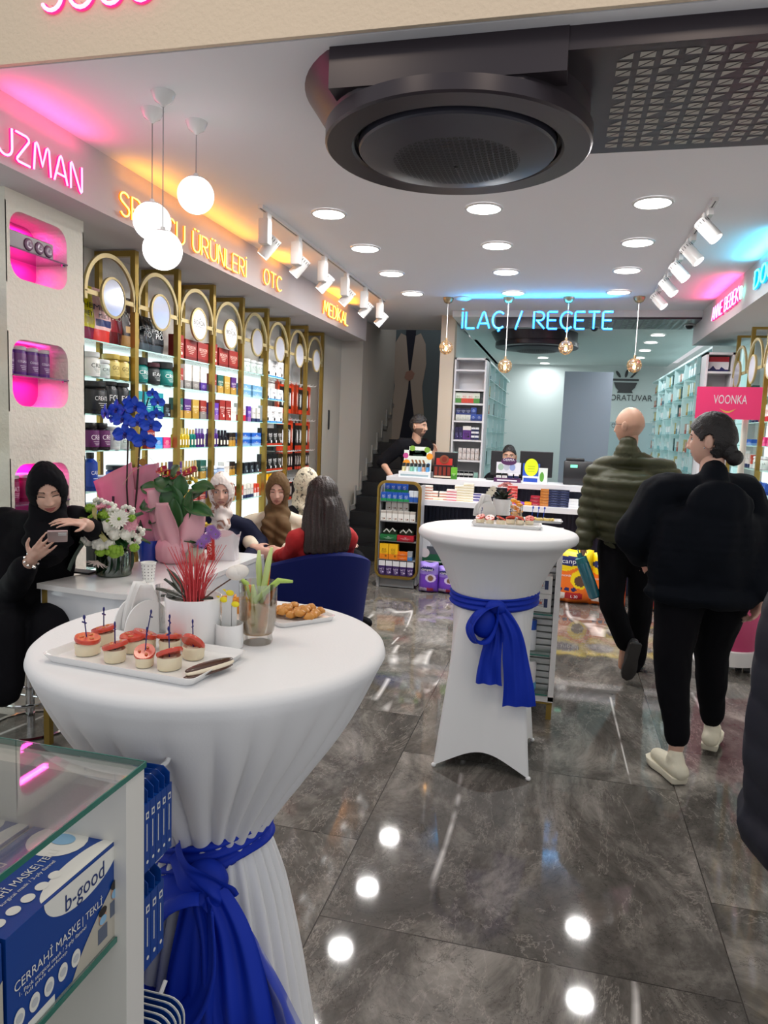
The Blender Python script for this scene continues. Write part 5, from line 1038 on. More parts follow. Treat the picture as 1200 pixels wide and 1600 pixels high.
def maskbox(name, lb, x1, y0, z):
    w, L, h = .14, .238, .15; t = thing(name, lb, 'box', (x1 - w / 2, y0 + L / 2, z)); q = MB(); q.box((0, 0, h / 2), (w, L, h))
    fx = w / 2; c = V((fx, 0, 0))
    def fp(u, v): return V((fx, u, v))
    q.disc(fp(.03, h), Y_, Z_, .083, .046, 1, a0=pi, a1=2 * pi, n=24); q.text('b-good', fp(.03, h * .82), Y_, Z_, .026, 2, .085, off=.0012)
    q.text('CERRAHİ MASKE', fp(-.045, h * .5), Y_, Z_, .0135, 1, .125, off=.001); q.text('| TEKLİ', fp(.045, h * .5), Y_, Z_, .012, 1, .045, off=.001)
    q.text('1. Pack surgical mask / 3-ply flannel', fp(-.035, h * .41), Y_, Z_, .006, 1, .13, off=.001); q.text('full plus earloop', fp(-.05, h * .36), Y_, Z_, .005, 1, .08, off=.001)
    for i in range(5): q.disc(fp(-.1 + .027 * i, h * .2), Y_, Z_, .0095, .0125, 1, off=.001); q.disc(fp(-.1 + .027 * i, h * .2), Y_, Z_, .006, .006, 4, off=.0015, n=12)
    q.rect(fp(-.06, h * .03), Y_, Z_, .05, .012, 1)
    q.add([V((fx + .0008, .0 + .119 * i / 8, h * (.68 * (i / 8) ** .75))) for i in range(9)] + [V((fx + .0008, .119, 0))], [list(range(10))[::-1]], 3)
    for yy, zz, s_ in ((.068, .05, 1), (.098, .073, 1.1)):
        q.disc(fp(yy, zz), Y_, Z_, .009 * s_, .013 * s_, 5, off=.0015, n=14); q.disc(fp(yy, zz + .009 * s_), Y_, Z_, .0095 * s_, .007 * s_, 6, off=.0018, n=12); q.disc(fp(yy, zz - .004), Y_, Z_, .0085 * s_, .007 * s_, 7, off=.002, n=10); q.rect(fp(yy, zz - .026), Y_, Z_, .022 * s_, .024, 8, off=.0012)
    tz = h
    def tp(u, x): return V((x, u, tz))
    q.disc(tp(.03, fx), Y_, -X_, .083, .03, 1, a0=0, a1=pi); q.disc(tp(.075, -.01), Y_, -X_, .04, .045, 1); q.disc(tp(.08, -.005), Y_, -X_, .014, .02, 7, off=.0012)
    q.text('CERRAHİ MASKE', tp(-.045, .005), Y_, -X_, .0135, 1, .115, off=.001); q.text('| TEKLİ', tp(.035, .005), Y_, -X_, .012, 1, .04, off=.001); q.text('1. Pack surgical mask / 3-ply flannel', tp(-.035, .02), Y_, -X_, .006, 1, .13, off=.001)
    q.text('b-good', tp(-.03, -.045), Y_, -X_, .02, 1, .07, off=.001)
    for i in range(5): q.disc(tp(-.1 + .026 * i, .042), Y_, -X_, .0095, .0085, 1, off=.001)
    q.build('carton', [BG, CW, NV, c_('b9b4a6'), c_('c2c6c8'), SK, c_('1c1614'), c_('8ab8d8'), c_('5a6478')], t)
maskbox('mask_box', 'blue and white surgical mask box, front one on the glass shelf at lower left', -.613, .675, .802)
maskbox('mask_box', 'second surgical mask box beside the first, seen through the glass top', -.762, .675, .802)
maskbox('mask_box', 'mask box nearer the camera at the bottom left corner', -.613, .43, .802)
# hooks with hanging boxes on the far side of the cabinet
def hookrow(yn, z, L, n_, w, h, th, nm):
    t = thing('peg_hook', 'white peg hook on the far side of the cabinet holding the %s' % nm, 'hook', (-.625, .94, z)); q = MB(); q.tube([(0, 0, 0), (0, L * .8, .0), (0, L, .02)], .0045, n=8); q.build('wire', M_WHITE, t)
    for i in range(n_):
        o = thing('bandage_box', 'narrow blue box with a white b, %s from the cabinet in the %s' % (ORD[i], nm), 'box', (-.635, .952 + th * (i + .5), z - .018 - h), group='small blue boxes hanging beside the cabinet'); q = MB()
        q.box((0, 0, h / 2), (w, th * .94, h)); q.rect((w / 2, 0, h * .82), Y_, Z_, th * .5, h * .1, 1); q.rect((w / 2, 0, h * .82), Y_, Z_, th * .26, h * .05, 0, off=.0008); q.rect((w / 2, -.001, h * .5), Y_, Z_, th * .12, h * .4, 1); q.disc((w / 2, 0, h * .14), Y_, Z_, th * .18, mi=1); q.build('carton', [BG, CW], o)
        q = MB(); q.prism([(-w / 2, 0), (w / 2, 0), (w / 2, .02), (w / 2 - .012, .03), (-w / 2 + .012, .03), (-w / 2, .02)], 0, .0015, MX(((1, 0, 0, 0), (0, 0, 1, 0), (0, 1, 0, h), (0, 0, 0, 1)))); q.build('hang_tab', BG, o)
hookrow(.95, .998, .15, 5, .07, .115, .0165, 'top row'); hookrow(.95, .84, .13, 3, .07, .125, .0195, 'lower row')
for i in range(6):
    o = thing('flat_pack', 'flat blue and white pack hanging low beside the cabinet, %s' % (['outermost', 'second from the outside', 'third from the outside', 'fourth from the outside', 'fifth from the outside', 'innermost'][5 - i]), 'pack', (-.625, .955 + .013 * i, .52), group='flat packs hanging low beside the cabinet'); q = MB()
    q.prism(rrect(.12, .16, .03), 0, .0016, MX(((1, 0, 0, 0), (0, 0, 1, 0), (0, 1, 0, .0), (0, 0, 0, 1)))); q.prism(rrect(.115, .155, .03), -.0006, .0, MX(((1, 0, 0, 0), (0, 0, 1, 0), (0, 1, 0, .0), (0, 0, 0, 1))), mi=1); q.rect((0, -.0008, .05), X_, Z_, .03, .006, 2); q.prism(rrect(.116, .156, .03), .0016, .0021, MX(((1, 0, 0, 0), (0, 0, 1, 0), (0, 1, 0, .0), (0, 0, 0, 1))), mi=1); q.build('card', [CW, BG, CW], o)
t = thing('peg_hook', 'white peg hook on the far side of the cabinet holding the flat packs', 'hook', (-.625, .94, .575)); q = MB(); q.tube([(0, 0, 0), (0, .1, 0), (0, .12, .015)], .004, n=8); q.build('wire', M_WHITE, t)

# ---------------------------------------------------------------- tables with cloths
M_CLOTH = mat('white_tablecloth', (.80, .80, .80), .85, bump=.05, bscale=200, spec=.25)
M_STRETCH = mat('white_stretch_cover', (.82, .83, .83), .7, spec=.25)
M_SASH = mat('royal_blue_chiffon', (.003, .03, .42), .6, spec=.3)
def lerp(a, b, t): return a + (b - a) * t
def sm(t): t = max(0, min(1, t)); return t * t * (3 - 2 * t)
C1 = V((-.69, 1.36, 0)); R1 = .36
t1 = thing('cocktail_table', 'tall round cocktail table under the pleated white cloth, near the camera', 'table', C1); q = MB(); q.cyl((0, 0, 1.10), (0, 0, 1.122), R1 - .004, n=48); q.build('tabletop', M_MATTE, t1); q = MB(); q.cyl((0, 0, .02), (0, 0, 1.1), .03); q.cyl((0, 0, 0), (0, 0, .02), .2, n=32); q.build('pedestal', M_CHROME, t1)
q = MB(); prof = [(0, 1.130), (.2, 1.130), (.34, 1.130), (.352, 1.129), (.360, 1.122), (.3635, 1.11)]
NA = 300
def cloth1(j, i):
    a = 2 * pi * i / NA
    if j < len(prof): r, z = prof[j]; return V((r * cos(a), r * sin(a), z))
    t = (j - len(prof) + 1) / 46; z = 1.11 - 1.11 * t
    if z > .70: u = (1.11 - z) / .41; r = lerp(.364, .112, sm(u) * .35 + u * .65) + .0; 
    else: u = (.70 - z) / .70; r = lerp(.112, .26, u ** .8)
    am = .013 * sm(min(1, (1.11 - z) / .2)) * (1 if z > .7 else 1.2) * min(1, .35 + abs(z - .70) / .18); tw = (1.11 - z) * .35
    ph = 27 * (a + tw * .3) + 1.6 * sin(3 * a + 2 * z) + .8 * sin(7 * a)
    w = (abs(sin(ph / 2)) ** .7 * 2 - 1) * am + .006 * noise.noise(V((cos(a) * 3, sin(a) * 3, z * 3)))
    return V(((r + w) * cos(a), (r + w) * sin(a), max(z, .004)))
nj = len(prof) + 46
q.v = [cloth1(j, i) for j in range(nj) for i in range(NA)]; q.f = [[j * NA + i, j * NA + (i + 1) % NA, (j + 1) * NA + (i + 1) % NA, (j + 1) * NA + i] for j in range(nj - 1) for i in range(NA)]; q.m = [0] * len(q.f)
o = q.build('tablecloth', M_CLOTH, smooth=True); o.location = C1; tag(o, 'white pleated cloth gathered at the waist over the near cocktail table', 'tablecloth')

def ribbon(m, path, width, wdir, folds=3, amp=.012, seg=26, nw=26, seed=0, flare=1.0, ph=0):
    """pleated cloth strip following path; width vector wdir, folds along its width"""
    P_ = [V(p) for p in path]; 
    def pt(t):
        s_ = t * (len(P_) - 1); i = min(int(s_), len(P_) - 2); f = s_ - i
        p0 = P_[max(i - 1, 0)]; p1 = P_[i]; p2 = P_[i + 1]; p3 = P_[min(i + 2, len(P_) - 1)]
        return .5 * ((2 * p1) + (p2 - p0) * f + (2 * p0 - 5 * p1 + 4 * p2 - p3) * f * f + (3 * p1 - p0 - 3 * p2 + p3) * f ** 3)
    wd = V(wdir).normalized()
    def F(u, v):
        p = pt(v); d = (pt(min(1, v + .01)) - pt(max(0, v - .01))).normalized(); w = (wd - d * wd.dot(d)).normalized(); nn = d.cross(w)
        W_ = width[0] + (width[1] - width[0]) * v ** flare if hasattr(width, '__len__') else width
        n_ = noise.noise(V((u * 3 + seed, v * 3, seed))) 
        return p + w * (u - .5) * W_ * (1 + .12 * n_) + nn * (amp * (.55 * sin(folds * 2 * pi * u + ph + v * 2 + seed) + 1.1 * noise.noise(V((u * 5 + seed, v * 1.3, 3)))) * (.4 + .6 * v) + .012 * n_)
    m.grid(F, nw, seg)
t = thing('chiffon_bow', 'royal blue chiffon sash with a large bow around the near cocktail table', 'sash', C1 + V((0, 0, .70)))
q = MB(); 
def SR(u, v): a = 2 * pi * u; z = .035 * (v - .5) * 2 + .03 * cos(a - .2); r = .128 + .007 * sin(v * 19 + 3 * sin(a)) + .006 * noise.noise(V((cos(a) * 2, sin(a) * 2, v * 4))) ; return V((r * cos(a), r * sin(a), z))
q.grid(SR, 60, 14, closeu=True); q.build('band', M_SASH, t, smooth=True, solid=.002)
kx, ky = .06, -.14
q = MB(); q.sph((kx - .0, ky, -.02), (.045, .035, .04), n=16, m=12); ribbon(q, [(kx - .07, ky, .03), (kx - .03, ky - .03, 0), (kx + .03, ky - .035, -.02), (kx + .05, ky - .01, -.06)], (.07, .06), (0, 0, 1), 2, .006); q.build('knot', M_SASH, t, smooth=True)
q = MB(); ribbon(q, [(kx, ky - .02, -.02), (kx - .07, ky - .05, -.04), (kx - .12, ky - .07, -.13), (kx - .1, ky - .08, -.22), (kx - .02, ky - .07, -.25), (kx + .02, ky - .05, -.16), (kx + .01, ky - .03, -.04)], (.12, .12), (.7, -.6, .1), 2.2, .012, 40, 24, 3); q.build('bow_loop', M_SASH, t, smooth=True, solid=.002)
M_SHEER = glassy('sheer_blue_chiffon', (.15, .25, .9), .02, .5, .72, (.008, .03, .45))
q = MB(); ribbon(q, [(kx + .02, ky - .03, -.03), (kx + .06, ky - .04, -.1), (kx + .09, ky - .05, -.22), (kx + .10, ky - .05, -.33), (kx + .11, ky - .05, -.42)], (.07, .2), (1, .2, 0), 3, .018, 36, 30, 5); q.build('tail', M_SASH, t, smooth=True)
q = MB(); ribbon(q, [(kx + .03, ky - .02, -.05), (kx + .09, ky - .02, -.16), (kx + .14, ky - .02, -.27), (kx + .165, ky - .02, -.34)], (.06, .14), (1, .3, 0), 2, .012, 30, 20, 9); q.build('tail', M_SHEER, t, smooth=True)
q = MB(); ribbon(q, [(kx, ky - .03, -.04), (kx + .01, ky - .06, -.2), (kx + .02, ky - .06, -.36), (kx + .0, ky - .05, -.6)], (.07, .22), (1, .1, 0), 3, .016, 36, 30, 11); q.build('tail', M_SASH, t, smooth=True)

C2 = V((-.275, 3.45, 0)); R2_ = .378
t2 = thing('cocktail_table', 'tall round cocktail table in a white stretch cover, farther from the camera', 'table', C2); q = MB(); q.cyl((0, 0, 1.10), (0, 0, 1.122), R2_ - .006, n=48); q.build('tabletop', M_MATTE, t2); q = MB(); q.cyl((0, 0, .05), (0, 0, 1.1), .03); q.build('pedestal', M_CHROME, t2)
q = MB(); prof2 = [(0, 1.130), (.25, 1.130), (.355, 1.130), (.37, 1.126), (.378, 1.115), (.379, 1.10), (.372, 1.088)]
NB = 160; A0 = radians(45)
def cov(j, i):
    a = 2 * pi * i / NB
    if j < len(prof2): r, z = prof2[j]; return V((r * cos(a), r * sin(a), z))
    t = (j - len(prof2) + 1) / 44; b = ((a - A0) % (pi / 2)) - pi / 4  # 0 mid side, +-pi/4 at feet
    ft = abs(b) / (pi / 4); hem = .012 + .085 * (1 - ft ** 2.2)
    z = 1.088 - (1.088 - hem) * t; wz = .80
    if z > wz: u = (1.088 - z) / (1.088 - wz); r = lerp(.37, .192, u ** .62)
    else:
        u = (wz - z) / wz; line = .225 / cos(b); line = min(line, .318); star = lerp(.21, .322, ft ** 3.0) if ft < 1 else .322
        rf = min(line, .33) * lerp(.93, 1.0, ft ** 2); r = lerp(.192, rf, u ** .9); r -= .018 * sin(pi * u) * (1 - ft)
    r += .0025 * sin(a * 40) * exp(-((z - wz) / .1) ** 2) * (1 if z != wz else 0)
    return V((r * cos(a), r * sin(a), z))
nj = len(prof2) + 44
q.v = [cov(j, i) for j in range(nj) for i in range(NB)]; q.f = [[j * NB + i, j * NB + (i + 1) % NB, (j + 1) * NB + (i + 1) % NB, (j + 1) * NB + i] for j in range(nj - 1) for i in range(NB)]; q.m = [0] * len(q.f)
for k in range(4): a = A0 + k * pi / 2; q.sph((.312 * cos(a), .312 * sin(a), .014), (.012, .012, .010))
o = q.build('stretch_cover', M_STRETCH, smooth=True); o.location = C2; tag(o, 'white stretch cover with four pointed feet over the farther cocktail table', 'tablecloth')
t = thing('chiffon_bow', 'royal blue chiffon sash with a bow and long tails on the farther cocktail table', 'sash', C2 + V((0, 0, .81)))
q = MB()
def SR2(u, v): a = 2 * pi * u; z = .032 * (v - .5) * 2 + .012 * sin(a + .6); r = .208 + .006 * sin(v * 17 + 2 * sin(a)); return V((r * cos(a), r * sin(a), z))
q.grid(SR2, 60, 12, closeu=True); q.build('band', M_SASH, t, smooth=True, solid=.004)
q = MB(); q.sph((.03, -.22, -.01), (.05, .03, .035)); q.build('knot', M_SASH, t, smooth=True)
q = MB(); ribbon(q, [(.03, -.22, .0), (-.03, -.25, -.03), (-.075, -.27, -.1), (-.05, -.28, -.16), (.0, -.28, -.15), (.03, -.26, -.08), (.03, -.23, -.01)], (.11, .11), (.4, -.8, .2), 2, .012, 40, 20, 2); q.sph((-.02, -.25, -.08), (.06, .03, .07)); q.build('bow_loop', M_SASH, t, smooth=True)
q = MB(); ribbon(q, [(.03, -.23, -.02), (.03, -.25, -.15), (.02, -.26, -.26), (.02, -.26, -.36)], (.06, .12), (1, 0, 0), 2.5, .012, 30, 24, 4); q.build('tail', M_SASH, t, smooth=True)
q = MB(); ribbon(q, [(.05, -.23, -.02), (.11, -.25, -.12), (.14, -.25, -.28), (.16, -.25, -.45)], (.06, .15), (1, 0, .15), 2.5, .014, 30, 24, 6); q.build('tail', M_SASH, t, smooth=True)

# ---------------------------------------------------------------- food and tableware
M_PORC = mat('white_porcelain', (.85, .85, .84), .15, coat=.5)
M_DOUGH = mat('pale_wrap_dough', (.80, .70, .50), .6, var=.12, bscale=30, sub=.1); M_TOM = mat('tomato_red', (.62, .06, .03), .25, var=.25, bscale=60, coat=.4)
M_PICK = c_('14186a', .35); M_CHOC = mat('chocolate', (.07, .025, .015), .25, coat=.4); M_CREAM = mat('cream_filling', (.85, .75, .58), .5); M_FRY = mat('golden_fried', (.62, .27, .05), .5, var=.35, bscale=50, bump=.3)
def tray(name, lb, c, w, d, rz, cat='plate', h=.016):
    t = thing(name, lb, cat, c, rz); q = MB(); vs = []; P2 = [(w * .9, d * .86, 0), (w * .93, d * .9, 0), (w, d, h), (w * .985, d * .97, h), (w * .93, d * .88, .005)]
    n = 28
    for a, b, z in P2: vs += [V((x, y, z)) for x, y in rrect(a, b, .014, 6)]
    fs = [[k * n + i, k * n + (i + 1) % n, (k + 1) * n + (i + 1) % n, (k + 1) * n + i] for k in range(4) for i in range(n)] + [list(range(n))[::-1], list(range(4 * n, 5 * n))]
    q.add(vs, fs); q.build('dish', M_PORC, t, smooth=35); return t
ZT = 1.1305
c0 = [at(px, py, Z=ZT + .014) for px, py in ((66, 1022), (300, 1063), (388, 1020), (168, 983))]; cc_ = sum(c0, V((0, 0, 0))) / 4; dx = c0[1] - c0[0]
tray('serving_tray', 'long white rectangular tray of tomato rolls on the near table', (cc_.x, cc_.y, ZT), dx.length * 1.02, (c0[3] - c0[0]).length * 1.02, math.atan2(dx.y, dx.x))
def roll(x, y, z, s, lb, sd, tilt, group, pick=True):
    rs = random.Random(sd); t = thing('wrap_roll', lb, 'canape', (x, y, z), rs.uniform(0, 6), group)
    q = MB(); N = 36; q.lathe([(.9, 0), (1.0, .12), (.98, .5), (1.03, .85), (.93, 1.0), (.7, .9), (.6, .86), (.45, .98), (.1, .9)], n=N, fn=lambda r, zz, a: r * (1 + .07 * noise.noise(V((cos(a), sin(a), zz * 2 + sd))) + .03 * sin(a * 2 + sd)))
    q.v = [V((p.x * s, p.y * s * .9, p.z * s * 1.05)) for p in q.v]; q.build('dough', M_DOUGH, t, smooth=50)
    M3 = MX.Rotation(tilt, 3, V((rs.uniform(-1, 1), rs.uniform(-1, 1), 0)).normalized()); q = MB(); q.xf = None
    q.lathe([(.001, -.004), (s * 1.02, -.004), (s * 1.08, 0), (s * 1.02, .004), (.001, .004)], n=24, M=M3, caps=False, c=(0, 0, s * 1.05 + .006)); q.add([V(p) + V((0, 0, s * 1.05 + .0105)) + M3 @ V((0, 0, 0)) for p in ()], [])
    for k in range(3): a = k * 2.1 + sd; p = M3 @ V((s * .5 * cos(a), s * .5 * sin(a), .0046)); q.sph(p + V((0, 0, s * 1.05 + .006)), (s * .24, s * .16, .0015), 1, n=8, m=4)
    q.build('tomato_slice', [M_TOM, mat('tomato_pulp', (.6, .2, .06), .3)], t, smooth=50)
    if pick:
        q = MB(); a = rs.uniform(-.25, .25); b = rs.uniform(-.2, .1); tp_ = V((a * .05, b * .05, s + .05)); q.cyl((0, 0, s * .6), tp_, .0011, n=6); q.sph(tp_, (.0028, .002, .005), n=6, m=4); q.tube([tp_ - V((.004, 0, .008)), tp_ - V((-.004, 0, .012))], .0016, n=5); q.build('cocktail_pick', M_PICK, t)
names = ['leftmost, at the front left of the near tray', 'behind the leftmost one, without a visible pick', 'second in the front row of the near tray', 'crumpled one in the middle of the back row', 'at the back beneath the upright pick', 'lying open at the front beside the large front roll', 'large one at the front centre of the near tray', 'at the back before the white pot', 'rightmost, next to the chocolate eclair']
for i, (px, py) in enumerate(((137, 1012), (162, 996), (180, 1022), (207, 1008), (227, 1004), (226, 1030), (265, 1034), (265, 1008), (302, 1018))):
    p = at(px, py, Z=ZT + .018); roll(p.x, p.y, ZT + .006, .0225 if i != 5 else .018, 'white wrap roll topped with tomato, ' + names[i], i * 3 + 1, [.15, .25, .3, .1, .35, .55, .5, .25, .9][i], 'tomato rolls on the near tray', i not in (3,))
pa, pb = at(289, 1050, Z=ZT + .02), at(366, 1028, Z=ZT + .02); t = thing('chocolate_eclair', 'half eclair with chocolate top at the right end of the near tray', 'pastry', ((pa.x + pb.x) / 2, (pa.y + pb.y) / 2, ZT + .007), math.atan2(pb.y - pa.y, pb.x - pa.x)); L = (pb - pa).length
q = MB(); q.sph((0, 0, .008), (L / 2, .012, .008), n=20, m=10); q.build('pastry', M_CREAM, t, smooth=True); q = MB(); q.sph((0, .002, .0125), (L / 2 * .98, .0115, .0065), n=20, m=10); q.build('icing', M_CHOC, t, smooth=True); q = MB(); q.sph((-.005, -.002, .003), (L / 2, .013, .004), n=20, m=8); q.build('base', M_CHOC, t, smooth=True)
# napkin holder
def napkin(name, lb, c, rz, s=1.0):
    t = thing(name, lb, 'napkin holder', c, rz)
    pl = [(.052 * s * cos(pi * i / 16), .0 + (.075 * s) * sin(pi * i / 16) ** .8) for i in range(17)]
    for yy in (-.024, .024): q = MB(); q.prism(pl, -.002, .002, MX.Translation((0, yy * s, 0)) @ MX.Rotation(pi / 2, 4, 'X')); q.build('side_plate', M_PORC, t, smooth=40)
    q = MB(); q.box((0, 0, .003), (.1 * s, .05 * s, .006)); q.build('base', M_PORC, t)
    for k, (yy, lean) in enumerate(((-.012, -.15), (.0, .0), (.01, .18))): 
        o = tag(MB().grid(lambda u, v: V(((u - .5) * (.075 - .05 * v ** 2) * s + lean * .03 * v, (yy + .008 * sin(u * 5 + k) * (1 - v * .3) + .01 * v * (k - 1)) * s, (.008 + .1 * v) * s)), 10, 10).build('paper_napkin', mat('napkin_paper', (.85, .85, .83), .9), smooth=True, solid=.0012), 'folded white paper napkin, %s in ' % ['front one', 'middle one', 'rear one'][k] + lb.replace('white porcelain ', 'the '), 'napkin', 'napkins in ' + lb[-40:])
        o.location = c; o.rotation_euler = (0, 0, rz)
p = at(222, 988, Z=ZT); napkin('napkin_holder', 'white porcelain napkin holder on the near table', (p.x, p.y, ZT), radians(60))
# pot with red dried grass
M_LEAFD = mat('dark_bronze_leaf', (.035, .045, .03), .4); M_LEAF = mat('green_leaf', (.035, .12, .035), .35, coat=.2); M_LEAF2 = mat('eucalyptus_leaf', (.14, .2, .16), .6)
def leaf(m, base, d, up, L, W_, mi=0, curl=.2, n=6):
    d = V(d).normalized(); up = V(up); s = d.cross(up).normalized(); up = s.cross(d).normalized()
    m.grid(lambda u, v: V(base) + d * L * v + s * (u - .5) * W_ * sin(pi * min(1, v * .95 + .05)) ** .8 - up * curl * L * v * v + up * abs(u - .5) * W_ * .3, 4, n, mi)
def flower(m, c, nrm, r, n, mi=0, mc=None, w=.5, cup=.3):
    nrm = V(nrm).normalized(); a_ = nrm.orthogonal().normalized(); b_ = nrm.cross(a_)
    for i in range(n): t = 2 * pi * i / n; d = a_ * cos(t) + b_ * sin(t); leaf(m, c, d + nrm * cup, nrm, r, r * w, mi, .15, 4)
    if mc is not None: m.sph(V(c) + nrm * r * .08, r * .16, mc, n=8, m=6)
p = at(302, 1006, Z=ZT); t = thing('dried_flower_pot', 'white round pot with red dried grass and a white rose on the near table', 'flower pot', (p.x, p.y, ZT)); pr = .057
q = MB(); q.lathe([(pr * .9, 0), (pr * .95, .004), (pr, .098), (pr * .99, .101), (pr * .95, .101), (pr * .93, .085), (0.001, .082)], n=40, caps=False); q.build('pot', M_PORC, t, smooth=40)
q = MB()
for i in range(110): a = random.uniform(0, 6.28); r0 = random.uniform(0, .018); L = random.uniform(.05, .135); lean = random.uniform(0, .45); q.tube([(r0 * cos(a), r0 * sin(a), .08), (r0 * cos(a) + lean * L * .3 * cos(a), r0 * sin(a) + lean * L * .3 * sin(a), .08 + L * .5), (r0 * cos(a) + lean * L * cos(a) + random.uniform(-.008, .008), r0 * sin(a) + lean * L * sin(a), .08 + L)], [.0011, .0009, .0005], n=4)
q.build('red_grass', mat('red_dried_grass', (.62, .06, .07), .7), t)
q = MB()
for d, L in (((-.6, .1, .8), .085), ((-.8, -.1, .35), .075), ((-.9, .1, .15), .07), ((-.5, -.3, .7), .07), ((.8, .2, .25), .05)): leaf(q, (-.01, 0, .085), d, (0, 0, 1) if abs(d[2]) < .9 else X_, L, .03, 0, .1)
q.build('dark_leaf', M_LEAFD, t, smooth=True, solid=.001)
q = MB(); q.tube([(.01, 0, .085), (.05, 0, .12), (.085, .0, .145)], .0015, n=5); q.build('stem', c_('5a3a30'), t); q = MB()
for k in range(10): a = k * 2.4; q.sph((.095 + .004 * cos(a), .004 * sin(a), .155 + .002 * (k % 3)), (.009 + .0013 * k, .009 + .0013 * k, .014), n=10, m=8)
q.build('white_rose', mat('paper_rose', (.78, .74, .68), .8), t, smooth=True)
# tumbler, sugar cup, glass with vegetable sticks, plates
p = at(262, 985, Z=ZT); t = thing('water_glass', 'clear tumbler partly hidden behind the white pot', 'glass', (p.x, p.y, ZT)); q = MB(); q.lathe([(.024, 0), (.026, .1), (.0245, .1), (.0225, .006), (.001, .006)], n=24); q.build('tumbler', M_GLASS, t, smooth=40)
p = at(358, 1011, Z=ZT); t = thing('sachet_cup', 'small white cup holding sachets and yellow picks beside the pot', 'cup', (p.x, p.y, ZT)); q = MB(); q.lathe([(.026, 0), (.028, .002), (.028, .05), (.026, .05), (.026, .01), (.001, .01)], n=28); q.build('cup', M_PORC, t, smooth=40)
LBc = ['leaning left', 'in the middle', 'leaning right']
for i, (dx_, h_) in enumerate(((-.022, .085), (0, .1), (.02, .078))): 
    o = thing('cocktail_pick', 'white stick with a yellow bird top in the small cup, ' + LBc[i], 'pick', (p.x, p.y, ZT + .012), group='sticks in the small cup'); q = MB(); q.box((dx_ * .5, 0, h_ / 2), (.011, .003, h_)); q.build('stick', c_('dcdcd8'), o); q = MB(); q.sph((dx_ * .6, 0, h_), (.009, .005, .006)); q.add([V((dx_ * .6 - .008, 0, h_)), V((dx_ * .6 - .018, 0, h_ + .006)), V((dx_ * .6 - .01, 0, h_ + .007))], [[0, 1, 2]]); q.build('yellow_top', c_('f4e21c'), o, smooth=True)
p = at(402, 1003, Z=ZT); t = thing('vegetable_glass', 'clear glass on the near table, thick based, holding vegetable sticks', 'glass', (p.x, p.y, ZT)); q = MB(); q.lathe([(.03, 0), (.032, .006), (.03, .018), (.034, .026), (.039, .05), (.0395, .128), (.038, .128), (.0375, .05), (.031, .024), (.001, .022)], n=36); q.build('glass', glassy('table_glass', (.97, .97, .95), .1), t, smooth=40)
q = MB(); q.lathe([(.001, .02), (.03, .0205), (.0365, .05), (.037, .085), (.001, .086)], n=28, caps=False); q.build('dip', glassy('pale_dip', (.95, .8, .65), .03, .3, .3, (.85, .6, .25)), t, smooth=True)
for i, (sx, sy, ex, ey, L, c, k) in enumerate(((0, .01, .0, .0, .17, 0, .0), (.012, 0, .028, .0, .18, 0, .1), (-.01, 0, -.04, 0, .12, 1, .6), (.0, -.012, .075, .0, .135, 1, 1.2), (.008, .015, .02, .01, .15, 2, .1), (-.015, .01, -.02, .0, .1, 2, .2), (.018, -.006, .034, .01, .105, 2, .2), (-.004, -.012, -.01, -.005, .1, 0, .1))):
    o = thing('vegetable_stick', ['pale celery stick', 'curved cucumber strip', 'orange carrot stick'][c] + ' in the thick based glass, ' + ['tallest at the centre', 'leaning right beside the tallest', 'hanging over the left rim', 'arching far to the right', 'behind the tall celery', 'short, at the left', 'poking over the right rim', 'short, in front'][i], 'food', (p.x, p.y, ZT + .024), group='vegetable sticks in the glass'); q = MB()
    q.tube([(sx * .3, sy, 0), (sx, sy, L * .5), (lerp(sx, ex, .6), ey, L * .82), (ex, ey, L - k * .02)], [.006, .0068, .0065, .003], n=7); q.build('stick', [mat('celery', (.55, .68, .25), .4), mat('cucumber', (.42, .60, .12), .4), mat('carrot', (.85, .25, .02), .4)][c], o, smooth=True)
p = at(462, 966, Z=ZT); tray('plate', 'white square plate of fried bites at the right of the near table', (p.x, p.y, ZT), .15, .13, radians(50), h=.012)
i = 0
for a in range(5):
    for b in range(4):
        x, y = p.x + (a - 2) * .022 + .005 * (b % 2), p.y + (b - 1.5) * .021; i += 1
        o = thing('fried_bite', 'golden fried bite in the heap on the square plate of the near table', 'food', (x, y, ZT + .012 + .006 * (a % 2)), a * 1.3 + b, 'fried bites on the near square plate'); q = MB(); q.lathe([(.004, -.004), (.011, 0), (.012, .006), (.006, .012), (.002, .008)], n=12, fn=lambda r, z, t_: r * (1 + .7 * noise.noise(V((cos(t_) * 1.8, sin(t_) * 1.8, z * 90 + a * 3 + b))))); q.build('crust', M_FRY, o, smooth=True)
p = at(375, 975, Z=ZT); tray('plate', 'white plate of orange snacks, mostly hidden behind the pot and the glass', (p.x - .03, p.y + .05, ZT), .15, .1, 0, h=.01)
for k in range(8): o = thing('cracker', 'orange cracker on the half hidden plate behind the sachet cup', 'food', (p.x - .075 + .012 * k, p.y + .045 + .012 * (k % 3), ZT + .01), k, 'orange crackers behind the cup'); q = MB(); q.box((0, 0, .018), (.024, .006, .04), M=MX.Rotation(.3 * (k % 3 - 1), 3, 'X'), bev=.002); q.build('cracker_body', mat('orange_cracker', (.75, .3, .03), .6, var=.3, bscale=80), o)

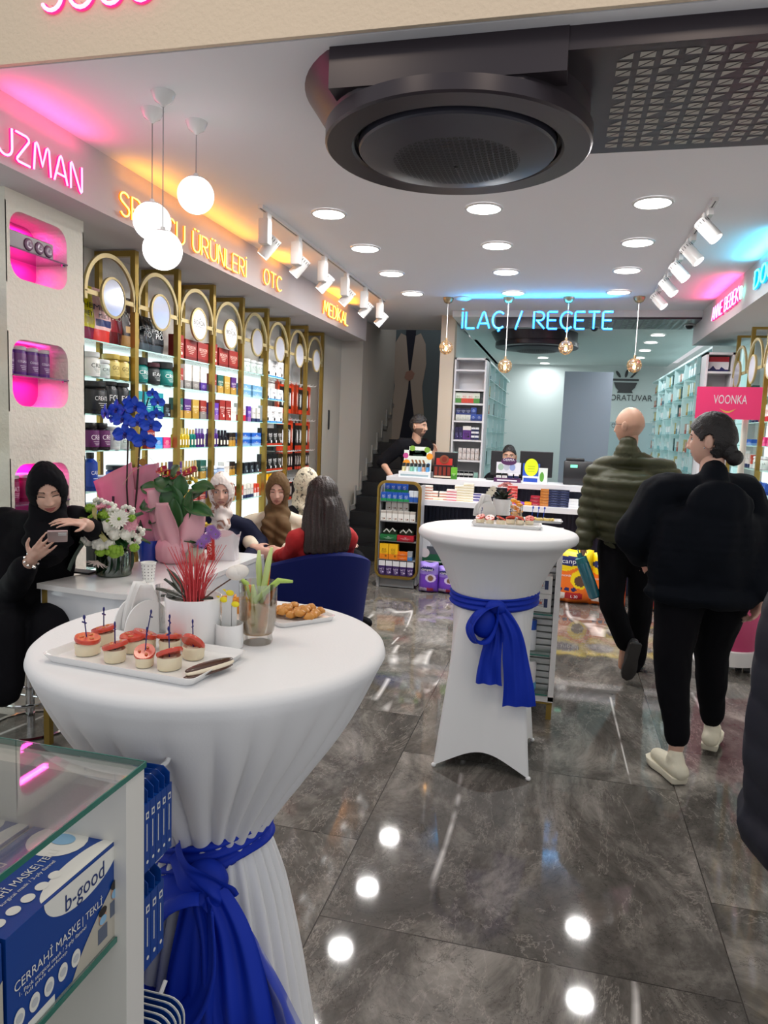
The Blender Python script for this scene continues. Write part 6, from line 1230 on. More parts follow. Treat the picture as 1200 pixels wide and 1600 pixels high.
# farther table setting
def t2at(px, py): return at(px, py, Z=ZT)
p = t2at(792, 822); tray('serving_tray', 'white rectangular tray of tomato rolls on the farther table', (p.x, p.y, ZT), .34, .17, radians(2))
nm = ['leftmost', 'second from the left', 'third from the left', 'fourth from the left', 'second from the right', 'rightmost']
for i, (px, py) in enumerate(((750, 818), (765, 820), (782, 821), (797, 820), (812, 821), (827, 821))): r_ = t2at(px, py); roll(r_.x, r_.y, ZT + .006, .022, 'pale wrap roll with tomato on the farther table, ' + nm[i], 50 + i, .5, 'tomato rolls on the farther tray', i in (0, 3))
p = t2at(757, 806); napkin('napkin_holder', 'white porcelain napkin holder on the farther table', (p.x, p.y, ZT), radians(40), 1.1)
p = t2at(784, 804); t = thing('flower_pot', 'white pot of pink and cream flowers with dark leaves on the farther table', 'flower pot', (p.x, p.y, ZT)); q = MB(); q.lathe([(.05, 0), (.055, .09), (.05, .09), (.05, .08), (.001, .08)], n=28, caps=False); q.build('pot', M_PORC, t, smooth=40)
q = MB(); rs = random.Random(3)
for k in range(46): a = rs.uniform(0, 6.28); e = rs.uniform(.1, 1.1); leaf(q, (0, 0, .08), (cos(a) * cos(e), sin(a) * cos(e), sin(e) + .1), Z_, rs.uniform(.05, .09), .028, 0, .1)
q.build('foliage', M_LEAFD, t, smooth=True); q = MB()
for k in range(14): a = rs.uniform(0, 6.28); r_ = rs.uniform(0, .05); flower(q, (r_ * cos(a) + .01, r_ * sin(a), .15 + rs.uniform(0, .03)), (cos(a) * .4, -.5, 1), .016, 6)
q.build('pink_blossom', mat('dusty_pink_petal', (.6, .2, .18), .7), t, smooth=True); q = MB()
for k in range(3): flower(q, (-.075 + .01 * k, -.02, .105 + .015 * k), (-.5, -.8, .4), .032, 12, w=.35)
q.build('cream_blossom', mat('cream_petal', (.8, .78, .62), .7), t, smooth=True)
p = t2at(806, 814); t = thing('snack_glass', 'clear glass of orange crisps on the farther table', 'glass', (p.x, p.y, ZT)); q = MB(); q.lathe([(.03, 0), (.034, .085), (.032, .085), (.028, .005), (.001, .005)], n=24); q.build('glass', M_GLASS, t, smooth=40); q = MB()
for k in range(9): q.sph((.018 * cos(k * 2), .018 * sin(k * 2), .02 + .011 * k), (.018, .012, .01), n=8, m=6)
q.build('crisps', mat('orange_crisps', (.85, .35, .02), .5), t, smooth=True)
p = t2at(848, 815); tray('plate', 'white plate of small pale bites at the right of the farther table', (p.x, p.y, ZT), .2, .14, radians(5), h=.012)
for k in range(9): o = thing('pale_bite', 'small pale yellow bite on the right plate of the farther table', 'food', (p.x - .07 + .015 * k, p.y + .015 * (k % 3) - .02, ZT + .012), k, 'pale bites on the farther plate'); q = MB(); q.sph((0, 0, 0), (.014, .01, .009), n=10, m=6); q.build('bite', mat('pale_pastry', (.8, .62, .22), .6), o, smooth=True)
for k in range(3): o = thing('cocktail_pick', 'blue cocktail pick on the right plate of the farther table, %s' % ['left', 'middle', 'right'][k], 'pick', (p.x - .06 + .03 * k, p.y, ZT + .012), group='blue picks on the farther plate'); q = MB(); q.cyl((0, 0, 0), (.006, 0, .06), .0018, n=6); q.sph((.006, 0, .06), (.005, .003, .008), n=6, m=4); q.build('stick', c_('1c50c8'), o)
# ---------------------------------------------------------------- white desk, seats
t = thing('reception_desk', 'glossy white consultation desk with rounded corner and gold leg', 'desk', (-2.05, 3.4, 0)); ox, oy = 2.05, -3.4
GW = mat('glossy_white_desk', (.72, .74, .77), .08, coat=.8)
poly = [(-2.36, 2.84), (-1.99, 2.80)] + [(-1.92 + .2 * sin(radians(a)), 2.995 - .2 * cos(radians(a))) for a in range(0, 91, 10)] + [(-1.72, 4.02), (-2.2, 4.02), (-2.27, 3.3)]
q = MB(); q.prism([(x + ox, y + oy) for x, y in poly], .775, .8); q.build('desktop', M_WHITE, t)
pi_ = [(x * .985 + ox - .03, y + oy + .02) for x, y in poly]; q = MB(); q.prism(pi_, .33, .775); q.build('body', GW, t, smooth=30)
q = MB(); q.box((-2.33 + ox, 2.87 + oy, .39), (.03, .03, .78)); q.build('gold_leg', M_GOLD, t)
q = MB(); q.box((-1.8 + ox, 3.1 + oy, .17), (.04, .04, .33)); q.box((-1.8 + ox, 3.95 + oy, .17), (.04, .04, .33)); q.build('gold_leg', M_GOLD, t)
t = thing('low_stool', 'burgundy seat on a chromed ring base under the woman with the phone', 'stool', (-2.56, 3.02, 0)); q = MB(); q.lathe([(.19, .48), (.2, .49), (.2, .53), (.18, .545)], n=32); q.build('seat', mat('burgundy_vinyl', (.22, .01, .03), .35), t, smooth=40)
q = MB(); q.lathe([(.19, .0), (.2, .006), (.19, .012), (.18, .006)], n=32, caps=False); q.cyl((0, 0, 0), (0, 0, .48), .022); q.tube([(.15 * cos(a * pi / 12), .15 * sin(a * pi / 12), .16) for a in range(24)], .008, closed=True); q.tube([(-.15, 0, .16), (.15, 0, .16)], .006); q.build('base', M_CHROME, t, smooth=40)
# navy armchair
t = thing('navy_armchair', 'navy velvet tub armchair seen from behind', 'armchair', (-1.56, 4.5, 0), radians(38))
NVV = mat('navy_velvet', (.004, .010, .10), .75, spec=.2)
q = MB()
def shell(u, v, r):
    a = radians(-215 + 250 * u) ; top = .62 + .17 * exp(-((u - .5) / .3) ** 2) ; z = lerp(.2, top, v); rr = r + .05 * v
    return V((rr * cos(a), rr * .95 * sin(a), z))
q.grid(lambda u, v: shell(u, v, .33), 48, 16); q.grid(lambda u, v: shell(1 - u, v, .27), 48, 16); q.grid(lambda u, v: shell(u, 1, .33).lerp(shell(u, 1, .27), v) + Z_ * .02 * sin(pi * v), 48, 4); q.grid(lambda u, v: shell(0, v, .33).lerp(shell(0, v, .27), u), 3, 16); q.grid(lambda u, v: shell(1, v, .27).lerp(shell(1, v, .33), u), 3, 16)
q.build('shell', NVV, t, smooth=True)
q = MB(); q.lathe([(.01, .2), (.3, .2), (.31, .25), (.31, .4), (.28, .44), (.01, .45)], n=36, caps=False); q.build('cushion', NVV, t, smooth=50)
for a in range(4): q = MB(); q.cyl((.2 * cos(a * pi / 2 + .8), .2 * sin(a * pi / 2 + .8), .2), (.26 * cos(a * pi / 2 + .8), .26 * sin(a * pi / 2 + .8), 0), .014, .009); q.build('leg', M_GOLD, t)
def chair(lb, x, y, rz, m_, h=.45):
    t = thing('dining_chair', lb, 'chair', (x, y, 0), rz); q = MB(); q.box((0, 0, h), (.44, .44, .07), bev=.02); q.build('seat', m_, t, smooth=40); q = MB(); q.box((0, .21, h + .2), (.42, .05, .36), bev=.02); q.build('backrest', m_, t, smooth=40)
    for a in (-1, 1):
        for b in (-1, 1): q = MB(); q.cyl((a * .18, b * .18, h - .03), (a * .2, b * .2, 0), .012); q.build('leg', M_GOLD, t)
chair('dark chair under the woman in the floral scarf', -2.3, 4.7, radians(20), M_BLACK); chair('dark chair under the woman in the cream jacket', -2.02, 5.05, radians(-10), M_BLACK); chair('dark chair under the woman mostly hidden behind the red one', -1.98, 5.62, radians(-25), M_BLACK)
p = at(545, 905, Z=.35); t = thing('side_table', 'small low round table with thin gold legs behind the armchair', 'side table', (p.x, p.y, 0)); q = MB(); q.cyl((0, 0, .33), (0, 0, .35), .16, n=32); q.build('tabletop', mat('smoked_top', (.1, .09, .09), .2), t)
for a in range(3): q = MB(); q.cyl((.05 * cos(a * 2.1), .05 * sin(a * 2.1), .33), (.14 * cos(a * 2.1), .14 * sin(a * 2.1), 0), .008); q.build('leg', M_GOLD, t)
t = thing('saucer', 'white saucer with a small cup on the low table behind the armchair', 'saucer', (p.x, p.y, .351)); q = MB(); q.lathe([(.03, 0), (.07, .01), (.068, .013), (.001, .004)], n=24, caps=False); q.build('dish', M_PORC, t); q = MB(); q.lathe([(.02, .004), (.03, .05), (.028, .05), (.001, .012)], n=20, caps=False); q.build('cup', M_PORC, t)

# ---------------------------------------------------------------- on the desk
def dsk(px, py): return at(px, py, Z=.8)
p = dsk(130, 895); o = MB().box((0, 0, .005), (.16, .075, .009), bev=.003).build('smartphone', M_BLACK); o.location = (p.x - .02, p.y + .0, .801); tag(o, 'black smartphone lying on the white desk left of the glass vase', 'phone')
p = dsk(178, 898); VC = V((p.x, p.y, .801)); t = thing('glass_vase', 'dark green glass vase with a mixed white, green and pink bouquet on the desk', 'vase', VC)
q = MB(); q.lathe([(.08, 0), (.086, .006), (.086, .115), (.08, .13), (.066, .14), (.066, .165), (.062, .165), (.062, .14), (.077, .127), (.082, .11), (.082, .008), (.001, .006)], n=40, caps=False); q.build('vase', glassy('green_vase_glass', (.55, .7, .55), .12, opac=.15, ocol=(.02, .05, .02)), t, smooth=40)
q = MB(); rs = random.Random(5)
for k in range(26): a = rs.uniform(0, 6.28); r = rs.uniform(.02, .075); leaf(q, (r * cos(a), r * sin(a), .01), (cos(a + 1.57) * .4, sin(a + 1.57) * .4, 1), (cos(a), sin(a), 0), .12, .07, 0, 0, 5)
q.build('lining_leaf', mat('deep_green_leaf', (.01, .035, .015), .3), t, smooth=True)
BQ = Z_ * .205
def on(a, e, r=.1): return BQ + V((r * 1.25 * cos(a) * cos(e), r * cos(e) * sin(a), r * .85 * sin(e)))
def cam_a(x): return x  # bouquet angles: -90 degrees faces the room
q = MB()
for k in range(60):
    a = rs.uniform(0, 6.28); e = rs.uniform(-.5, .9); leaf(q, BQ, (cos(a), sin(a), e), Z_, rs.uniform(.09, .15), .05, 0, .1)
q.build('foliage', M_LEAF, t, smooth=True)
def petals_ball(m, c, r, n, seed):
    rr = random.Random(seed); m.sph(c, r * .82, n=10, m=8)
    for k in range(n): u = rr.uniform(-.4, 1); a = rr.uniform(0, 6.28); s_ = sqrt(max(0, 1 - u * u)); d = V((s_ * cos(a), s_ * sin(a), u)); m.sph(V(c) + d * r * .8, r * .3, n=6, m=5)
bl = []
for cx, cy, cz in ((-.11, -.06, .0), (-.09, -.08, .03), (-.12, -.05, -.03), (.06, -.08, .08), (.1, -.06, .09), (.03, -.07, .1), (.12, -.05, -.02), (.13, -.04, .01), (-.02, -.06, .11)):
    q = MB()
    for k in range(9): a = k * 2.4; q.sph(BQ + V((cx + .018 * cos(a), cy + .01 * sin(a * 1.7), cz + .016 * sin(a))), .009, n=8, m=6)
    q.build('berry_sprig', mat('white_berry', (.78, .78, .68), .4), t, smooth=True)
q = MB()
for cx, cz, r in ((-.02, .02, .032), (.03, .03, .03), (.06, -.0, .028), (.01, -.04, .03), (-.05, -.03, .028), (.1, .0, .026), (.04, -.04, .024), (-.09, .06, .03)): q = MB(); petals_ball(q, BQ + V((cx, -.1 + abs(cx) * .3, cz)), r, 14, int(cx * 1000) + 50); q.build('white_bloom', mat('white_petal', (.80, .79, .70), .7), t, smooth=True)
q = MB()
for cx, cz, r in ((.06, -.065, .032), (.01, -.07, .02), (-.02, .05, .024), (.02, .07, .022), (.05, .05, .022), (-.04, .09, .02), (.13, -.05, .018), (.12, .06, .016)): q = MB(); petals_ball(q, BQ + V((cx, -.1 + abs(cx) * .3, cz)), r, 24, int(cx * 1000) + 9); q.build('green_pompon', mat('lime_petal', (.22, .38, .03), .7), t, smooth=True)
q = MB(); 
for k in range(5): flower(q, BQ + V((.01 + .004 * k, -.09, .095)), (.1 * (k - 2), -.5, 1), .03 - .004 * k, 6, w=.9, cup=.3 + .3 * k)
q.build('pink_rose', mat('pink_rose_petal', (.75, .35, .42), .7), t, smooth=True); q = MB(); flower(q, BQ + V((.12, -.07, .04)), (.5, -1, .3), .03, 8, w=.8); q.build('pink_rose', mat('pink_rose_petal'), t, smooth=True)
q = MB(); flower(q, BQ + V((.085, -.09, .06)), (.3, -1, .5), .042, 18, 0, 1, .3); q.build('daisy', [mat('white_petal'), mat('lime_petal')], t, smooth=True)
q = MB(); flower(q, BQ + V((-.0, -.1, -.1)), (0, -.6, -1), .045, 12, w=.22, cup=.6); q.build('pale_protea', mat('blush_petal', (.72, .6, .55), .8), t, smooth=True); q = MB(); flower(q, BQ + V((-.16, -.07, .03)), (-1, -.5, .2), .05, 16, w=.2, cup=.5); q.build('pale_protea', mat('blush_petal', (.72, .6, .55), .8), t, smooth=True)
q = MB(); 
for k in range(9): leaf(q, BQ + V((-.12, -.03, -.01)), (-1, -.3 + .1 * k % .5, -.6 + .17 * k), Z_, .09, .06, 0, .1)
leaf(q, BQ + V((-.08, -.05, -.04)), (-.6, -.4, -.9), Z_, .13, .1); 
q.build('eucalyptus', M_LEAF2, t, smooth=True)
q = MB(); ribbon(q, [BQ + V((.05, -.12, -.02)), BQ + V((-.02, -.13, .05)), BQ + V((-.1, -.13, .04)), BQ + V((-.14, -.11, -.03))], .018, (0, .3, 1), 0, 0, 14, 3); ribbon(q, [BQ + V((.03, -.12, .0)), BQ + V((.02, -.14, .06)), BQ + V((0, -.12, .1))], .018, (1, 0, .2), 0, 0, 12, 3); q.build('olive_ribbon', mat('olive_ribbon', (.35, .33, .12), .5), t, smooth=True)
for ch in t.children:
    if ch.name.split('.')[0] not in ('vase', 'lining_leaf'): ch.data.transform(MX.Translation(BQ + Z_ * .02) @ MX.Scale(1.3, 4) @ MX.Translation(-BQ))
p = dsk(232, 908); t = thing('paper_cup', 'white paper cup with rows of small black dots on the desk', 'cup', (p.x, p.y, .801)); q = MB(); q.lathe([(.026, 0), (.026, .003), (.036, .09), (.038, .092), (.036, .094), (.034, .09), (.025, .006), (.001, .006)], n=32, caps=False)
for i in range(12):
    for j in range(5): a = 2 * pi * i / 12; z = .016 + .016 * j; r = .0262 + .01 * z / .09 + .0004; q.disc((r * cos(a), r * sin(a), z), V((-sin(a), cos(a), 0)), Z_, .0026, mi=1, n=8, off=.0006)
q.build('cup', [mat('paper_white', (.82, .82, .78), .8), M_BLACK], t, smooth=40)
# orchid
PINKP = mat('dusty_pink_wrap', (.62, .25, .33), .6); PINKW = mat('pale_pink_wrap', (.78, .42, .48), .6)
p = dsk(232, 876); OC = V((p.x, p.y, .801)); s = 300.0
t = thing('blue_orchid', 'blue orchid with two dark stems in dusty pink paper behind the bouquet', 'potted orchid', OC)
q = MB(); q.lathe([(.05, 0), (.07, .12), (.065, .12), (.001, .11)], n=24, caps=False); q.build('blue_pot', mat('blue_foil', (.01, .05, .4), .2, coat=.5), t, smooth=40)
q = MB()
def OP(px, py, dy=0): r = at(px, py, Y=OC.y + dy); return r - OC
def sheet(m, c4, n=8, bulge=.02): a, b, c, d = c4; m.grid(lambda u, v: a.lerp(b, u).lerp(d.lerp(c, u), v) + V((0, -bulge * sin(pi * u) * sin(pi * v) + .006 * sin(9 * u), 0)), n, n)
sheet(q, (OP(178, 852, .02), OP(222, 862, -.02), OP(205, 722, .04), OP(146, 752, .03))); sheet(q, (OP(192, 852, .05), OP(245, 862, .03), OP(248, 723, .08), OP(197, 733, .05))); sheet(q, (OP(212, 862, -.01), OP(252, 866, .0), OP(262, 760, -.01), OP(210, 765, .0)))
q.build('paper_wrap', PINKP, t, smooth=True, solid=.0015)
q = MB(); q.tube([OP(203, 855), OP(198, 760), OP(200, 690), OP(196, 655), OP(180, 640), OP(166, 646)], .005, n=6); q.tube([OP(208, 855), OP(214, 760), OP(219, 690), OP(224, 610)], [.006, .006, .005, .003], n=6); q.tube([OP(207, 850), OP(216, 730), OP(222, 660), OP(232, 622), OP(247, 628)], .004, n=6); q.build('stem', mat('dark_orchid_stem', (.03, .02, .015), .5), t, smooth=True)
q = MB(); leaf(q, OP(205, 860, .02), (-.3, 0, 1), Y_, .16, .06); leaf(q, OP(212, 860, .0), (.35, -.1, 1), Y_, .2, .05); q.build('leaf', M_LEAFD, t, smooth=True, solid=.002)
OB = mat('orchid_blue', (.01, .07, .62), .5, var=.5, bscale=25); OD = mat('orchid_deep_blue', (.01, .01, .16), .5)
for i, (px, py, r, nx) in enumerate(((166, 646, 17, -.8), (183, 640, 19, -.4), (192, 655, 20, -.1), (212, 636, 20, 0), (196, 678, 22, 0), (215, 660, 16, .2), (226, 688, 22, .1), (236, 665, 18, .3), (246, 628, 13, .8), (244, 648, 13, .6), (238, 615, 10, .6), (228, 650, 12, .3), (202, 628, 12, 0), (178, 655, 12, -.6))):
    c = OP(px, py, -.02 - .01 * (i % 3)); rr = r / s * .95; nrm = V((nx + .2, -1, .1 * ((i % 3) - 1))).normalized(); q = MB(); a_ = nrm.cross(Z_).normalized(); b_ = a_.cross(nrm)
    for ang, w, L in ((90, .62, 1), (210, .62, 1), (330, .62, 1), (0, 1.05, 1.05), (180, 1.05, 1.05)): d = a_ * cos(radians(ang)) + b_ * sin(radians(ang)); leaf(q, c, d + nrm * .08, nrm, rr * L, rr * w, 0, .12, 6)
    leaf(q, c + nrm * .003, -b_ + nrm * .6, nrm, rr * .45, rr * .35, 1); q.sph(c + nrm * rr * .12, rr * .14, 1, n=8, m=6); q.build('orchid_bloom', [OB, OD], t, smooth=True)
q = MB(); q.cyl(OP(223, 722, -.03), OP(223, 722, -.045), .02, .02, n=20); q.build('dried_orange_slice', mat('dried_orange', (.35, .16, .02), .6, var=.4, bscale=90), t)
q = MB(); q.tube([OP(224, 727, -.03), OP(205, 738, -.03), OP(192, 758, -.03)], .0015, n=5); q.tube([OP(215, 715, -.03), OP(232, 712, -.03), OP(245, 728, -.03)], .001, n=5); q.build('twine', c_('c8b890'), t)
p2 = OP(177, 792, -.03); o = MB().box((0, 0, 0), (.012, .006, .12)).build('cosmetic_pen', c_('3a1430', .3)); o.location = OC + p2; tag(o, 'slim burgundy pen standing in front of the dusty pink paper', 'pen')
# anthurium
p = dsk(272, 878); AC = V((p.x, p.y, .801)); t = thing('red_anthurium', 'potted anthurium with red blooms in pale pink paper on the desk', 'potted plant', AC)
def AP(px, py, dy=0): return at(px, py, Y=AC.y + dy) - AC
q = MB(); q.lathe([(.07, 0), (.095, .02), (.1, .09), (.085, .125), (.06, .14), (.001, .14)], n=60, caps=False, fn=lambda r, z, a: r * (1 + .05 * abs(sin(a * 5)) + .02 * sin(a * 13)))
q.build('wrapped_pot', PINKW, t, smooth=True); q = MB()
def petal_sheet(m, base, tip, w, dy, curl): 
    b, tp = V(base), V(tip); d = tp - b; sx = V((d.z, 0, -d.x)).normalized()
    m.grid(lambda u, v: b + d * v + sx * (u - .5) * w * (.45 + .9 * sin(pi * min(1, v * .8 + .1))) + V((0, dy * v - curl * (2 * u - 1) ** 2 * v + .01 * sin(8 * u + 3 * v), 0)), 14, 14)
petal_sheet(q, AP(262, 862, -.05), AP(238, 765, -.08), .12, -.02, -.05); petal_sheet(q, AP(268, 860, -.07), AP(262, 785, -.1), .1, -.02, .04); petal_sheet(q, AP(280, 860, -.06), AP(305, 800, -.06), .13, 0, -.04); petal_sheet(q, AP(268, 855, .06), AP(232, 770, .06), .16, .02, .02); petal_sheet(q, AP(285, 858, .05), AP(312, 790, .05), .12, .02, .02)
q.build('paper_wrap', PINKW, t, smooth=True, solid=.0015)
q = MB()
for px, py, ang, L, w in ((255, 785, 190, .1, .09), (272, 765, 150, .09, .08), (300, 765, 15, .11, .06), (290, 790, -5, .14, .055), (262, 795, 215, .1, .07), (285, 775, 90, .09, .06), (245, 768, 160, .07, .06), (275, 800, 100, .12, .08), (300, 780, 40, .1, .05), (280, 830, 95, .14, .05), (292, 815, 80, .14, .05), (270, 745, 60, .06, .05)): leaf(q, AP(px, py, -.04 if px > 250 else 0), (cos(radians(ang)), -.3, sin(radians(ang))), (0, -.9, 1), L * 1.35, w * 1.7, 0, .25, 8)
q.build('leaf', M_LEAF, t, smooth=True, solid=.001); q = MB()
for px, py in ((252, 737), (268, 748), (290, 742), (298, 745), (276, 790), (282, 760)): q.tube([AP(278, 850), AP((px + 278) / 2, (py + 850) / 2 - 8), AP(px, py)], .002, n=5)
q.build('stem', c_('3a6a24'), t); q = MB()
for px, py in ((252, 736), (262, 742), (274, 745), (291, 741), (298, 737)): leaf(q, AP(px - 6, py, -.02), (1, -.2, .1), (0, -.7, 1), .07, .075, 0, .1); q.sph(AP(px, py - 3, -.03), (.005, .005, .012), 1, n=8, m=6)
q.build('red_bloom', [mat('anthurium_red', (.35, .01, .03), .2, coat=.6), c_('e8c040')], t, smooth=True)
q = MB()
for px, py in ((300, 748), (306, 752), (296, 754)): petals_ball(q, AP(px, py, .03), .014, 10, px)
q.build('yellow_bloom', mat('yellow_petal', (.8, .6, .03), .6), t, smooth=True)
# chrysanthemum pot
p = dsk(305, 882); KC = V((p.x, p.y, .801)); t = thing('chrysanthemum_pot', 'stone coloured pot of purple and yellow chrysanthemums on the desk', 'potted plant', KC)
def KP(px, py, dy=0): return at(px, py, Y=KC.y + dy) - KC
q = MB(); q.lathe([(.03, 0), (.048, .02), (.052, .06), (.042, .1), (.038, .1), (.001, .09)], n=28, caps=False); q.build('pot', mat('stone_pot', (.42, .38, .3), .8, var=.2), t, smooth=40)
q = MB(); 
for k in range(16): a = k * 2.4; leaf(q, (0, 0, .1), (cos(a), sin(a) * .6 - .3, .5 + .3 * sin(k)), Z_, .08, .04)
q.build('leaf', M_LEAF, t, smooth=True); q = MB()
for px, py in ((322, 842), (337, 835), (315, 850), (330, 828)): flower(q, KP(px, py, -.03), (.3, -1, .3), .036, 22, 0, 1, .2, .35); flower(q, KP(px, py, -.035), (.3, -1, .3), .024, 14, 0, 1, .25, .7)
q.build('purple_bloom', [mat('lilac_petal', (.36, .18, .55), .7), c_('8a9a3a')], t, smooth=True)
q = MB()
for px, py in ((320, 820), (328, 823)): petals_ball(q, KP(px, py, -.0), .018, 16, px)
q.build('yellow_bloom', mat('yellow_petal'), t, smooth=True)
# gift bag
p = dsk(348, 874); GC = V((p.x, p.y, .801)); t = thing('gift_bag', 'translucent white and red gift bag on the far end of the desk', 'bag', GC, radians(15)); q = MB()
def BF(u, v): a = 2 * pi * u; r = 1 + .06 * sin(a * 7 + v * 4); return V((.085 * r * math.copysign(abs(cos(a)) ** .6, cos(a)) * (1 + .35 * max(0, v - .5)), .045 * r * math.copysign(abs(sin(a)) ** .6, sin(a)) * (1 + .3 * v), .15 * v + .012 * sin(a * 5) * v))
q.grid(BF, 60, 12, closeu=True, mi=lambda c: 1 if c.x < -.03 and c.y < 0 else 0); q.text('LOVE', (-.062, -.052, .075), Z_, -X_, .02, 2, .08, off=.004); q.build('bag', [mat('tissue_white', (.78, .74, .76), .5), c_('d03a30'), c_('f8f0ec')], t, smooth=True)
# ---------------------------------------------------------------- people
def G(x, s): return exp(-(x / s) ** 2)
def headpt(s, v, f=1.0, fem=0, smile=0):
    """surface of a head, local: face toward -Y, origin mid skull; s in [-1,1] round the head, v 0 top .. 1 bottom"""
    ph = pi * math.copysign(abs(s) ** 1.6, s); th = pi * v
    x = sin(th) * sin(ph); y = -sin(th) * cos(ph); z = cos(th)
    X = .076 * x; Y = (.098 if y > 0 else .092) * y; Z = (.118 if z > 0 else .122) * z
    if z < 0:
        k = -z; X *= 1 - (.30 if fem else .22) * k ** 1.6
        if y > 0: Y *= 1 - .62 * k ** 1.2
        else: Y *= 1 + .03 * k
        Y -= .006 * k
    X *= 1 - .06 * max(0, z) * 1; Y += 0 if y > 0 else -.004 * G(Z - .05, .04)
    fr = max(0, -y) ** .5 if y < 0 else 0
    if f and fr > 0:
        a = abs(X); t = max(0, min(1, (.02 - Z) / .058)); nose = 0
        if Z < .025: nose = (.005 + .017 * t) * G(X, .0075 + .005 * t) * (1 if Z > -.040 else G(Z + .040, .006))
        d = nose + .008 * G(a - .013, .0065) * G(Z + .036, .008)
        d -= .011 * G(a - .031, .016) * G(Z - .002, .0115); d += .004 * G(a - .03, .022) * G(Z - .022, .008)
        mz = Z + .066 - smile * .006 * (a / .02) ** 2
        d += .006 * G(X, .024) * G(mz - .006, .0055) + .0065 * G(X, .019) * G(mz + .007, .006) - .003 * G(X, .026) * G(mz, .0022)
        d += .007 * G(X, .02) * G(Z + .1, .017) + .004 * G(a - .042, .02) * G(Z + .03, .022) + .003 * G(a - .048, .015) * G(Z + .04, .015) * smile
        Y -= d * fr
    return V((X, Y, Z))
def head(m, HM, fem=0, beard=0, eyes='open', smile=0, sc=1.0, bald=1):
    """adds a detailed head; material slots 0 skin 1 lip 2 brow 3 white 4 iris 5 beard"""
    HM = HM @ MX.Scale(sc, 4); NU, NV = 76, 84; P_ = [[headpt(-1 + 2 * i / NU, .012 + .976 * j / NV, 1, fem, smile) for i in range(NU + 1)] for j in range(NV + 1)]
    vs = [HM @ p for r in P_ for p in r]; fs = []; ms = []; W_ = NU + 1
    for j in range(NV):
        for i in range(NU):
            c = (P_[j][i] + P_[j + 1][i + 1]) / 2; a = abs(c.x); mi = 0
            if c.y < -.03:
                mz = c.z + .066 - smile * .006 * (a / .02) ** 2
                if a < .0235 and abs(mz) < .0105 * (1 - (a / .0245) ** 2) ** .6: mi = 1
                elif abs(c.z - (.0235 - .004 * ((a - .03) / .018) ** 2)) < (.0028 if fem else .0042) and .013 < a < .049: mi = 2
                elif eyes == 'down' and .017 < a < .045 and abs(c.z - (-.004 + .004 * ((a - .031) / .014) ** 2)) < .0024: mi = 2
            if beard and mi == 0 and c.z < -.022 and c.y < .045 and not (a < .012 and c.z > -.05 and c.y < 0 and c.z > -.05) and (c.z < -.078 or a > .042 - .1 * max(0, -.05 - c.z) or (c.z < -.044 and c.z > -.058 and a < .03)): mi = 5
            fs.append([j * W_ + i, (j + 1) * W_ + i, (j + 1) * W_ + i + 1, j * W_ + i + 1]); ms.append(mi)
    m.add(vs, fs, ms)
    if eyes == 'open':
        for s in (-1, 1):
            R = HM.to_3x3()
            m.sph(HM @ V((s * .031, -.0745, .002)), (.0135 * sc, .009 * sc, .0062 * sc), 3, 10, 8, M=R.normalized() if hasattr(R, 'normalized') else R)
            m.sph(HM @ V((s * .031, -.0805, .002)), (.0052 * sc, .0042 * sc, .0052 * sc), 4, 10, 8)
            m.tube([HM @ V((s * (.031 + .0145 * cos(radians(a_))), -.0815 + .004 * abs(cos(radians(a_))), .002 + .0072 * sin(radians(a_)))) for a_ in range(10, 171, 32)], .0013 * sc, 5, 2)
    for s in (-1, 1):
        m.sph(HM @ V((s * .079, .012, -.008)), (.0095 * sc, .02 * sc, .032 * sc), 0, 12, 10, M=HM.to_3x3().normalized() @ MX.Rotation(s * .35, 3, 'Z')); m.sph(HM @ V((s * .0875, .007, -.006)), (.003 * sc, .008 * sc, .014 * sc), 5, 8, 6, M=HM.to_3x3().normalized())
def skull(m, HM, sc, keep, mi=0, rough=0, f=0, NU=60, NV=50):
    P_ = lambda i, j: headpt(-1 + 2 * i / NU, .012 + .976 * j / NV, 0)
    g = {}; vs = []; fs = []
    for j in range(NV):
        for i in range(NU):
            if keep((P_(i, j) + P_(i + 1, j + 1)) / 2): fs.append([(i, j), (i, j + 1), (i + 1, j + 1), (i + 1, j)])
    for q_ in fs:
        for k in q_:
            if k not in g: g[k] = len(vs); p = P_(*k); k_ = sc(p) if callable(sc) else sc; p = p * k_; p += p.normalized() * rough * noise.noise(p * 60); vs.append(HM @ p)
    m.add(vs, [[g[k] for k in q_] for q_ in fs], mi)
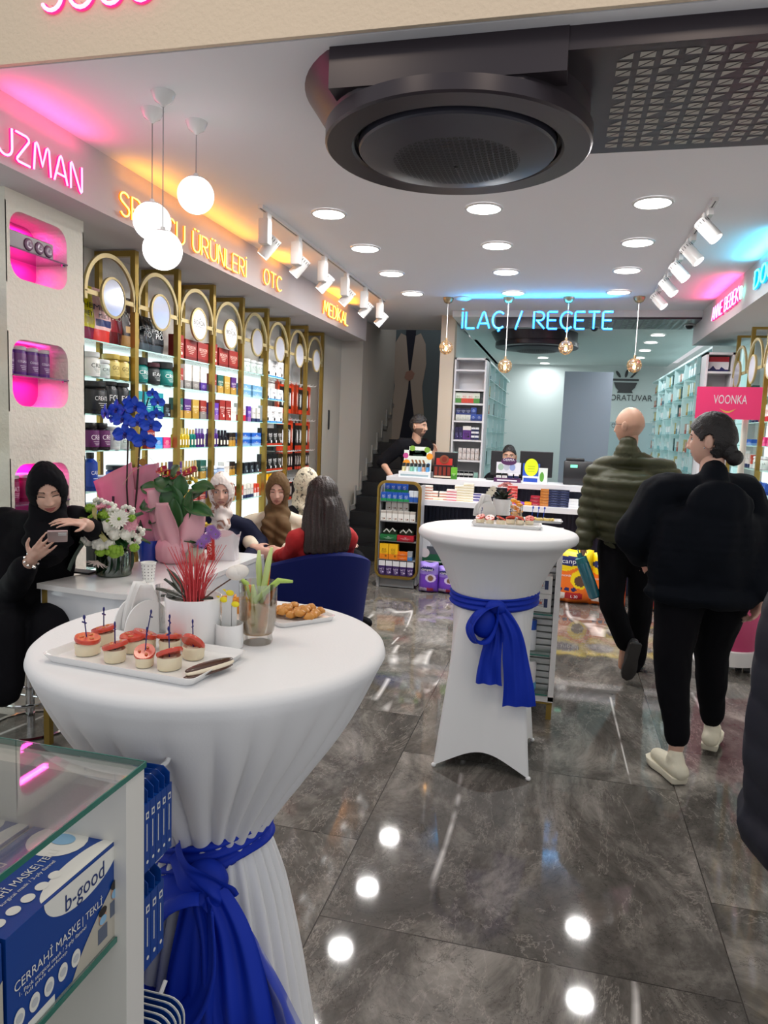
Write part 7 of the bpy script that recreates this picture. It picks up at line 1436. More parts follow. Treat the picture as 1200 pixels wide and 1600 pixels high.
def hand(m, w, d, nrm, side=1, curl=.4, s=1.0, spread=.1, thumb=.6, r=1.0):
    """w wrist, d direction of the fingers, nrm back-of-hand normal; five tapered bent fingers"""
    w = V(w); d = V(d).normalized(); nrm = V(nrm); nrm = (nrm - d * nrm.dot(d)).normalized(); x = d.cross(nrm) * side
    for i, o in enumerate((-.028, -.0095, .009, .027)):
        k = w + d * (.088 - .006 * abs(i - 1.3)) * s + x * o * s; m.cap(w + x * o * .6 * s + d * .015 * s, k, .0135 * s, .0105 * s, 8)
        L = (.042, .047, .044, .034)[i] * s; a = curl * (.8 + .1 * i); dd = d + x * (spread * (i - 1.5)); p = k
        for t in range(3):
            ang = a * (t + .7); dv = (dd * cos(ang) - nrm * sin(ang)).normalized(); q_ = p + dv * L * (1, .68, .52)[t]; m.cap(p, q_, (.0088, .0078, .0068)[t] * s * r, (.0078, .0068, .0058)[t] * s * r, 8); p = q_
    m.cap(w + d * .01 * s, w + d * .05 * s, .022 * s, .02 * s, 8)
    b = w + d * .022 * s - x * .03 * s; k1 = b + (d * .55 - x * thumb - nrm * .25).normalized() * .038 * s; k2 = k1 + (d * .85 - x * thumb * .4 - nrm * .35).normalized() * .032 * s
    m.cap(w + d * .01 * s - x * .01 * s, b, .015 * s, .0135 * s, 8); m.cap(b, k1, .0125 * s, .0095 * s, 8); m.cap(k1, k2, .0095 * s, .0078 * s, 8)
def trunk(m, hip, chest, wh, wc, dh, dc, e=0, belly=0):
    hip, chest = V(hip), V(chest)
    for i in range(9):
        t = i / 8; w = lerp(wh, wc, t) - .02 * sin(pi * t) * (0 if belly else 1) + belly * sin(pi * min(1, t * 1.1)) * .4; d = lerp(dh, dc, t) + belly * sin(pi * t)
        m.sph(hip.lerp(chest, t), (w + e, d + e, .085 + e), n=18, m=10)
SKIN_L = mat('skin_light', (.62, .38, .29), .5, sub=.08); SKIN_M = mat('skin_medium', (.50, .29, .20), .5, sub=.08); SKIN_T = mat('skin_tan', (.42, .23, .15), .5, sub=.06)
LIP = mat('lip_rose', (.42, .13, .12), .45); LIPM = mat('lip_plain', (.38, .17, .14), .5); BROW = mat('dark_brow', (.03, .02, .015), .8); EYW = mat('eye_white', (.7, .68, .66), .3); IRIS = mat('dark_iris', (.025, .015, .01), .2); BEARD = mat('stubble', (.15, .085, .06), .9); HAIRB = mat('black_hair', (.006, .005, .006), .55, bump=.5, bscale=160); HAIRD = mat('dark_brown_hair', (.018, .008, .006), .4, bump=.6, bscale=120)
def HMx(c, yaw, pitch=0, roll=0): return MX.Translation(V(c)) @ MX.Rotation(radians(yaw), 4, 'Z') @ MX.Rotation(radians(pitch), 4, 'X') @ MX.Rotation(radians(roll), 4, 'Y')
class Person:
    def __init__(s, label, x, y, yaw, z=0):
        s.root = thing('person', label, 'person', (x, y, z), radians(yaw)); s.F = MX.Translation((x, y, z)) @ MX.Rotation(radians(yaw), 4, 'Z'); s.I = s.F.inverted()
    def L(s, px, py, **k): return s.I @ at(px, py, **k)
    def w(s, x, y, z): return s.I @ V((x, y, z))
def mk_body(P, limbs, HM, skin=SKIN_L, fem=0, beard=0, eyes='open', smile=0, hands=(), trunk_=None, vox=.009, lip=LIP, sc=1.0, beardm=None, neck=None):
    m = MB()
    for c in limbs: m.chain(c)
    if trunk_: trunk(m, *trunk_)
    hc = HM @ V((0, .012, -.07)); nb = V(neck) if neck is not None else HM @ V((0, .05, -.2)); m.cap(nb, hc, .058, .052)
    for h in hands: hand(m, **h)
    e = MB(); head(e, HM, fem, beard, eyes, smile, sc)
    vs, fs = remesh(m, vox, 3); q = MB(); q.add(vs, fs, 0); q.add(e.v, e.f, e.m)
    return q.build('body', [skin, lip, BROW, EYW, IRIS, beardm or (BEARD if beard else skin)], P.root, smooth=True)
def cloth_disp(sc_=9, am=.009): return lambda p, n_: am * noise.noise(V((p.x * sc_, p.y * sc_, p.z * sc_ * .7))) + am * .5 * noise.noise(V((p.x * sc_ * 2.6, p.y * sc_ * 2.6, p.z * sc_ * 1.6)))
def hijab(P, HM, material, drape, op=(.05, .078, -.018), sc=1.15, name='headscarf', solid=.006, extra=None):
    q = MB(); ow, oh, oz = op
    def kf(c): return not (c.y < -.0 and (c.x / ow) ** 2 + ((c.z - oz) / oh) ** 2 < 1)
    def ks(p):
        if p.y < 0: d_ = sqrt((p.x / ow) ** 2 + ((p.z - oz) / oh) ** 2); return 1.035 + (sc - 1.035) * sm((d_ - 1) / .5)
        return sc + .02
    skull(q, HM, ks, kf, 0, .004, NU=72, NV=64); q.build(name, material, P.root, smooth=True, solid=solid)
    m = MB()
    for c in drape: m.chain(c)
    if extra: extra(m)
    def dd(p, n_): return .006 * sin(p.z * 70 + p.x * 50 + 5 * noise.noise(p * 6)) + .008 * noise.noise(p * 14)
    o = rm(m, .011, 'scarf_drape', [material], P.root, 3, dd); return o

BLK = mat('black_fabric', (.004, .004, .006), .85, spec=.15); BLKT = mat('black_trousers', (.0035, .0035, .005), .95, spec=.12); NAVYF = mat('navy_fabric', (.006, .009, .03), .8, spec=.2)
# 1 woman with phone
P = Person('woman in a black headscarf smiling down at her phone behind the white desk', -2.52, 3.0, 36)
Hc = P.L(74, 766, Y=2.90); HM = HMx(Hc, 6, 15, -7)
rs_, re_, rw_ = P.L(8, 815, Y=2.98), P.L(6, 940, Y=2.82), P.L(50, 872, Y=2.66); ls_, le_, lw_ = P.L(118, 812, Y=3.02), P.L(160, 835, Y=3.16), P.L(132, 818, Y=2.86)
nk = Hc + V((0, .05, -.17)); ph = P.L(90, 838, Y=2.60)
ch_ = (rs_ + ls_) / 2 + V((0, .02, -.1)); hp_ = V((0, .03, .62))
mk_body(P, [[(rs_, .045), (re_, .04), (rw_, .027)], [(ls_, .045), (le_, .04), (lw_, .027)]], HM, fem=1, eyes='down', smile=.8, vox=.0055, neck=nk, trunk_=(hp_, ch_, .13, .13, .1, .1),
        hands=(dict(w=rw_, d=(ph - rw_) + V((0, 0, .01)), nrm=(-.3, -1, -.2), side=1, curl=.45, s=.92, thumb=.9), dict(w=lw_, d=P.L(86, 812, Y=2.72) - lw_, nrm=(0, -.4, 1), side=1, curl=.22, s=.92, thumb=.5)))
m = MB(); trunk(m, hp_, ch_, .2, .19, .15, .13); m.chain([(rs_, .075), (re_, .07), (rw_.lerp(re_, .22), .06)]); m.chain([(ls_, .075), (le_, .065), (lw_.lerp(le_, .3), .05)]); m.chain([(nk, .07), (rs_, .06)]); m.chain([(nk, .07), (ls_, .06)])
for s in (-1, 1): m.chain([(V((s * .09, 0, .62)), .13), (V((s * .1, -.3, .6)), .1), (V((s * .1, -.34, .35)), .09)])
rm(m, .014, 'abaya', [BLK], P.root, 3, cloth_disp())
hijab(P, HM, BLK, [[(Hc + V((0, .03, -.1)), .085), (nk, .095), (nk + V((0, -.06, -.1)), .1)], [(Hc + V((-.045, .0, -.09)), .04), (nk + V((-.05, -.07, -.08)), .06)], [(Hc + V((.045, .0, -.09)), .04), (nk + V((.05, -.07, -.08)), .06)]], op=(.051, .082, -.024))
q = MB(); a = P.L(48, 868, Y=2.655); 
for k in range(10): t_ = k / 9 * pi; c = rw_ + V((.03 * cos(t_ * 2), -.012 * sin(t_), .03 * sin(t_ * 2) - .005)); q.sph(c, .006, n=6, m=5)
q.sph(rw_ + V((.01, -.03, -.035)), .008, n=6, m=5); q.build('bracelet', M_CHROME, P.root)
q = MB(); q.box((0, 0, 0), (.078, .009, .15), bev=.004); q.box((-.018, .006, .048), (.032, .004, .034), 1, bev=.001); o = q.build('smartphone', [mat('rose_phone', (.62, .45, .44), .25, .3), M_WHITE]); pw = P.F @ ph; o.location = pw; hv = V((CAM.x - pw.x, CAM.y - pw.y, 0)).normalized(); zz_ = hv * cos(.45) + Z_ * sin(.45); xx_ = hv.cross(Z_).normalized(); o.rotation_mode = 'QUATERNION'; o.rotation_quaternion = MX((xx_, zz_.cross(xx_), zz_)).transposed().to_quaternion(); tag(o, 'pink smartphone held in the right hand of the woman in black', 'phone')
q = MB(); q.box((0, 0, 0), (.01, .004, .026)); q.box((.012, 0, 0), (.01, .004, .026)); q.box((.006, 0, 0), (.02, .004, .006)); o = q.build('cuff_emblem', M_GOLD, P.root); o.location = P.L(16, 902, Y=2.70)

# 2 woman in floral scarf
def seated(P, head_c, hyaw, hpitch, top, bottom, armsL, W_=.19, seat=.5, vox=.01, hands=(), fem=1, roll=0, knees=.4, **kw):
    HM = HMx(head_c, hyaw, hpitch, roll); nk = V(head_c) + V((0, .035, -.17)); sh = [nk + V((s * W_ * .9, .02, -.09)) for s in (-1, 1)]; hp = V((0, .04, seat + .1)); ch = nk + V((0, .01, -.17))
    arms = []
    for s_, (e_, w_) in zip(sh, armsL): arms.append([s_, V(e_), V(w_)])
    mk_body(P, [[(a[0], .045), (a[1], .04), (a[2], .027)] for a in arms], HM, fem=fem, hands=[dict(w=a[2], **h) for a, h in zip(arms, hands)], neck=nk, trunk_=(hp, ch, .14, .13, .1, .1), vox=vox, **kw)
    m = MB(); trunk(m, hp, ch, .18, W_ - .02, .14, .125)
    for a in arms: m.chain([(nk + V((0, .02, -.03)), .06), (a[0], .07)]); m.chain([(a[0], .072), (a[1], .062), (a[2].lerp(a[1], .15), .048)])
    rm(m, .013, 'top_garment', [top], P.root, 3, cloth_disp())
    m = MB()
    for s in (-1, 1): m.chain([(V((s * .1, .02, seat + .06)), .115), (V((s * .12, -knees, seat + .04)), .085), (V((s * .12, -knees - .02, .12)), .06)]); m.chain([(V((s * .12, -knees - .02, .06)), .04), (V((s * .12, -knees - .15, .045)), .035)])
    rm(m, .015, 'trousers', [bottom], P.root, 3, cloth_disp()); return HM, nk, arms
def scarf_mat(name, c1, c2, sc_, th=.52):
    m = mat(name, c1, .75); nt = m.node_tree; b = nt.nodes['Principled BSDF']; tc = nt.nodes.new('ShaderNodeTexCoord'); v = nt.nodes.new('ShaderNodeTexNoise'); v.inputs['Scale'].default_value = sc_; v.inputs['Detail'].default_value = 6; v.inputs['Distortion'].default_value = .8
    r = nt.nodes.new('ShaderNodeValToRGB'); r.color_ramp.elements[0].position = th - .02; r.color_ramp.elements[0].color = (*c1, 1); r.color_ramp.elements[1].position = th + .03; r.color_ramp.elements[1].color = (*c2, 1)
    nt.links.new(tc.outputs['Object'], v.inputs[0]); nt.links.new(v.outputs[0], r.inputs[0]); nt.links.new(r.outputs[0], b.inputs[0]); return m
FLOR = scarf_mat('floral_scarf', (.75, .70, .66), (.32, .17, .12), 14, .55); CREAMS = scarf_mat('cream_speckled_scarf', (.66, .60, .46), (.10, .09, .07), 45, .58); BROWN = mat('olive_brown_scarf', (.115, .068, .03), .8, spec=.2); CREAMJ = mat('cream_jacket', (.70, .63, .50), .7, bump=.1)
P = Person('seated woman in a navy coat and pale floral headscarf behind the gift bag', -2.32, 4.66, 28)
Hc = P.L(346, 768, Y=4.6)
HM, nk, arms = seated(P, Hc, -4, 2, NAVYF, BLK, [((-.27, -.02, .78), (-.2, -.25, .62)), ((.27, -.05, .74), P.L(377, 890, Y=4.3))], hands=(dict(d=(.5, -1, 0), nrm=(0, 0, 1), side=1, curl=.4), dict(d=P.L(384, 903, Y=4.2) - P.L(377, 890, Y=4.3), nrm=(0, -.5, 1), side=-1, curl=.3)), lip=LIPM)
hijab(P, HM, FLOR, [[(Hc + V((0, .02, -.12)), .075), (nk, .085), (nk + V((0, -.05, -.06)), .07)], [(Hc + V((0, -.05, -.12)), .035), (nk + V((0, -.1, -.1)), .04), (nk + V((.01, -.12, -.22)), .03)]])
q = MB(); q.sph(nk + V((.02, -.16, -.3)), (.012, .008, .016)); q.tube([nk + V((-.03, -.13, -.15)), nk + V((.02, -.15, -.28)), nk + V((.05, -.12, -.12))], .003, n=5); q.build('necklace', M_CHROME, P.root)
# 3 woman in cream jacket
P = Person('seated woman in a cream jacket and long olive brown scarf with folded hands', -2.02, 5.0, 17)
Hc = P.L(434, 766, Y=4.92); hw = P.L(412, 862, Y=4.55); hw2 = P.L(424, 866, Y=4.55)
HM, nk, arms = seated(P, Hc, 0, 6, CREAMJ, BLK, [((-.25, -.06, .78), hw + V((-.07, .02, .02))), ((.27, -.06, .78), hw2 + V((.07, .02, .02)))], W_=.23, knees=.3, hands=(dict(d=(1, -.35, -.3), nrm=(0, -1, .4), side=1, curl=.5), dict(d=(-1, -.35, -.3), nrm=(0, -1, .3), side=-1, curl=.6)), eyes='down', lip=LIPM)
hijab(P, HM, BROWN, [[(Hc + V((0, .02, -.1)), .08), (nk, .095), (nk + V((0, -.04, -.05)), .1)], [(nk + V((-.05, -.11, -.06)), .06), (nk + V((-.06, -.16, -.3)), .055), (nk + V((-.06, -.19, -.45)), .05)], [(nk + V((.05, -.11, -.06)), .06), (nk + V((.05, -.16, -.3)), .05), (nk + V((.05, -.19, -.42)), .05)]])
# 4 woman in cream scarf
P = Person('seated woman in a cream speckled headscarf, half hidden behind the dark haired woman', -1.97, 5.5, 70)
Hc = P.L(479, 757, Y=5.4)
HM, nk, arms = seated(P, Hc, -5, 5, BLK, BLK, [((-.26, -.1, .78), (-.1, -.3, .68)), ((.26, -.1, .78), (.1, -.3, .68))], hands=(dict(d=(.3, -1, 0), nrm=(0, 0, 1), side=1, curl=.3), dict(d=(-.3, -1, 0), nrm=(0, 0, 1), side=-1, curl=.3)), lip=LIPM)
hijab(P, HM, CREAMS, [[(Hc + V((0, .03, -.1)), .085), (nk, .1), (nk + V((0, -.04, -.1)), .1)]])
# 5 red cardigan, back view
P = Person('woman with long dark hair and a red sweater sitting in the navy armchair', -1.5, 4.44, -138)
Hc = P.L(502, 776, Y=4.38); REDS = mat('red_knit', (.42, .01, .012), .8, bump=.2, bscale=90)
e1 = P.L(446, 868, Y=4.5); e2 = P.L(530, 880, Y=4.6)
HM, nk, arms = seated(P, Hc, 12, 0, REDS, NAVYF, [(P.L(432, 872, Y=4.72), P.L(470, 868, Y=4.95)) if 0 else (P.L(530, 885, Y=4.75), P.L(500, 860, Y=4.95)), (P.L(455, 866, Y=4.36), P.L(430, 870, Y=4.62))], W_=.19, hands=(dict(d=(0, -1, .3), nrm=(0, 0, 1), side=1, curl=.4), dict(d=(.2, -1, .5), nrm=(0, 0, 1), side=-1, curl=.4)), knees=.3)
m = MB(); m.sph(Hc + V((0, .02, .025)), (.095, .112, .112), n=20, m=14)
for a in range(-95, 96, 16):
    ar = radians(a); c0 = Hc + V((.085 * sin(ar), .02 + .085 * cos(ar), -.0)); m.chain([(c0, .032), (c0 + V((.03 * sin(ar), .035, -.13)), .036), (c0 + V((.05 * sin(ar), .07, -.24)), .036), (c0 + V((.05 * sin(ar) + .01, .085, -.33)), .02)])
m.chain([(Hc + V((0, .12, -.05)), .06), (Hc + V((0, .16, -.28)), .06)])
rm(m, .011, 'long_hair', [HAIRD], P.root, 2, lambda p, n_: .006 * sin(60 * math.atan2(p.x - Hc.x, p.y - Hc.y) * .5 + 6 * noise.noise(p * 5)))
# standing figures
def standing(P, Hc, hyaw, arms, legs, W_, top, topz, bottom, hands, shoe, vox=.011, B=0, dtop=.13, roll=0, hpitch=0, wb=.18, disp=None, hood=None, sleeve=(.075, .062, .05), sl_end=.08, legr=(.1, .07, .055), foot=None, cut=None, name='jacket', trunkname='trousers', ankle_gap=0, **kw):
    HM = HMx(Hc, hyaw, hpitch, roll); nk = V(Hc) + V((0, .03, -.17)); hp = V((0, 0, topz)); ch = nk + V((0, .02, -.2))
    A = [[V(p) for p in a] for a in arms]; Lg = [[V(p) for p in l] for l in legs]
    mk_body(P, [[(a[0], .05), (a[1], .042), (a[2], .028)] for a in A] + [[(l[0], .08), (l[1], .055), (l[2], .036), (l[3], .03)] for l in Lg], HM, hands=[dict(w=a[2], **h) for a, h in zip(A, hands)], neck=nk, trunk_=(hp + V((0, 0, .05)), ch, .14, .14, .1, .1), vox=vox, **kw)
    m = MB(); trunk(m, hp + V((0, 0, .07)), ch, wb, W_ - .03, dtop + .01, dtop, 0, B)
    for a in A: m.chain([(nk + V((0, .02, -.04)), .065), (a[0], sleeve[0])]); m.chain([(a[0], sleeve[0]), (a[1], sleeve[1]), (a[2].lerp(a[1], sl_end), sleeve[2])])
    if hood: hood(m, nk)
    rm(m, .013, name, [top], P.root, 3, disp or cloth_disp())
    m = MB(); m.sph(hp + V((0, 0, .06)), (wb - .015, dtop, .1), n=16, m=10)
    for l in Lg: e_ = l[2].lerp(l[1], ankle_gap); m.chain([(l[0], legr[0]), (l[1], legr[1]), (e_, legr[2])])
    rm(m, .013, trunkname, [bottom], P.root, 3, cloth_disp(9, .007))
    return HM, nk
def shoe(P, ank, toe_d, up, s=1.0, mats=None, chunky=False):
    """shoe with sole and upper along toe direction"""
    d = V(toe_d).normalized(); u = V(up); u = (u - d * u.dot(d)).normalized(); x = d.cross(u); a = V(ank); base = a - u * .085 * s
    o = MB(); Ls = .28 * s
    out = [(-.3, .028), (-.27, .036), (-.1, .037), (.1, .036), (.35, .046), (.5, .044), (.62, .03), (.68, .0)]
    def outline(k, z): 
        pts = [(l, w) for l, w in out] + [(l, -w) for l, w in out[::-1][1:]]; return [base + d * (l * Ls * k + .02) + x * w * s * k * 1.08 + u * z for l, w in pts]
    zz = [0, .006, .03 if chunky else .018, .034 if chunky else .022]; n = 15; vs = []
    for z, k in zip(zz, (.95, 1.0, 1.04 if chunky else 1.0, .96)): vs += outline(k, z * s)
    o.add(vs, [[k * n + i, k * n + (i + 1) % n, (k + 1) * n + (i + 1) % n, (k + 1) * n + i] for k in range(3) for i in range(n)] + [list(range(n))[::-1], list(range(3 * n, 4 * n))], 0); so = o.build('shoe_sole', mats[1], P.root, smooth=40)
    m = MB(); m.chain([(base + u * .05 * s - d * .04 * s, .037 * s), (base + u * .05 * s + d * .06 * s, .036 * s), (base + u * .036 * s + d * .15 * s, .032 * s)]); m.chain([(base + u * .045 * s - d * .035 * s, .038 * s), (base + u * .1 * s - d * .02 * s, .036 * s)])
    if chunky: m.chain([(base + u * .06 * s - d * .05 * s, .044 * s), (base + u * .062 * s + d * .04 * s, .044 * s), (base + u * .05 * s + d * .15 * s, .036 * s)]); m.chain([(base + u * .05 * s, .04 * s), (base + u * .115 * s - d * .005 * s, .04 * s)])
    so.parent = rm(m, .007, 'shoe', [mats[0]], P.root, 2)
OLIVE = mat('olive_puffer_nylon', (.042, .045, .022), .5, spec=.25)
# 6 standing clerk
P = Person('bearded clerk in a black T-shirt standing behind the counter, looking to the right', -1.64, 8.1, 55)
Hc = P.L(654, 666, Y=8.05)
HM, nk = standing(P, Hc, 22, [((-.18, .02, 1.42), P.L(597, 722, Y=7.95), P.L(612, 745, Y=7.8)), ((.19, .02, 1.42), (.28, -.05, 1.15), P.L(677, 714, Y=7.95))], [((-.1, 0, .9), (-.1, -.02, .5), (-.1, 0, .1), (-.1, -.12, .04)), ((.1, 0, .9), (.1, -.02, .5), (.1, 0, .1), (.1, -.12, .04))], .21, BLK, .95, BLKT,
    (dict(d=(.3, -1, -.2), nrm=(0, 0, 1), side=1, curl=.4), dict(d=(0, -.4, 1), nrm=(1, 0, 0), side=-1, curl=.5)), None, skin=SKIN_M, beard=1, lip=LIPM, sleeve=(.085, .07, .065), sl_end=.97, name='t_shirt')
def hair_short(P, HM, front=.052, side=-.005, sc=1.075, m_=HAIRB, top=0):
    q = MB(); skull(q, HM, NU=90, NV=80, sc=lambda p: sc + (top * sm(p.z / .08)), keep=lambda c: c.y > (-.018 - c.z * 1.15 if c.z > side else 9) or (c.y > .035 and c.z > -.06), mi=0, rough=.006); q.build('hair', m_, P.root, smooth=True, solid=.006)
hair_short(P, HM, .06, .03, 1.05, top=.09)
# 7 seated clerk behind the display
P = Person('seated clerk with short black hair behind the counter, face half hidden by the purple display', -.57, 8.1, 4)
Hc = P.L(795, 713, Y=8.08)
HM, nk, arms = seated(P, Hc, 0, 0, BLK, BLKT, [((-.28, -.06, .9), (-.15, -.3, .98)), ((.28, -.06, .9), (.15, -.3, .98))], W_=.21, seat=.58, hands=(dict(d=(.3, -1, 0), nrm=(0, 0, 1), side=1, curl=.3), dict(d=(-.3, -1, 0), nrm=(0, 0, 1), side=-1, curl=.3)), fem=0, beard=1, skin=SKIN_M, lip=LIPM, knees=.3)
hair_short(P, HM, .058, .02, 1.05, top=.03)
o = thing('office_stool', 'dark swivel stool under the seated clerk', 'stool', (-.57, 8.12, 0)); q = MB(); q.cyl((0, 0, .44), (0, 0, .52), .2, n=24); q.build('seat', M_BLACK, o); q = MB(); q.cyl((0, 0, .02), (0, 0, .44), .03); q.cyl((0, 0, 0), (0, 0, .03), .22, n=24); q.build('base', M_BLACK, o)
# 8 bald man in olive puffer jacket
P = Person('bald man in glasses and an olive quilted jacket walking away, carrying a blue bottle', .47, 4.95, 172)
Hc = P.L(984, 665, Y=4.93); lsh = P.L(936, 740, Y=4.95); rsh = P.L(1040, 740, Y=4.97); lh = P.L(912, 852, Y=4.86)
PF = lambda p, n_: -.013 + .020 * abs(cos((p.z - .04 * abs(p.x)) * pi / .072)) ** .6 * (1 if p.z < 1.5 else .5) + .006 * noise.noise(p * 14)
HM, nk = standing(P, Hc, 62, [(rsh, P.L(1062, 820, Y=4.9), P.L(1040, 880, Y=4.8)), (lsh, P.L(921, 805, Y=4.95), lh)], [((-.1, 0, .88), P.L(990, 960, Y=4.9), P.L(988, 1035, Y=5.05), P.L(990, 1048, Y=5.2)), ((.1, 0, .88), P.L(950, 945, Y=4.8), P.L(978, 1008, Y=4.72), P.L(975, 1040, Y=4.72))] if 0 else
    [((.1, 0, .88), P.L(955, 945, Y=4.82), P.L(978, 1005, Y=4.86), P.L(972, 1040, Y=4.84)), ((-.1, 0, .88), P.L(1000, 955, Y=4.95), P.L(992, 1035, Y=5.15), P.L(994, 1046, Y=5.25))], .245, OLIVE, .86, BLKT,
    (dict(d=(0, -.1, -1), nrm=(-1, 0, 0), side=1, curl=.5), dict(d=(.05, -.1, -1), nrm=(1, 0, 0), side=-1, curl=.7)), None, skin=SKIN_M, lip=LIPM, disp=PF, dtop=.16, wb=.215, B=.02, sleeve=(.09, .078, .062), sl_end=.1, legr=(.105, .08, .068), hood=lambda m, nk: m.cap(nk + V((0, .01, -.04)), nk + V((0, .005, .035)), .085, .075), name='quilted_jacket')
q = MB(); 
for s in (-1, 1): q.tube([HM @ V((s * (.031 + .019 * cos(radians(a))), -.1, .0 + .014 * sin(radians(a)))) for a in range(0, 360, 30)], .0014, n=5, closed=True); q.tube([HM @ V((s * .05, -.1, .004)), HM @ V((s * .079, -.05, .006)), HM @ V((s * .081, .01, .003))], .0018, n=5)
q.tube([HM @ V((-.012, -.1, .002)), HM @ V((.012, -.1, .002))], .0014, n=5); q.build('eyeglasses', M_BLACK, P.root)
GRY = (mat('grey_sneaker', (.05, .05, .055), .6), mat('white_black_sole', (.5, .5, .48), .6)); 
shoe(P, P.L(985, 1010, Y=4.84), P.w(*(at(970, 1060, Y=4.84))) - P.L(985, 1002, Y=4.80), P.I.to_3x3() @ V((-.2, .95, .25)), 1.0, (GRY[0], mat('dark_rubber_sole', (.035, .033, .032), .8)))
shoe(P, P.L(992, 1035, Y=5.12), P.I.to_3x3() @ V((0, 1, 0)), Z_, 1.0, (BLKT, GRY[1]))
bt = P.F @ lh; t = thing('water_bottle', 'translucent blue sports bottle hanging from the hand of the man in olive', 'bottle', at(906, 868, Y=4.84)); dn = at(928, 928, Y=4.84) - at(904, 862, Y=4.84); L = dn.length; d = dn.normalized(); Mq = d.to_track_quat('-Z', 'Y').to_matrix()
TEALB = mat('teal_bottle_plastic', (.02, .16, .22), .2, coat=.5); q = MB(); q.lathe([(.028, -L), (.038, -L + .01), (.04, -L * .6), (.04, -.06), (.036, -.045)], n=28, M=Mq, c=-d * .0); q.build('body', TEALB, t, smooth=40)
q = MB(); q.lathe([(.038, -.05), (.038, -.015), (.03, -.012), (.018, -.01), (.016, .015)], n=24, M=Mq); q.build('lid', mat('teal_lid', (.02, .2, .24), .4), t, smooth=40); q = MB(); q.tube([Mq @ V((.02 * cos(a * .5), 0, .01 + .03 * sin(a * .5))) for a in range(0, 7)], .004, n=6); q.build('carry_loop', mat('teal_lid'), t)
# 9 woman in black
P = Person('woman in a loose black hooded jacket and cream sneakers, hair in a low bun', .70, 3.66, 196)
Hc = P.L(1112, 688, Y=3.62); S_ = 1.0
HM, nk = standing(P, Hc, 48, [(P.L(1165, 770, Y=3.7), P.L(1195, 850, Y=3.66), P.L(1190, 925, Y=3.55)), (P.L(1030, 770, Y=3.6), P.L(990, 835, Y=3.62), P.L(1003, 872, Y=3.72))],
    [((-.11, 0, .86), P.L(1112, 1010, Y=3.75), P.L(1112, 1128, Y=3.86), P.L(1116, 1150, Y=3.95)), ((.11, 0, .86), P.L(1050, 1020, Y=3.55), P.L(1058, 1160, Y=3.46), P.L(1050, 1200, Y=3.5))], .27, mat('black_hooded_jacket', (.003, .0045, .008), .9, spec=.15), .84, BLKT,
    (dict(d=(0, -.2, -1), nrm=(-1, 0, 0), side=1, curl=.5), dict(d=P.L(1012, 880, Y=3.8) - P.L(1003, 872, Y=3.72), nrm=(0, 1, 1), side=-1, curl=.5)), None, skin=SKIN_L, fem=1, dtop=.17, wb=.27, B=.03, sleeve=(.095, .088, .06), sl_end=.08, legr=(.125, .088, .06), ankle_gap=.09, disp=lambda p, n_: .022 * noise.noise(V((p.x * 7, p.y * 7, p.z * 2.5))) + .010 * noise.noise(V((p.x * 16, p.y * 16, p.z * 7))),
    hood=lambda m, nk: (m.sph(nk + V((0, .12, -.12)), (.16, .075, .11)), m.cap(nk + V((0, .03, -.06)), nk + V((0, .03, .0)), .085, .075), m.sph((0, .02, .87), (.29, .21, .07))), name='hooded_jacket')
m = MB(); skull(m, HM, 1.1, lambda c: c.y > (-.022 - c.z * 1.05 if c.z > 0 else -.022 - c.z * .75) and ((c.y - .008) / .024) ** 2 + ((c.z + .012) / .036) ** 2 > 1, 0, .003, NU=96, NV=84); m.build('hair', HAIRB, P.root, smooth=True, solid=.012)
m = MB(); m.sph(HM @ V((0, .105, -.075)), .038, n=14, m=10); m.chain([(HM @ V((0, .07, -.04)), .05), (HM @ V((0, .1, -.07)), .03)]); m.build('hair_bun', HAIRB, P.root, smooth=True)
q = MB(); q.sph(HM @ V((.084, -.005, -.036)), .004); q.sph(HM @ V((-.084, -.005, -.036)), .004); q.build('earring', M_CHROME, P.root)
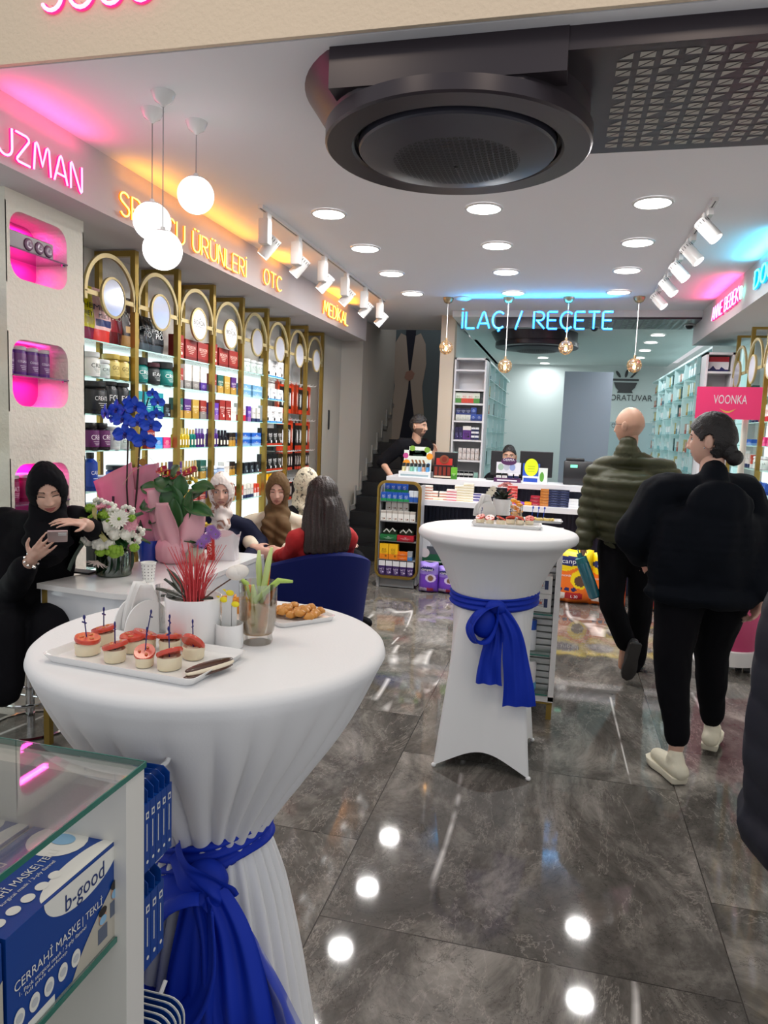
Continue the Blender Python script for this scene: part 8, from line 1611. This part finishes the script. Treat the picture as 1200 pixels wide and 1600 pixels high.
CRM = (mat('cream_sneaker', (.70, .66, .52), .6, bump=.2), mat('cream_thick_sole', (.72, .68, .54), .6))
shoe(P, P.L(1054, 1190, Y=3.46), P.I.to_3x3() @ V((-.4, .95, 0)), Z_, .98, CRM, True); shoe(P, P.L(1112, 1142, Y=3.86), P.I.to_3x3() @ V((.3, 1, 0)), Z_, .98, CRM, True)
# 10 person at the right edge in a long quilted coat
P = Person('person in a long dark navy quilted coat, only its side visible at the right edge', .765, 1.92, 90)
QF = lambda p, n_: .010 * abs(sin((p.z * 1.0 + p.y * .6) * pi / .2)) ** .5 + .010 * abs(sin((p.z * 1.0 - p.y * .6) * pi / .2)) ** .5 - .012
QM = mat('navy_quilted_coat', (.012, .014, .024), .6, spec=.25)
HM, nk = standing(P, V((0, 0, 1.63)), 0, [((-.21, .02, 1.38), (-.26, .02, 1.1), (-.25, -.1, .88)), ((.21, .02, 1.38), (.26, .02, 1.1), (.25, -.1, .88))], [((-.1, 0, .85), (-.1, -.02, .5), (-.1, 0, .1), (-.1, -.12, .04)), ((.1, 0, .85), (.1, -.02, .5), (.1, 0, .1), (.1, -.12, .04))], .24, BLK, .95, BLKT,
    (dict(d=(0, -.2, -1), nrm=(-1, 0, 0), side=1, curl=.4), dict(d=(0, -.2, -1), nrm=(1, 0, 0), side=-1, curl=.4)), None, fem=1, name='undershirt')
m = MB(); m.chain([(V((0, .0, 1.32)), .2), (V((0, 0, 1.15)), .262), (V((0, 0, .80)), .27), (V((0, 0, .68)), .255)])
for s in (-1, 1): m.chain([(V((s * .2, .02, 1.38)), .1), (V((s * .26, .02, 1.1)), .09), (V((s * .25, -.08, .92)), .075)])
m.sph((0, 0, .62), (.29, .27, .14)); rm(m, .014, 'quilted_coat', [QM], P.root, 3, QF)
m = MB(); skull(m, HM, 1.1, lambda c: (c.z > .05 and c.y < -.03) or c.y >= -.03, 0, .003); m.build('hair', HAIRD, P.root, smooth=True, solid=.012)
for s in (-1, 1): shoe(P, (s * .1, 0, .095), (0, -1, 0), Z_, 1.0, (BLKT, M_BLACK))
